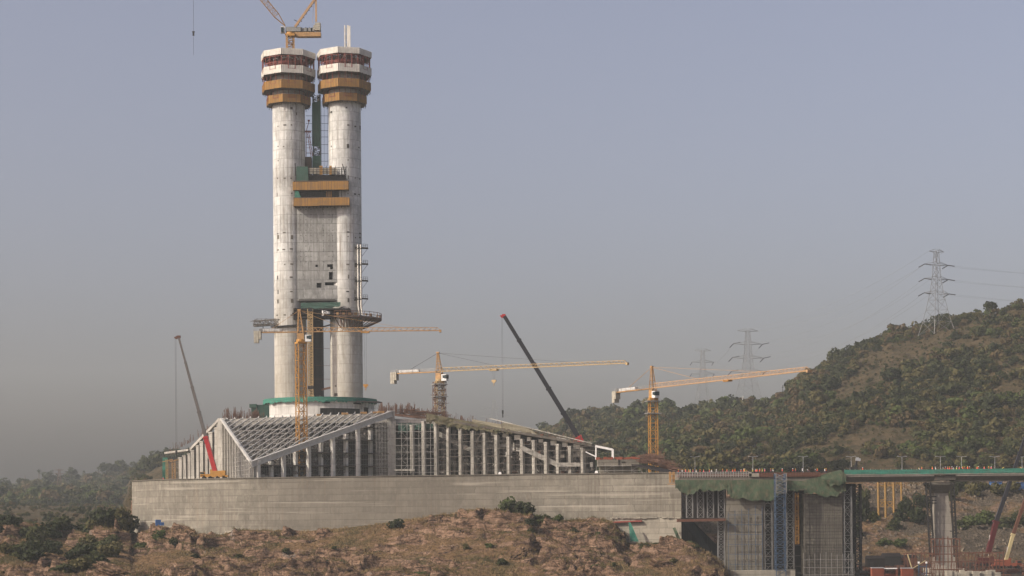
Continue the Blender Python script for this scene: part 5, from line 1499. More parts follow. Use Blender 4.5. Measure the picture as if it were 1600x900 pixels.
boom_crane('mobile crane with cream boom foot at the lower right corner', (1570.5, 880), (1583, 835), (1622, 722), 690, 3, ('cream', 'rust', 'rust'), 1, (1.35, 1.2, .9), ground=-22.4, bodycol='cont_orange', face=-1)
# small knuckle crane behind the green parapet
kc = thing('loader_crane', 'small dark loader crane tip poking over the bridge deck by the green net', 'loader crane', (P(1336, 738, 655).x, 655, ZT))
mb = MB(); mb.bar(P(1334, 742, 655), P(1339, 720, 655), .55); mb.build('boom', M['boom_black'], kc)
mb = MB(); mb.bar(P(1337, 717.5, 655), P(1344.5, 718.5, 655), .7, .9); mb.box(P(1339.5, 716.2, 655), (1.0, .6, .7)); mb.bar(P(1344, 718.5, 655), P(1343.5, 721, 655), .25); mb.build('boom_head', M['galv'], kc)
mb = MB(); q = P(1334, 742, 655); mb.box((q.x, 655, ZT + .9), (2.6, 2, 1.4)); mb.build('base', M['steel_dark'], kc)

# ================================================================== BRIDGE AND APPROACH SPAN
BY = 640.0
def bp(px, py, dy=0): return P(px, py, BY + dy)
def bx(px): return bp(px, 760).x
app = thing('approach_span', 'unfinished approach span on two wide concrete piers between the retaining wall and the finished bridge', 'bridge', (bx(1190), BY, -22))
ZD = bp(1190, 744).z
mb = MB(); mb.box(((bx(1062) + bx(1322)) / 2, BY + 12, ZD - .9), (bx(1322) - bx(1062), 24, 1.8)); mb.build('deck_slab', M['pier'], app)
mb = MB()
for k in range(4): mb.box(((bx(1068) + bx(1318)) / 2, BY + 3 + k * 6, ZD - 3.0), (bx(1318) - bx(1068), 1.2, 2.6))
mb.build('girders', M['form_dark'], app)
for a, b, top, bot in ((1135.5, 1190, 777, 893), (1257, 1315, 772, 905)):
    x0, x1 = bx(a), bx(b) + .3; z1, z0 = bp(0, top).z, -24
    mb = MB(); mb.prism([(x0, BY + 1), (x1, BY + 1), (x1, BY + 9), (x0, BY + 9)], z0, bp(1190, top).z); mb.build('pier', M['pier'], app)
mb = MB(); mb.prism([(bx(1143), BY - 5), (bx(1238), BY - 5), (bx(1250), BY + 12), (bx(1136), BY + 12)], -24, bp(1190, 891).z); mb.build('pile_cap', M['foot'], app)
mb = MB(); mb.prism([(bx(1252), BY - 2), (bx(1322), BY - 2), (bx(1325), BY + 12), (bx(1252), BY + 12)], -24, bp(1290, 897).z); mb.build('pile_cap', M['podium_dark'], app)
mb = MB()
a, b = bx(1058), bx(1170)
for z in (ZD + .35, ZD + .9, ZD + 1.5): mb.bar((a, BY - .2, z), (b, BY - .2, z), .16)
for k in range(29): x = a + (b - a) * k / 28; mb.bar((x, BY - .2, ZD - .3), (x, BY - .2, ZD + 1.7), .18)
mb.build('edge_railing', M['steel'], app)
mb = MB(); mb.box(((bx(1187) + bx(1282)) / 2, BY - .3, ZD + .45), (bx(1282) - bx(1187), .5, 1.5))
for k in range(24): x = bx(1187) + k * .9; mb.bar((x, BY - .6, ZD - .2), (x, BY - .6, ZD + 1.25), .14)
mb.build('edge_formwork', M['rust'], app)
mb = MB(); mb.box((bx(1178), BY - .1, ZD + .4), (3.4, .8, 1.2)); mb.box((bx(1172), BY - .1, ZD + .7), (1.0, .8, 1.6)); mb.build('bearing_block', M['foot'], app)
mb = MB()
for k in range(220):                            # rebar of the deck and clutter
    px = random.uniform(1062, 1318); Y = BY + random.uniform(1, 20); p = Vector((XZ(px, Y, ZD), Y, ZD + .1)); h = random.uniform(.4, 1.6)
    mb.bar(p, p + Vector((random.uniform(-.3, .3), 0, h)), .09)
for k in range(60):
    px = random.uniform(1062, 1318); Y = BY + random.uniform(1, 20); p = Vector((XZ(px, Y, ZD), Y, ZD + random.uniform(.2, 1.1))); mb.bar(p, p + Vector((random.uniform(1, 6), 0, 0)), .1)
mb.build('deck_rebar', M['rebar'], app)
mb = MB()
for px in (1047.5, 1053): mb.box((bx(px), BY + 1, (bp(px, 737).z + bp(px, 754).z) / 2), (.75, .75, bp(px, 737).z - bp(px, 754).z))
mb.bar(bp(1043, 756.5), bp(1058, 756.5), 1.4, .25); mb.bar(bp(1046, 747), bp(1055, 747), .4); mb.bar(bp(1046, 741), bp(1055, 741), .4)
tag(mb.build('bracket_frame', M['yellow_old']), 'small ochre bracket frame hanging on the right end of the retaining wall', 'bracket')
# green drapes
def drape(label, top, bot, n, seed, mat='net_dull', jag=.5, wave=.5, Y=BY - 1.0):
    m_ = MB(); net_sheet(m_, [P(a, b, Y) for a, b in top], [P(a, b, Y - .6) for a, b in bot], n=n, jag=jag, seed=seed, wave=wave * .6)
    return tag(m_.build('debris_net', M[mat], smooth=True), label, 'net')
drape('dusty green net draped along the first part of the approach span beside the wall', [(1055, 750), (1095, 750), (1140, 750)], [(1055, 762), (1068, 771), (1080, 773), (1092, 766), (1110, 767), (1134, 764), (1142, 768)], 34, 1)
drape('baggy dusty green net hanging over the top of the left wide pier', [(1133, 751), (1175, 749), (1214, 749)], [(1135, 768), (1143, 779), (1165, 780), (1190, 782), (1212, 781)], 34, 2)
drape('dusty green net strip behind the blue lattice tower', [(1210, 750), (1258, 752)], [(1210, 780), (1225, 766), (1242, 768), (1258, 765)], 20, 3)
drape('baggy green net hanging over the top of the right wide pier', [(1256, 751), (1280, 745), (1320, 744)], [(1256, 769), (1272, 771), (1288, 775), (1306, 777), (1314, 770), (1322, 766)], 30, 4)
drape('crumpled green net bundle hung on the joint with the finished bridge', [(1282, 743), (1296, 738), (1314, 734), (1322, 742)], [(1284, 752), (1298, 759), (1312, 758), (1322, 754)], 18, 5, 'net_dull', .4, .9, BY - 2.2)

# shoring and lattice towers
def shoring(name, label, px, py0, py1, w_, Y, mat, n, cat='shoring tower', group=None, ch=.22, wb=.10, dark=True):
    a, b = P(px, py1, Y), P(px, py0, Y)
    m_ = MB(); m_.lattice((a.x, Y, a.z), (a.x, Y, b.z), (w_, w_), n, (1, 0, 0), (0, 1, 0), ch, wb)
    return tag(m_.build(name, M[mat]), label, cat, group)
names = ('leftmost', 'second', 'third', 'rightmost')
for k, px in enumerate((1077.5, 1094.5, 1110, 1127)):
    shoring('shoring_tower', f'{names[k]} of the four short steel shoring towers standing on the rusty beam beside the wall', px, 766, 809, 2.1, BY + 3, 'steel_shore', 4, ch=.26, wb=.13)
mb = MB(); mb.bar(bp(1058, 813.5), bp(1133, 812), 3.2, .9)
tag(mb.build('steel_beam', M['rust']), 'long rusty steel beam carrying the four short shoring towers', 'beam')
shoring('shoring_tower', 'slender grey shoring tower standing tight against the left side of the left wide pier', 1127, 815, 886, 2.2, BY + 2, 'steel_shore', 9, ch=.26, wb=.12)
for k, (px, lab) in enumerate(((1200.5, 'grey shoring tower just right of the left wide pier'), (1235, 'dark shoring tower just right of the blue lattice tower'), (1325, 'grey shoring tower just right of the right wide pier'))):
    shoring('shoring_tower', lab, px, 768 if k < 2 else 760, 892 if k < 2 else 900, 2.5, BY + (2, 3, 1)[k], 'steel_shore', 11, ch=.24, wb=.11)
shoring('shoring_tower', 'black shoring tower at the right end of the approach span, outermost one', 1338, 756, 892, 3.0, BY + 5, 'steel_dark', 14, ch=.5, wb=.3)
shoring('shoring_tower', 'yellow and black shoring tower between the blue lattice tower and the right wide pier', 1245.5, 770, 850, 1.0, BY + 4, 'yellow', 10, ch=.32, wb=.2)
bt = shoring('lattice_tower', 'blue lattice hoist tower in front of the span between the two wide piers', 1219.5, 740, 900, 3.3, BY - 4, 'blue_steel', 18, 'lattice tower', ch=.24, wb=.15)
mb = MB(); a = P(1219.5, 744, BY - 4); mb.lattice((a.x, BY - 4, P(0, 780, BY - 4).z), (a.x, BY - 4, a.z + 1), (3.5, 3.5), 5, (1, 0, 0), (0, 1, 0), .26, .15)
mb.build('upper_section', M['steel_shore'], bt)
mb = MB()                                       # near-black screens added to stand for the shade under the span
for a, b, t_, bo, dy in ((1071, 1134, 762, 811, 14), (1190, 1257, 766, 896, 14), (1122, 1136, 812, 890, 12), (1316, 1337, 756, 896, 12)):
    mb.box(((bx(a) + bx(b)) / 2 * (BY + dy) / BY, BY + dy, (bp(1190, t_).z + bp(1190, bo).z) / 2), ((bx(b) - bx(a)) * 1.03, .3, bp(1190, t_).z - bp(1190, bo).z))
tag(mb.build('shade_screen', M['form_dark']), 'near-black screens added to darken the bays under the approach span', 'shade screen')
scaffold('scaffolding', 'blue tube scaffold standing in front of the left wide pier', (bx(1137), BY - .8), (bx(1190), BY - .8), -22, (bp(0, 808).z, bp(0, 800).z), 2.4, 3.4, 1.2, .15, 'blue_steel', False, 1)
scaffold('scaffolding', 'fine dense scaffold net of rods in front of the right wide pier', (bx(1258), BY - .8), (bx(1314), BY - .8), -23, bp(0, 782).z, 1.25, 1.1, 1.0, .10, 'steel_dark', False, 1)
scaffold('scaffolding', 'grey scaffold bay across the dark gap between the two wide piers', (bx(1191), BY - 1.4), (bx(1255), BY - 1.4), -23, bp(0, 790).z, 3.2, 3.6, 1.0, .11, 'steel_mid', False, 1)
scaffold('scaffolding', 'pale tubes at the foot of the right wide pier', (bx(1252), BY - 4), (bx(1330), BY - 4), -25, bp(0, 876).z, 2.0, 2.6, 1.0, .1, 'steel', False, 1)

# finished bridge to the right
br = thing('bridge', 'finished bridge span with pale girder on a flared pier leaving the photo to the right', 'bridge', (bx(1475), BY, -22))
XE = bx(1760)
zg1, zg0 = bp(1450, 741.5).z, bp(1450, 750).z
for a, b in ((1317, 1459), (1493, 1760)):
    mb = MB(); x0, x1 = bx(a), bx(b)
    prof = [(-1, zg1), (-1, zg1 - .55), (1.2, zg0), (9.8, zg0), (12, zg1 - .55), (12, zg1)]
    vs = [(x0, BY + p, z) for p, z in prof] + [(x1, BY + p, z) for p, z in prof]; n = len(prof)
    mb.add(vs, [(i, (i + 1) % n, n + (i + 1) % n, n + i) for i in range(n)] + [tuple(range(n)), tuple(range(n, 2 * n))[::-1]])
    mb.box(((x0 + x1) / 2, BY + 5.5, zg0 - .25), (x1 - x0, 7.5, .5))
    mb.build('girder', M['girder'], br)
mb = MB(); mb.box(((bx(1459) + bx(1493)) / 2, BY + 5.6, (zg1 + zg0) / 2 - .2), (bx(1493) - bx(1459) - .02, 12, zg1 - zg0 - .3)); mb.build('pier_diaphragm', M['podium_dark'], br)  # girder shading over the pier put in as darker concrete
mb = MB(); mb.box(((bx(1317) + XE) / 2, BY + 5.5, zg1 + .12), (XE - bx(1317), 13.4, .22)); mb.build('deck', M['girder'], br)
# flared cap and stem
mb = MB(); x0, x1, x2, x3 = bx(1453), bx(1491), bx(1463), bx(1485)
zc = bp(1470, 753.5).z; zc2 = bp(1470, 757).z; zc3 = bp(1470, 770).z
def frus(m_, xa, xb, ya, yb, z0, xc, xd, yc, yd, z1): m_.add([(xa, ya, z0), (xb, ya, z0), (xb, yb, z0), (xa, yb, z0), (xc, yc, z1), (xd, yc, z1), (xd, yd, z1), (xc, yd, z1)], [(3, 2, 1, 0), (4, 5, 6, 7), (0, 1, 5, 4), (1, 2, 6, 5), (2, 3, 7, 6), (3, 0, 4, 7)])
mb.box(((x0 + x1) / 2, BY + 5.5, (zc + zc2) / 2), (x1 - x0, 10, zc - zc2)); frus(mb, x2, x3, BY + 3, BY + 8, zc3, x0 + .05, x1 - .05, BY + .6, BY + 10.4, zc2 - .01)
mb.build('pier_cap', M['pier'], br)
mb = MB(); frus(mb, bx(1463), bx(1497), BY + 2, BY + 9, -24, x2 + .02, x3 - .02, BY + 3.2, BY + 7.8, zc3 - .01)
mb.build('pier', M['girder'], br)
mb = MB(); mb.box((bx(1480), BY + 5, -21.9), (12.5, 11, 2.4)); mb.build('pile_cap', M['foot'], br)
m_ = MB()
net_sheet(m_, [P(1319, 734.2, BY - 1.2), P(1450, 733.6, BY - 1.2), P(1600, 731.6, BY - 1.2), P(1700, 730, BY - 1.2)], [P(1319, 741, BY - 1.2), P(1450, 740.4, BY - 1.2), P(1600, 738.8, BY - 1.2), P(1700, 737, BY - 1.2)], n=110, jag=.08, wave=.08, seed=8)
tag(m_.build('debris_net', M['net_green']), 'long bright green net along the parapet of the finished bridge', 'net')
m_ = MB()
for px in range(1320, 1700, 8): m_.bar(bp(px, 741.5, -.9), bp(px, 733 if px % 16 else 732, -.9), .12)
m_.build('parapet_posts', M['steel'], br)
for a, b, c, lab in ((1449.5, 1456.5, 1.4, 'black lattice column against the left side of the flared bridge pier'), (1487.5, 1493.5, 1.1, 'black lattice column against the right side of the flared bridge pier')):
    m_ = MB(); p0, p1 = P(b, 870, BY + 1), P(a, 753, BY + 1)
    m_.lattice(p0, p1, (c, c), 16, (1, 0, 0), (0, 1, 0), .3, .14)
    if c > 1.2:
        for py in (776, 782, 786): m_.bar(bp(1449, py, 1), bp(1463, py, 1), .35)
    else:
        for py in (776, 800, 830): m_.bar(bp(1484, py, 1), bp(1491, py, 1), .3)
    tag(m_.build('lattice_column', M['steel_dark']), lab, 'column')
# yellow temporary towers on the bank
yt = thing('temporary_trestle', 'yellow tubular trestle standing on the bank under the bridge girder', 'trestle', (P(1390, 809, 812).x, 812, P(1390, 809, 812).z))
for px in (1373, 1384, 1397):
    a, b = P(px, 811, 812), P(px - 1, 738, 812); mb = MB(); mb.tube((a.x, 812, a.z - 1), (b.x, 812, b.z), .52, n=10); mb.build('leg', M['trestle'], yt)
a, b = P(1409, 806, 822), P(1408, 738, 822); mb = MB(); mb.tube((a.x, 822, a.z - 2), (b.x, 822, b.z), .42, n=10); mb.build('leg', M['trestle'], yt)
mb = MB()
for pa, pb in (((1373, 781), (1384, 791)), ((1384, 781), (1373, 791)), ((1373, 781), (1384, 781)), ((1373, 791), (1384, 791)), ((1372, 752), (1384, 758)), ((1384, 752), (1397, 758)), ((1384, 758), (1397, 752)), ((1397, 758), (1408, 752)), ((1397, 752), (1408, 758)), ((1372, 759), (1397, 759)), ((1384, 791), (1384, 758)), ((1384, 784), (1397, 795)), ((1397, 784), (1384, 795)), ((1384, 784), (1397, 784))): mb.bar(P(*pa, 812), P(*pb, 812), .4)
mb.build('bracing', M['trestle'], yt)
mb = MB(); a = P(1392, 810, 812); mb.box((a.x, 814, a.z - .6), (14, 8, 1.4)); mb.build('footing', M['foot'], yt)

# red falsework and yard clutter
YY = 622.0
def falsework(name, label, px0, px1, py0, py1, Y, nb, lift, mat='rust', depth=5):
    m_ = MB(); x0, x1 = P(px0, py1, Y).x, P(px1, py1, Y).x; z0, z1 = P(px0, py1, Y).z, P(px0, py0, Y).z
    for dy in (0, depth):
        for k in range(nb + 1):
            x = x0 + (x1 - x0) * k / nb; m_.bar((x, Y + dy, z0), (x, Y + dy, z1 + random.uniform(-.3, .8)), .26)
        z = z1
        while z > z0: m_.bar((x0 - .5, Y + dy, z), (x1 + .5, Y + dy, z), .22); z -= lift
        for k in range(nb): 
            x = x0 + (x1 - x0) * k / nb; xb = x0 + (x1 - x0) * (k + 1) / nb
            if k % 2 == 0: m_.bar((x, Y + dy, z0), (xb, Y + dy, z1), .13); m_.bar((xb, Y + dy, z0), (x, Y + dy, z1), .13)
    for k in range(nb + 1): x = x0 + (x1 - x0) * k / nb; m_.bar((x, Y, z1 - .3), (x, Y + depth, z1 - .3), .2)
    return tag(m_.build(name, M[mat]), label, 'falsework')
falsework('falsework', 'tall rust red falsework frame wrapped round the foot of the flared pier', 1461, 1500, 842, 905, YY, 3, 2.6)
falsework('falsework', 'low rust red falsework left of the flared pier', 1418, 1458, 865, 905, YY, 3, 3.4)
falsework('falsework', 'rust red falsework right of the flared pier in front of the maroon crane', 1503, 1568, 864, 905, YY, 6, 3.0)
mb = MB(); mb.bar(P(1418, 866, YY - 1), P(1426, 892, YY - 1), .3); mb.bar(P(1426, 888, YY - 1), P(1446, 876, YY - 1), .2)
tag(mb.build('raking_prop', M['cream']), 'pale raking prop leaning on the low falsework left of the flared pier', 'prop')
def container(label, px0, px1, py0, Y, mat, open_=False):
    a, b = P(px0, py0, Y), P(px1, py0, Y); t = thing('shipping_container', label, 'container', ((a.x + b.x) / 2, Y, -24.5))
    w_ = b.x - a.x; cx = (a.x + b.x) / 2; h = a.z + 24.5; m_ = MB()
    if not open_:
        m_.box((cx, Y + 1.3, -24.5 + h / 2), (w_, 2.5, h))
        k = 0
        while k * .45 < w_: m_.box((a.x + .1 + k * .45, Y - .02, -24.5 + h / 2), (.2, .14, h - .3)); k += 1
        m_.build('body', M[mat], t)
    else:
        for x in (a.x, b.x):
            for y in (Y, Y + 2.4): m_.bar((x, y, -24.5), (x, y, a.z), .22)
        m_.box((cx, Y + 2.4, -23), (w_, .1, 3)); m_.build('body', M[mat], t)
    m_ = MB(); m_.box((cx, Y + 1.25, a.z + .12), (w_ + .2, 2.7, .22)); m_.build('roof', M['white'] if open_ else M['galv'], t)
container('orange ribbed container at the bottom edge, left of the white-roofed frame', 1362.5, 1381, 888, 612, 'cont_orange')
container('open container frame with pale roof between the two orange containers', 1382, 1401.5, 889, 614, 'cont_orange', True)
container('orange ribbed container at the bottom edge, nearest to the flared pier', 1409, 1426.5, 888.5, 613, 'cont_orange')
mb = MB(); a = P(1441, 879, 615)
for px in (1435.5, 1447.5): mb.bar(P(px, 905, 615), P(px, 880, 615), .28)
mb.bar(P(1435.5, 885, 615), P(1447.5, 885, 615), .2); mb.bar(P(1435.5, 893, 615), P(1447.5, 900, 615), .15); mb.bar(P(1447.5, 893, 615), P(1435.5, 900, 615), .15)
fr = tag(mb.build('door_frame', M['blue_steel']), 'small blue steel frame with white tops standing right of the orange containers', 'frame')
mb = MB()
for px in (1435.5, 1447.5): mb.box(P(px, 879, 615), (.5, .5, .6))
mb.build('white_cap', M['white'], fr)
def machine(name, label, px, py_top, w_, Y, mat, cat, rz=0):
    """small site building / covered load with a pitched or stepped outline"""
    a = P(px, py_top, Y); t = thing(name, label, cat, (a.x, Y, -23)); h = a.z + 22.6
    m_ = MB(); m_.box((a.x, Y, -22.8 + h * .4), (w_, 3, h * .8), rz); m_.build('body', M[mat], t)
    m_ = MB(); m_.add([Vector((a.x - w_ / 2 - .2, Y - 1.7, -22.8 + h * .8)), Vector((a.x + w_ / 2 + .2, Y - 1.7, -22.8 + h * .8)), Vector((a.x + w_ / 2 + .2, Y + 1.7, -22.8 + h * .8)), Vector((a.x - w_ / 2 - .2, Y + 1.7, -22.8 + h * .8)), Vector((a.x - w_ / 2, Y, a.z)), Vector((a.x + w_ / 2, Y, a.z))], [(0, 1, 5, 4), (2, 3, 4, 5), (0, 4, 3), (1, 2, 5)]); m_.build('roof', M['form_dark'], t)
    m_ = MB(); m_.box((a.x - w_ * .2, Y - 1.52, -22.8 + h * .3), (w_ * .18, .08, h * .5)); m_.build('door', M['steel_dark'], t)
    return t
machine('site_shed', 'dark low site shed on the yard left of the orange containers', 1367, 868, 7, 715, 'form_dark', 'shed')
machine('site_shed', 'black flat shed on the yard behind the gap between the orange containers', 1392, 864, 7, 722, 'steel_dark', 'shed')
machine('site_shed', 'brown shed on the yard behind the low red falsework', 1416, 867, 8, 726, 'rust', 'shed')
mb = MB()
for k in range(12): 
    px = 1484 + k * 7; p = P(px, 0, 614); mb.box((P(px, 894, 614).x, 616 + random.uniform(-1, 1), P(px, random.uniform(891, 897), 614).z - 1), (random.uniform(1.2, 2.4), 2, 2.2))
tag(mb.build('concrete_blocks', M['foot']), 'row of pale concrete blocks along the bottom edge right of the flared pier', 'blocks', kind='stuff')
mb = MB()
for k in range(170):
    px = random.uniform(1340, 1640); Y = random.uniform(640, 738); X = P(px, 890, Y).x
    z = float(H([X], [Y])[0]); L_ = random.uniform(.5, 4)
    mb.box((X, Y, z + .3), (L_, random.uniform(.5, 1.8), random.uniform(.3, 1.6)), random.uniform(-.5, .5))
tag(mb.build('site_clutter', M['rust']), 'scattered rusty steel and timber lying over the excavated yard', 'site clutter', kind='stuff')
mb = MB()
for k in range(70):
    px = random.uniform(1340, 1640); Y = random.uniform(640, 745); X = P(px, 890, Y).x; z = float(H([X], [Y])[0])
    mb.bar((X, Y, z), (X + random.uniform(-.5, .5), Y, z + random.uniform(1.5, 5)), .14)
tag(mb.build('upright_rods', M['steel_dark']), 'thin dark rods standing here and there over the excavated yard', 'rods', kind='stuff')
mb = MB()
for k in range(1500):
    px = random.uniform(1345, 1640); Y = random.uniform(755, 868) if k > 500 else random.uniform(845, 869); X = P(px, 760, Y).x; z = float(H([X], [Y])[0])
    s_ = random.uniform(.25, 1.2); mb.box((X, Y, z + s_ * .15), (s_, s_ * .8, s_ * .7), random.uniform(0, 3))
tag(mb.build('rubble', paint('brown stone', (.15, .122, .09), .95, 0, .6, (.07, .055, .04), .2)), 'broken brown stone scattered over the bank behind the bridge', 'rubble', kind='stuff')
for px0, px1, py, lab in ((1549, 1566, 757, 'blue tin shed on the bank just left of the dark crane boom'), (1590, 1612, 754, 'blue tin shed on the bank at the right edge of the photo')):
    a, b = P(px0, py, 850), P(px1, py, 850); zg_ = max(float(H([(a.x + b.x) / 2 + q_], [849])[0]) for q_ in (-2, 0, 2)) + 2.9; a.z = b.z = max(zg_, a.z); t = thing('tin_shed', lab, 'shed', ((a.x + b.x) / 2, 850, a.z - 2.9)); w_ = b.x - a.x
    m_ = MB(); m_.box(((a.x + b.x) / 2, 852, a.z - 1.8), (w_, 4, 3.4))
    for k in range(12): m_.box((a.x + w_ * (k + .5) / 12, 849.96, a.z - 1.8), (.12, .1, 3.3))
    m_.build('wall', M['blue_sheet'], t); m_ = MB(); m_.box(((a.x + b.x) / 2, 852, a.z - .02), (w_ + .6, 4.6, .15)); m_.build('roof', M['blue_sheet'], t)

# ------------------------------------------------------------------ street lamps along the road, with poles
lp = thing('street_lamp', 'l', 'street lamp', (0, 0, 0), 'street lamps along the road at the foot of the hill')
mb = MB(); mb.tube((0, 0, 0), (0, 0, 8.6), .12, .08, 8); mb.build('pole', M['galv'], lp)
for s_ in (-1, 1):
    mb = MB(); mb.tube((0, 0, 8.5), (s_ * 1.5, 0, 8.8), .08, .07, 6); mb.build('arm', M['galv'], lp)
    mb = MB(); mb.box((s_ * 1.9, 0, 8.82), (1.0, .35, .16)); mb.build('lamp_head', M['galv'], lp)
lpt = proto_tree(lp)
lamps = [(1086, 'double street lamp just right of the rebar ramp above the deck workers'), (1176.5, 'double street lamp above the left wide pier'), (1255, 'faint double street lamp above the gap between the two wide piers'),
         (1330, 'double street lamp behind the tip of the small loader crane'), (1409.5, 'double street lamp above the yellow trestle'), (1469.5, 'double street lamp directly above the flared pier'),
         (1502.5, 'slender street lamp right of the flared pier'), (1554.5, 'slender street lamp between the flared pier and the dark boom'), (1597, 'street lamp at the right edge of the photo')]
for i, (px, lab) in enumerate(lamps):
    X = P(px, 735, 881).x; z = float(H([X], [881])[0])
    if i == 0: lp.location = (X, 881, z); lp['label'] = lab
    else:
        o = lp.copy(); COL.objects.link(o); o.location = (X, 881, z); o['label'] = lab
        for c, _ in lpt[1]: cc = c.copy(); COL.objects.link(cc); cc.parent = o
    hs_ = min(1.25, (P(px, 713, 881).z - z) / 8.8)
    for o_ in ([lp] if i == 0 else [o]): o_.scale = (1, 1, max(.6, hs_))
# big site floodlight rig on the deck
fl = thing('floodlight_rig', 'dark mast with a wide crossbar of floodlights above the deck left of the second lamp', 'floodlight', (bx(1153), BY + 14, ZD))
q = P(1152.5, 722, BY + 14); mb = MB(); mb.bar((q.x, BY + 14, ZD), (q.x, BY + 14, q.z), .28); mb.build('mast', M['steel_dark'], fl)
mb = MB(); mb.bar(P(1141, 723.5, BY + 14), P(1163, 721.8, BY + 14), .2)
for px in (1141, 1145, 1152, 1161): mb.box(P(px, 722.5, BY + 14), (.8, .4, .5))
mb.bar(P(1161, 722, BY + 14), P(1171, 738, BY + 14), .06); mb.build('crossbar', M['steel_dark'], fl)

# ------------------------------------------------------------------ PEOPLE
def person_mesh(name, pose):
    """one continuous body grown with a skin modifier; pose: dict of joint offsets"""
    J = {'hip': (0, 0, .95), 'waist': (0, 0, 1.12), 'chest': (0, 0, 1.36), 'neck': (0, 0, 1.50), 'head': (0, -.01, 1.62), 'top': (0, 0, 1.72)}
    for s_, n in ((-1, 'l'), (1, 'r')):
        J['hp' + n] = (s_ * .10, 0, .90); J['kn' + n] = (s_ * .12, -.03, .50); J['an' + n] = (s_ * .12, .02, .09); J['to' + n] = (s_ * .13, -.16, .04)
        J['sh' + n] = (s_ * .19, 0, 1.42); J['el' + n] = (s_ * .26, .02, 1.15); J['wr' + n] = (s_ * .25, -.08, .92); J['ha' + n] = (s_ * .24, -.11, .80)
    J.update(pose)
    rad = dict(hip=.15, waist=.14, chest=.17, neck=.06, head=.105, top=.07, hp=.095, kn=.07, an=.045, to=.04, sh=.07, el=.048, wr=.035, ha=.04)
    E = [('hip', 'waist'), ('waist', 'chest'), ('chest', 'neck'), ('neck', 'head'), ('head', 'top')]
    for n in 'lr': E += [('hip', 'hp' + n), ('hp' + n, 'kn' + n), ('kn' + n, 'an' + n), ('an' + n, 'to' + n), ('chest', 'sh' + n), ('sh' + n, 'el' + n), ('el' + n, 'wr' + n), ('wr' + n, 'ha' + n)]
    ks = list(J); me = bpy.data.meshes.new(name); me.from_pydata([J[k] for k in ks], [(ks.index(a), ks.index(b)) for a, b in E], [])
    o = bpy.data.objects.new(name, me); COL.objects.link(o)
    md = o.modifiers.new('skin', 'SKIN')
    sv = me.skin_vertices[0].data
    for i, k in enumerate(ks):
        r = rad.get(k, rad.get(k[:2], .05)); sv[i].radius = (r, r)
        sv[i].use_root = (k == 'hip')
    o.modifiers.new('sub', 'SUBSURF').levels = 1
    dg = bpy.context.evaluated_depsgraph_get(); m2 = bpy.data.meshes.new_from_object(o.evaluated_get(dg)); m2.name = name
    bpy.data.objects.remove(o); bpy.data.meshes.remove(me)
    m2.materials.clear()
    m2.materials.append(M['trouser']); m2.materials.append(M['skin'])
    for p in m2.polygons:
        z = p.center.z; x = abs(p.center.x)
        p.material_index = 1 if (z > 1.46 or (x > .22 and z < 1.12)) else 0
        p.use_smooth = True
    return m2, J
def torso(J, mat, name):
    m_ = MB(); a, b = Vector(J['hip']), Vector(J['chest'])
    ring = []
    for f_, rx, ry in ((-.12, .185, .165), (.2, .18, .155), (.6, .20, .165), (1.0, .225, .175), (1.25, .16, .13)):
        c = a.lerp(b, f_); ring.append([c + Vector((rx * math.cos(t), ry * math.sin(t), 0)) for t in np.linspace(0, 2 * math.pi, 12, endpoint=False)])
    vs = [v for r in ring for v in r]; fs = [(j * 12 + i, j * 12 + (i + 1) % 12, (j + 1) * 12 + (i + 1) % 12, (j + 1) * 12 + i) for j in range(4) for i in range(12)]
    m_.add(vs, fs); me = bpy.data.meshes.new(name); me.from_pydata([tuple(v) for v in m_.v], [], m_.f); me.materials.append(mat); return me
def helmet(J, mat, name):
    c = Vector(J['head']) + Vector((0, 0, .04)); m_ = MB(); vs, fs = [], []
    prof = [(.165, 0), (.14, .01), (.135, .06), (.10, .115), (.04, .14)]
    for r, z in prof: vs += [c + Vector((r * math.cos(t), r * 1.1 * math.sin(t), z)) for t in np.linspace(0, 2 * math.pi, 12, endpoint=False)]
    fs = [(j * 12 + i, j * 12 + (i + 1) % 12, (j + 1) * 12 + (i + 1) % 12, (j + 1) * 12 + i) for j in range(4) for i in range(12)] + [tuple(range(48, 60))]
    me = bpy.data.meshes.new(name); me.from_pydata([tuple(v) for v in vs], [], fs); me.materials.append(mat); return me
poses = [('standing', {}), ('walking', {'knl': (-.11, -.22, .53), 'anl': (-.12, -.25, .10), 'tol': (-.12, -.42, .07), 'knr': (.11, .08, .50), 'anr': (.12, .35, .14), 'tor': (.12, .20, .04), 'wrl': (-.27, .2, .98), 'wrr': (.27, -.28, 1.02), 'hal': (-.27, .25, .9), 'har': (.27, -.36, .94)}),
         ('pointing with a raised arm', {'elr': (.40, -.1, 1.45), 'wrr': (.58, -.2, 1.52), 'har': (.67, -.24, 1.54)}),
         ('bending forward', {'waist': (0, -.12, 1.08), 'chest': (0, -.32, 1.20), 'neck': (0, -.44, 1.25), 'head': (0, -.52, 1.27), 'top': (0, -.60, 1.30), 'shl': (-.18, -.36, 1.22), 'shr': (.18, -.36, 1.22), 'ell': (-.2, -.42, .98), 'elr': (.2, -.42, .98), 'wrl': (-.14, -.5, .78), 'wrr': (.14, -.5, .78), 'hal': (-.12, -.54, .68), 'har': (.12, -.54, .68)})]
PB = []
for nm, ps in poses: me_, J_ = person_mesh('person_body', ps); PB.append((nm, me_, J_))
tops = [('vest_orange', 'orange vest'), ('vest_pink', 'pinkish red shirt'), ('vest_yellow', 'yellow vest'), ('shirt_pale', 'pale shirt')]
hats = [('helmet_white', 'white helmet'), ('helmet_yellow', 'yellow helmet')]
cache = {}
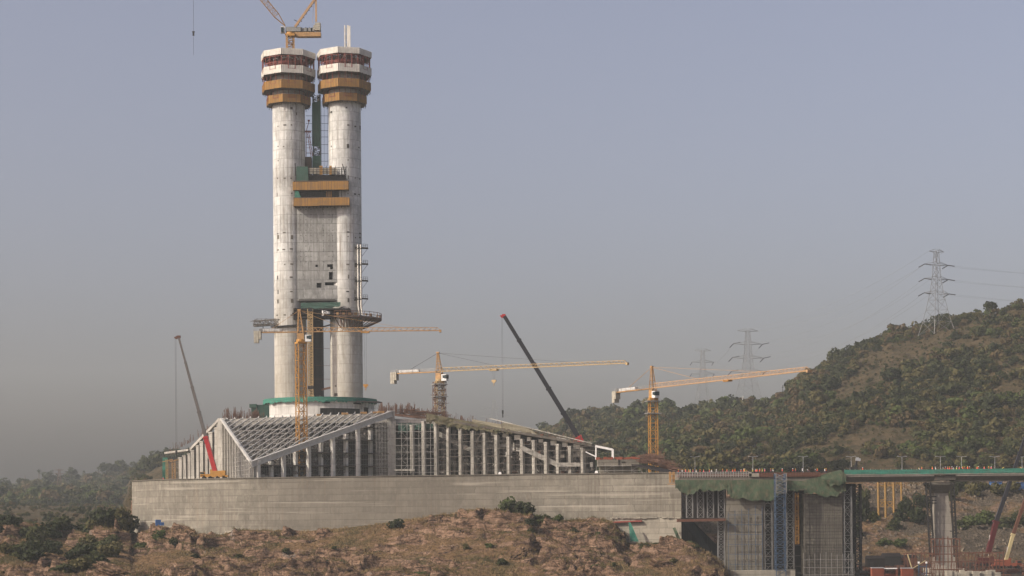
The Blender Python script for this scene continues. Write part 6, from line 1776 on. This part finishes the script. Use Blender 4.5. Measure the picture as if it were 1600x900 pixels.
def person(x, y, z, pi, ti, hi, rz, label, group=None):
    nm, me_, J_ = PB[pi]
    key = (pi, ti); kh = (pi, hi)
    if ('t', key) not in cache: cache['t', key] = torso(J_, M[tops[ti][0]], 'vest')
    if ('h', kh) not in cache: cache['h', kh] = helmet(J_, M[hats[hi][0]], 'helmet')
    o = bpy.data.objects.new('person', me_); COL.objects.link(o); o.location = (x, y, z); o.rotation_euler = (0, 0, rz)
    tag(o, label, 'person', group)
    for nme, m_ in (('vest', cache['t', key]), ('helmet', cache['h', kh])):
        c = bpy.data.objects.new(nme, m_); COL.objects.link(c); c.parent = o
ords = ['first', 'second', 'third', 'fourth', 'fifth', 'sixth', 'seventh', 'eighth', 'ninth', 'tenth', 'eleventh', 'twelfth', 'thirteenth', 'fourteenth', 'fifteenth', 'sixteenth', 'seventeenth', 'eighteenth', 'nineteenth', 'twentieth']
pr = random.Random(3)
def crowd(pxs, Y0, Y1, z, where, group, lift=0.0):
    cnt = {}
    pxs = sorted(pxs)
    for px in pxs:
        Y = pr.uniform(Y0, Y1); pi = pr.choices((0, 1, 2, 3), (5, 3, 1, 1.2))[0]; ti = pr.choices((0, 1, 2, 3), (5, 3, 1.5, 2.5))[0]; hi = pr.randrange(2)
        k = (ti, hi, pi); cnt[k] = cnt.get(k, 0) + 1
        posen = PB[pi][0].split(' ')[0]
        person(XZ(px, Y, z), Y, z, pi, ti, hi, pr.uniform(0, 6.28), f'{ords[min(cnt[k] - 1, 19)]} {posen} worker from left in {tops[ti][1]} and {hats[hi][1]} {where}', group)
crowd([1060, 1066, 1071.5, 1076, 1078.5, 1083, 1088, 1094, 1099.5, 1108.5, 1112, 1119.5, 1129, 1136, 1145, 1148.5, 1158, 1162.5, 1164, 1168, 1176, 1181, 1183, 1187, 1191, 1195, 1204.5, 1208, 1222.5, 1239, 1243, 1254, 1264, 1275.5, 1277, 1289, 1291],
      BY + 3, BY + 13, ZD + .9, 'on the unfinished deck', 'workers on the unfinished deck')
crowd([1437, 1440.5, 1457, 1462, 1474.5, 1477, 1481, 1484, 1487.5, 1490, 1495, 1499, 1504.5, 1507.5, 1512, 1515, 1527, 1529, 1538, 1545, 1549, 1566, 1597], BY + 1.5, BY + 4, zg1 + .95, 'on the finished bridge', 'workers on the finished bridge')
mb = MB(); mb.box(((bx(1317) + XE) / 2, BY + 3, zg1 + .55), (XE - bx(1317) - 1, 5, .7)); mb.build('raised_walkway', M['girder'], br)
mb = MB(); mb.box(((bx(1062) + bx(1300)) / 2, BY + 8.5, ZD + .45), (bx(1300) - bx(1062), 12, .85)); mb.build('rebar_mat', M['rebar'], app)
person(XZ(349, 709, ZT), 709, ZT, 0, 0, 1, .5, 'worker in orange vest standing on the platform beside the orange truck crane')
person(XZ(1348 + 0, BY + 3, zg1 + .95), BY + 3, zg1 + .95, 0, 0, 0, 2, 'lone worker in orange vest behind the green parapet near the small loader crane')
person(XZ(255, 745, ZT), 745, ZT, 0, 1, 0, .5, 'worker in red shirt on the platform left of the yellow props')

# ================================================================== PYLONS AND LINES
def pylon(label, px, py_base, py_top, Y, wb, mw, rz, arms, levels, mat='pylon', py_base2=None):
    b, t_ = P(px, py_base, Y), P(px, py_top, Y)
    b.x = t_.x; Ht = t_.z - b.z
    th = thing('electricity_pylon', label, 'pylon', b)
    c, s_ = math.cos(rz), math.sin(rz)
    A, B = Vector((c, s_, 0)), Vector((-s_, c, 0))
    prof = [(0, wb), (.22, wb * .66), (.5, wb * .36), (.66, wb * .24), (1, wb * .13)]
    wd = lambda f_: float(np.interp(f_, [p[0] for p in prof], [p[1] for p in prof]))
    m_ = MB(); fs = [0, .16, .30, .42, .52, .61, .70, .79, .88, 1.0]
    for i, f_ in enumerate(fs):
        w0 = wd(f_) / 2; z0 = b.z + Ht * f_
        q0 = [Vector((b.x, Y, z0)) + A * a * w0 + B * d * w0 for a, d in ((-1, -1), (1, -1), (1, 1), (-1, 1))]
        if i:
            for j in range(4):
                m_.bar(qp[j], q0[j], .24); m_.bar(qp[j], q0[(j + 1) % 4], .11); m_.bar(qp[(j + 1) % 4], q0[j], .11); m_.bar(q0[j], q0[(j + 1) % 4], .11)
        qp = q0
    m_.build('tower_frame', M[mat], th)
    ends = []
    for k, (f_, hl) in enumerate(zip(levels, arms)):
        m_ = MB(); z = b.z + Ht * f_; w0 = wd(f_) / 2; c0 = Vector((b.x, Y, z))
        for sg in (-1, 1):
            tip = c0 + A * sg * hl + Vector((0, 0, .4))
            for d in (-1, 1):
                m_.bar(c0 + A * sg * w0 + B * d * w0, tip, .24); m_.bar(c0 + A * sg * w0 + B * d * w0 + Vector((0, 0, Ht * .035)), tip, .2)
            ends.append((k, sg, tip))
        m_.build('cross_arm', M[mat], th)
    return th, ends, A, B
def insulators(th, ends, dirs, ln=4.2, mat='insul'):
    for k, sg, tip in ends:
        for d in dirs: m_ = MB(); m_.bar(tip, tip + d * ln, .5); m_.build('insulator_string', M[mat], th)
pl1, e1, A1, B1 = pylon('large grey electricity pylon on the crest of the hill at the right', 1463, 524, 392, 1225, 17.5, 4, R(24), (9.5, 9.5, 10, 6), (.83, .66, .49, .985))
insulators(pl1, e1[:6], (Vector((-.83, -.2, -.45)), Vector((.9, .25, -.1))), 5.0)
pl2, e2, A2, B2 = pylon('grey electricity pylon behind the hill shoulder crossed by the crane jib', 1168.5, 640, 516, 1480, 21, 4, R(16), (12.5, 13.5, 14.5, 9), (.82, .645, .47, .985))
insulators(pl2, e2[:6], (Vector((-.55, -.5, -.55)), Vector((.95, .3, .22))), 6)
pl3, e3, A3, B3 = pylon('faint farther electricity pylon left of the one crossed by the jib', 1098, 655, 547, 1740, 20, 4, R(10), (10.5, 11, 8), (.82, .65, .985))
insulators(pl3, e3[:4], (Vector((-.4, -.5, -.65)),), 5)
pl4, e4, A4, B4 = pylon('small faint electricity pylon on the distant ridge at the far left', 92.5, 772, 733, 2000, 11, 2, R(20), (5, 4.5), (.8, .95), 'rebar')
pl5, e5, A5, B5 = pylon('very faint electricity pylon seen above the sloping wing', 772, 690, 625, 2700, 26, 4, R(12), (22, 22), (.6, .8))
def sag_line(m_, a, b, sag, r=.07, n=18):
    pr_ = None
    for i in range(n + 1):
        t = i / n; p = a.lerp(b, t) - Vector((0, 0, sag * 4 * t * (1 - t)))
        if pr_ is not None: m_.bar(pr_, p, r)
        pr_ = p
mb = MB()
for (k, sg, a), (k2, s2, b) in zip(e1[:6], e2[:6]): sag_line(mb, a, b, 14, .07)
for sg in (0, 1): sag_line(mb, e1[6 + sg][2], e2[6 + sg][2], 9, .07)
for i in range(4): sag_line(mb, e2[i][2], e3[i][2], 10, .10)
for k, sg, a in e1[:6]: sag_line(mb, a, a + Vector((330, 120, 22)), 12, .06)
tag(mb.build('power_lines', M['pylon']), 'faint sagging power lines strung between the pylons on the hill', 'power lines')

# ================================================================== VEGETATION
LM = [M['leaf_dark'], M['leaf_mid'], M['leaf_olive'], M['leaf_dry'], M['leaf_bright']]
def crown(n, rx, rz, size, seed, lobes=6, zc=None, flat=.0):
    """leaf quads scattered through an uneven crown made of lobes"""
    g = np.random.default_rng(seed)
    zc = rz if zc is None else zc
    L = g.normal(size=(lobes, 3)); L /= np.linalg.norm(L, axis=1)[:, None]
    L *= g.uniform(.25, .75, (lobes, 1)) * np.array([rx, rx, rz]); L[:, 2] += zc
    lr = g.uniform(.35, .62, lobes) * rx
    k = g.integers(0, lobes, n)
    d = g.normal(size=(n, 3)); d /= np.linalg.norm(d, axis=1)[:, None]
    rad = g.uniform(.45, 1.0, (n, 1)) ** .5
    c = L[k] + d * rad * lr[k][:, None] * np.array([1, 1, rz / rx * .9])
    c[:, 2] = np.maximum(c[:, 2], size * .4)
    nrm = d + g.normal(size=(n, 3)) * .55; nrm /= np.linalg.norm(nrm, axis=1)[:, None]
    t1 = np.cross(nrm, g.normal(size=(n, 3))); t1 /= np.linalg.norm(t1, axis=1)[:, None]
    t2 = np.cross(nrm, t1)
    s = size * g.uniform(.55, 1.25, (n, 1))
    V = np.stack([c - t1 * s - t2 * s * .6, c + t1 * s * .3 - t2 * s, c + t1 * s + t2 * s * .5, c - t1 * s * .4 + t2 * s], 1).reshape(-1, 3)
    return V
def trunk_mesh(h, r, seed, forks=4, spread=1.6):
    m_ = MB(); rr = random.Random(seed); b = Vector((0, 0, -.8)); k = Vector((rr.uniform(-.3, .3), rr.uniform(-.3, .3), h * .45)); m_.tube(b, k, r, r * .7, 6, False)
    for i in range(forks):
        a = i * 6.28 / forks + rr.random(); e = k + Vector((math.cos(a) * spread, math.sin(a) * spread, h * rr.uniform(.3, .55))); m_.tube(k, e, r * .5, r * .15, 5, False)
    me = bpy.data.meshes.new('trunk'); me.from_pydata([tuple(v) for v in m_.v], [], m_.f); me.materials.append(M['bark']); return me
def quads(nv): return np.arange(nv).reshape(-1, 4)
PR_ = [crown(210, 3.3, 2.5, .52, 100 + i, lobes=5 + i % 3, zc=3.0 + .25 * (i % 2)) for i in range(6)]      # hillside trees, about 6 m
PTR = [trunk_mesh(4.5, .22, 200 + i) for i in range(3)]
CM = {}
def crown_obj_mesh(i, mi):
    if (i, mi) not in CM:
        CM[i, mi] = np_mesh('crown', PR_[i], quads(len(PR_[i])), [LM[mi]])
    return CM[i, mi]
words_ = ['dark green', 'mid green', 'olive green', 'dry brown', 'fresh green']
def scatter(n, x0, x1, y0, y1, thr, seed, pxlo, pxhi, dens_scale=38.0, minscale=.55, maxscale=1.45, pw=(.28, .26, .26, .14, .06)):
    g = np.random.default_rng(seed)
    X = g.uniform(x0, x1, n); Y = g.uniform(y0, y1, n)
    d = fbm(X / dens_scale, Y / dens_scale, 4, 55, .6); keep = d > thr
    px = 800 + F * X / Y; keep &= (px > pxlo) & (px < pxhi)
    X, Y, d = X[keep], Y[keep], d[keep]
    Z = H(X, Y)
    sc = g.uniform(minscale, maxscale, len(X)) * (1 + .35 * np.clip(d, -.3, .5))
    sc = sc * (.82 + .95 * g.random(len(X)) ** 5)
    tint = fbm(X / 60, Y / 60, 3, 91) * .35
    u = np.clip(g.random(len(X)) + tint, 0, .9999)
    mi = np.searchsorted(np.cumsum(pw), u); mi = np.clip(mi, 0, 4)
    return X, Y, Z, sc, mi, g
def merge(name, X, Y, Z, sc, mi, g, label, zs=1.0):
    Vs, M_ = [], []
    for k in range(len(X)):
        b = PR_[int(g.integers(0, len(PR_)))]; a = g.uniform(0, 6.28); c, s_ = math.cos(a), math.sin(a)
        v = b * sc[k]; x = v[:, 0] * c - v[:, 1] * s_ + X[k]; y = v[:, 0] * s_ + v[:, 1] * c + Y[k]
        Vs.append(np.stack([x, y, v[:, 2] * zs + Z[k] - .8 * sc[k]], 1)); M_.append(np.full(len(b) // 4, mi[k]))
    V = np.concatenate(Vs); me = np_mesh(name, V, quads(len(V)), LM, np.concatenate(M_))
    return tag(link_mesh(name, me), label, 'woodland', kind='stuff')
def place_tree(x, y, z, s, mi, ci, rz, label, group):
    t = bpy.data.objects.new('hillside_tree', None); COL.objects.link(t); t.location = (x, y, z - .6 * s); t.scale = (s, s, s); t.rotation_euler = (0, 0, rz); tag(t, label, 'tree', group)
    a = bpy.data.objects.new('crown', crown_obj_mesh(ci, mi)); COL.objects.link(a); a.parent = t
    b = bpy.data.objects.new('trunk', PTR[ci % 3]); COL.objects.link(b); b.parent = t

# right hill: trees front slope
X, Y, Z, sc, mi, g = scatter(12500, 0, 620, 925, 1330, -.15, 3, 820, 1660, dens_scale=62)
X2, Y2, Z2, sc2, mi2, g2 = scatter(4200, -40, 330, 1330, 1800, -.35, 4, 800, 1290, maxscale=1.5, minscale=.8)
X3, Y3, Z3, sc3_, mi3, g3 = scatter(16000, 60, 620, 1120, 1400, -2, 41, 1180, 1680, minscale=.5, maxscale=1.3)
k3 = np.abs(Y3 - np.interp(800 + F * X3 / Y3, [r_[0] for r_ in RIDGE], [r_[1] for r_ in RIDGE]) + 8) < 22
k3 &= np.arange(len(X3)) % 3 == 0
X = np.concatenate([X, X2, X3[k3]]); Y = np.concatenate([Y, Y2, Y3[k3]]); Z = np.concatenate([Z, Z2, Z3[k3]]); sc = np.concatenate([sc, sc2, sc3_[k3]]); mi = np.concatenate([mi, mi2, mi3[k3]])
RYx = np.interp(800 + F * X / Y, [r_[0] for r_ in RIDGE], [r_[1] for r_ in RIDGE])
vis = Y < RYx + 25
X, Y, Z, sc, mi = X[vis], Y[vis], Z[vis], sc[vis], mi[vis]
RYx = RYx[vis]
sky_i = np.where(np.abs(Y - RYx) < 16)[0]
front = np.argsort(Y)[:210]
rs = random.Random(8)
sky_i = [i for i in sky_i if i not in set(front)][:70]
pick = set(list(front) + list(sky_i))
for i in front: place_tree(X[i], Y[i], Z[i], sc[i], mi[i], rs.randrange(6), rs.uniform(0, 6.28), f'{words_[mi[i]]} tree in the lowest rows of the wood above the roadside', f'{words_[mi[i]]} trees low on the right hill')
for i in sky_i: place_tree(X[i], Y[i], Z[i], sc[i] * 1.1, mi[i], rs.randrange(6), rs.uniform(0, 6.28), f'{words_[mi[i]]} tree standing on the skyline of the wooded right hill', f'{words_[mi[i]]} trees on the skyline of the right hill')
rest = np.array([i for i in range(len(X)) if i not in pick])
xs, ys, zs_, ss, ms, gs = scatter(8000, 0, 560, 905, 1300, -2, 31, 820, 1660, minscale=.16, maxscale=.42, pw=(.12, .2, .3, .32, .06))
merge('hillside_scrub', xs, ys, zs_ + .5, ss, ms, gs, 'low dry scrub and brown bushes between the trees of the right hill')
merge('hillside_woodland', X[rest], Y[rest], Z[rest], sc[rest], mi[rest], g, 'dense scrubby woodland covering the hill on the right')
# named skyline trees that stand clear
def solo(label, px, py, Y, h, mi_, ci, name='tree', wide=1.0):
    x, z = P(px, py, Y).x, P(px, py, Y).z; s = h / 6.0
    t = thing(name, label, 'tree', (x, Y, z))
    a = bpy.data.objects.new('crown', crown_obj_mesh(ci, mi_)); COL.objects.link(a); a.parent = t; a.scale = (s * wide, s * wide, s)
    b = bpy.data.objects.new('trunk', PTR[ci % 3]); COL.objects.link(b); b.parent = t; b.scale = (s, s, s)
    return t
solo('round dark tree at the left foot of the skyline above the wing', 848, 676, 1700, 11, 0, 0); solo('tall dark tree behind the top of the black crane boom base', 895, 664, 1650, 17, 0, 1, wide=.95)
solo('broad dark tree on the skyline just right of the black boom', 921, 658, 1650, 14, 0, 2, wide=1.2); solo('flat-topped dark tree on the skyline between the boom and the yellow crane', 958, 658, 1650, 13, 0, 3, wide=1.4)
solo('domed dark tree on the skyline left of the yellow crane mast', 997, 652, 1600, 15, 0, 4, wide=1.2); solo('dark umbrella-shaped tree on the skyline just right of the yellow crane mast', 1042, 648, 1560, 14, 0, 5, wide=1.3)
solo('big dark tree standing out on the hilltop right of the large pylon', 1547, 492, 1205, 10, 0, 1); solo('rounded tree on the skyline at the tip of the crane jib', 1275, 592, 1290, 9, 0, 2, wide=1.2)
mb = MB(); q = P(1223, 616, 1380); mb.bar(q, P(1223, 602, 1380), .4); mb.bar(P(1221, 605, 1380), P(1225, 605, 1380), .3); tag(mb.build('utility_pole', M['steel_dark']), 'tiny dark pole on the skyline right of the crossed pylon', 'pole')

# left distant hill
X, Y, Z, sc, mi, g = scatter(17000, -860, -200, 1560, 2950, -.15, 13, -60, 372, maxscale=1.9, minscale=.6, dens_scale=60, pw=(.34, .34, .22, .07, .03))
RYx = np.interp(800 + F * X / Y, [r_[0] for r_ in RIDGE], [r_[1] for r_ in RIDGE]); vis = Y < RYx + 25
X, Y, Z, sc, mi, RYx = X[vis], Y[vis], Z[vis], sc[vis], mi[vis], RYx[vis]
merge('distant_woodland', X, Y, Z, sc, mi, g, 'hazy scrub woodland on the distant left ridge and valley')
def palm(label, px, py_base, py_top, Y, r):
    b, t_ = P(px, py_base, Y), P(px, py_top, Y); t = thing('palm_tree', label, 'palm tree', (t_.x, Y, b.z))
    m_ = MB(); m_.tube((t_.x, Y, b.z - 2), (t_.x + .3, Y, t_.z - r * .6), .55, .35, 7); m_.build('trunk', M['bark'], t)
    m_ = MB(); rr = random.Random(int(px)); c = Vector((t_.x + .3, Y, t_.z - r * .7))
    for k in range(34):
        a = rr.uniform(0, 6.28); el = rr.uniform(-.5, 1.4); d = Vector((math.cos(a) * math.cos(el), math.sin(a) * math.cos(el), math.sin(el))); e = c + d * r * rr.uniform(.7, 1); m2 = c.lerp(e, .6) + Vector((0, 0, .25)); s_ = d.cross(Vector((0, 0, 1))).normalized() * .45
        m_.add([c, m2 - s_, e - Vector((0, 0, .5)), m2 + s_], [(0, 1, 2, 3)])
    m_.build('fronds', M['leaf_dark'], t)
palm('lone fan palm on the far left skyline with a bare trunk', 60.5, 757, 733.5, 2500, 6.4)
palm('shorter fan palm above a dark clump left of the faint small pylon', 79.5, 754, 733, 2450, 6.8)
palm('small palm poking above the ridge wood at left', 131, 750, 735, 2400, 4.0)
palm('palm crown above the ridge wood nearest to the retaining wall', 153.5, 746, 729.5, 2300, 5.4)
for px, pyb, h, mi_, lab in ((35, 762, 9, 1, 'tiny thin tree at the far left skyline'), (80, 757, 13, 0, 'dark tree clump beneath the shorter fan palm'), (113, 757, 14, 0, 'domed dark tree on the left ridge between the pylon and the small palm'), (170, 748, 15, 0, 'broad dark tree on the left ridge'), (190, 745, 15, 1, 'rounded tree on the left ridge just before the slope climbs'),
                             (251, 727, 13, 0, 'dark tree on the climbing slope right behind the far wall end'), (2, 775, 16, 0, 'big hazy tree at the left picture edge')):
    solo(lab, px, pyb, 2300 if px < 220 else 1830, h * (1.5 if px < 220 else 1.4), mi_, rs.randrange(6), wide=1.25)
# spindly tower poles on far left skyline
mb = MB(); mb.bar(P(39.5, 758, 2500), P(39, 743, 2500), .7); tag(mb.build('utility_pole', M['bark']), 'bare pole beside the tiny thin tree on the far left skyline', 'pole')

X, Y, Z, sc, mi, g = scatter(3500, -620, -150, 860, 1600, -.1, 17, -60, 240, minscale=.2, maxscale=.7, pw=(.15, .3, .3, .2, .05))
merge('valley_scrub', X, Y, Z + .4, sc, mi, g, 'low grey-green scrub on the flat valley ground left of the wall')
# foreground shrubs
def shrub_mesh(seed, n=520, size=.27, rx=2.2, rz=1.7, lobes=8): return crown(n, rx, rz, size, seed, lobes, zc=rz * .75)
SH = [shrub_mesh(300 + i, lobes=6 + i) for i in range(5)]
SC = {}
def shrub(px, Y, w_, h, mi_, label, group=None, ci=None, name='bush', dz=0.0):
    ci = rs.randrange(5) if ci is None else ci
    if (ci, mi_) not in SC: SC[ci, mi_] = np_mesh('foliage', SH[ci], quads(len(SH[ci])), [LM[mi_]])
    X = ((px - 800) / F) * Y; z = float(H([X], [Y])[0])
    t = thing(name, label, 'bush', (X, Y, z - .3 + dz), group)
    a = bpy.data.objects.new('foliage', SC[ci, mi_]); COL.objects.link(a); a.parent = t; a.scale = (w_ / 4.4, w_ / 4.4, h / 3.1); a.rotation_euler = (0, 0, rs.uniform(0, 6.28))
    b = bpy.data.objects.new('stem', PTR[ci % 3]); COL.objects.link(b); b.parent = t; b.scale = (.3 * w_ / 4, .3 * w_ / 4, h / 6)
    return t
shrub(806, 652, 13, 8.0, 0, 'largest dark green bush growing on the rock crest against the middle of the wall', ci=0)
shrub(793, 655, 6, 7.0, 4, 'light green leafy top behind the largest dark bush', ci=1)
shrub(769, 652, 4.5, 3.6, 0, 'small round dark bush left of the largest bush on the crest', ci=2)
shrub(843, 650, 9, 3.6, 1, 'low green bush just right of the largest bush', ci=3)
shrub(872, 650, 5, 3.2, 4, 'low fresh green bush on the crest further right of the largest bush', ci=4)
shrub(826, 640, 5, 3.0, 0, 'low dark bush on the slope beneath the right side of the largest bush', ci=2)
shrub(620, 655, 7, 4, 0, 'dark bush in a hollow of the rocks left of the pale rock patch', ci=1)
shrub(250, 682, 7, 4.6, 4, 'fresh green bush beside the blue tarpaulin bundle', ci=2); shrub(222, 680, 6, 3.4, 4, 'bright green weed clump below the left corner of the wall', ci=3)
shrub(272, 672, 5, 3.4, 1, 'green bush under the broken rubble right of the blue tarpaulin', ci=4)
cl = ['dark green', 'mid green', 'olive', 'dry brown', 'fresh green']
BL = [(168, 716, 13, 8.5, 0), (188, 716, 11, 9, 2), (152, 712, 11, 8, 2), (202, 722, 10, 8, 0), (135, 718, 9, 7, 0), (118, 722, 10, 6, 1), (95, 716, 10, 7, 1), (82, 712, 12, 7.5, 0), (62, 700, 11, 7, 1), (46, 705, 10, 6, 0), (22, 715, 9, 5, 1), (5, 712, 10, 5, 0), (-12, 700, 10, 7, 1),
      (68, 668, 12, 8, 0), (48, 660, 10, 6, 1), (85, 655, 9, 5, 0), (30, 640, 9, 5, 1), (12, 650, 8, 5, 2), (60, 625, 13, 7, 0), (92, 622, 10, 5, 0), (112, 640, 10, 6, 0), (130, 628, 11, 7, 0), (145, 635, 9, 7, 0), (150, 618, 10, 6, 1), (168, 640, 9, 6, 2), (120, 606, 12, 6, 2), (100, 600, 9, 4, 1), (160, 660, 9, 5, 1), (140, 668, 9, 6, 2), (178, 655, 8, 4, 2), (175, 675, 8, 5, 1), (20, 610, 9, 4, 3), (40, 600, 10, 4, 2), (185, 600, 6, 3, 1)]
cnt = {}
for px, Y, w_, h, mi_ in BL:
    cnt[mi_] = cnt.get(mi_, 0) + 1
    pos = 'on the low crest left of the wall' if Y > 690 else ('in the hollow among the left rocks' if Y > 632 else 'near the bottom left edge')
    shrub(px, Y, w_, h, mi_, f'{cl[mi_]} thorn bush {pos}', f'{cl[mi_]} bushes {pos}')
rb = random.Random(21)
for k in range(26):
    px = rb.uniform(225, 1120); Y = rb.uniform(595, 640); mi_ = rb.choice((0, 1, 1, 2, 4)); side = 'left half' if px < 660 else 'right half'
    shrub(px, Y, rb.uniform(2.0, 5.5), rb.uniform(1.1, 2.6), mi_, f'small {cl[mi_]} shrub low on the {side} of the rocks under the wall', f'small {cl[mi_]} shrubs on the {side} of the rocks')
for px, Y, w_, h, mi_ in ((1345, 800, 9, 8, 0), (1352, 815, 9, 9, 1), (1340, 780, 7, 6, 0), (1500, 845, 10, 9, 0), (1490, 830, 9, 7, 1), (1520, 838, 9, 6, 2), (1366, 800, 8, 4, 1), (1430, 800, 12, 6, 0), (1418, 812, 10, 7, 0), (1404, 800, 9, 5, 0), (1395, 792, 10, 4, 1), (1440, 820, 9, 6, 0), (1540, 800, 12, 5, 4), (1515, 792, 12, 4, 4), (1570, 795, 12, 4, 1), (1590, 800, 10, 5, 0), (1560, 840, 12, 5, 2), (1580, 845, 12, 4, 2), (1535, 852, 12, 4, 2), (1500, 790, 10, 4, 1), (1380, 770, 9, 3, 4), (1410, 766, 9, 3, 4)):
    pos = 'left of the flared pier' if px < 1470 else 'right of the flared pier'
    shrub(px, Y, w_ * .85, h * 1.35, mi_, f'{cl[mi_]} bush on the bank behind the bridge {pos}', f'{cl[mi_]} bank bushes {pos}')
# dry grass tufts over the rocks
def tufts(n, seed, name, label, region, mats, hgt=(.35, .9), wid=.9):
    g = np.random.default_rng(seed); x0, x1, y0, y1 = region
    X = g.uniform(x0, x1, n); Y = g.uniform(y0, y1, n)
    k = fbm(X / 14, Y / 14, 3, 66) > -.12; px = 800 + F * X / Y
    k &= (Y < np.interp(px, WPX, WY) - 3) | (px < 205); k &= (px < 1142) | (Y > 745)
    X, Y = X[k], Y[k]; Z = H(X, Y); n = len(X); B = 9
    Xr = np.repeat(X, B) + g.normal(0, wid * .5, n * B); Yr = np.repeat(Y, B) + g.normal(0, wid * .5, n * B); Zr = np.repeat(Z, B)
    a = g.uniform(0, 6.28, n * B); h = g.uniform(hgt[0], hgt[1], n * B); w_ = g.uniform(.05, .12, n * B); ln = g.normal(0, .35, (n * B, 2)) * h[:, None]
    dx, dy = np.cos(a) * w_, np.sin(a) * w_
    V = np.stack([np.stack([Xr - dx, Yr - dy, Zr - .25], 1), np.stack([Xr + dx, Yr + dy, Zr - .25], 1), np.stack([Xr + ln[:, 0] + dx * .3, Yr + ln[:, 1] + dy * .3, Zr + h], 1), np.stack([Xr + ln[:, 0] - dx * .3, Yr + ln[:, 1] - dy * .3, Zr + h], 1)], 1).reshape(-1, 3)
    me = np_mesh(name, V, quads(len(V)), mats, np.repeat((fbm(X / 20, Y / 20, 2, 44) > .22).astype(int), B) if len(mats) > 1 else None)
    tag(link_mesh(name, me), label, 'grass', kind='stuff')
tufts(13000, 5, 'dry_grass', 'dry straw-coloured grass growing between the rocks below the wall', (-190, 85, 575, 735), [M['grass_dry'], M['leaf_olive']])
tufts(9000, 6, 'bank_grass', 'dry grass and weeds on the bank behind the bridge', (105, 270, 760, 868), [M['grass_dry'], M['leaf_mid']], (.4, 1.2), 1.4)
# loose boulders
BMAT = GM
def boulder(px, Y, s, seed, label):
    import bmesh
    bm = bmesh.new(); bmesh.ops.create_icosphere(bm, subdivisions=4, radius=1.0)
    c = np.array([v.co[:] for v in bm.verts])
    n = fbm(c[:, 0] * 1.3 + seed, c[:, 2] * 1.6 + c[:, 1] * 1.1, 3, seed) * .55 + (ridged(c[:, 0] * 2.2 + c[:, 1], c[:, 2] * 6 - c[:, 0] * 1.5 + seed, 4, seed + 4) - .5) * .75
    for v, k in zip(bm.verts, n): v.co *= (1 + k); v.co.x *= 1.5; v.co.z *= .75
    me = bpy.data.meshes.new('boulder'); bm.to_mesh(me); bm.free(); me.materials.append(BMAT)
    X = (px - 800) / F * Y; z = float(H([X], [Y])[0]); o = link_mesh('boulder', me); o.location = (X, Y, z - s * .22); o.scale = (s * .8, s * .7, s * .62); o.rotation_euler = (0, .35, seed * 1.3)
    return tag(o, label, 'boulder')
for i, (px, Y, s, lab) in enumerate(((118, 640, 6.5, 'large flat-topped tan boulder among the bushes at the lower left'), (300, 598, 8, 'broad tan boulder mass at the bottom left of centre'), (185, 592, 5.5, 'tan boulder near the bottom edge below the left wall corner'),
                                    (345, 606, 5.0, 'layered boulder to the right of the broad boulder mass'), (620, 598, 5, 'rounded boulder below the dark bush in the rocks'), (700, 622, 4.2, 'boulder on the slope beneath the largest bush, left side'), (930, 600, 5, 'boulder near the bottom edge below the right half of the wall'),
                                    (1040, 600, 4.5, 'layered boulder on the right rock spur'), (60, 690, 3.5, 'pale boulder showing between bushes at the far left'), (288, 683, 2.6, 'brown boulder at the foot of the wall right of the tarpaulin'), (810, 612, 4, 'boulder low in front of the largest bush'), (480, 600, 5, 'boulder near the bottom edge under the yellow tower crane'))):
    boulder(px, Y, s, 3 + i, lab)
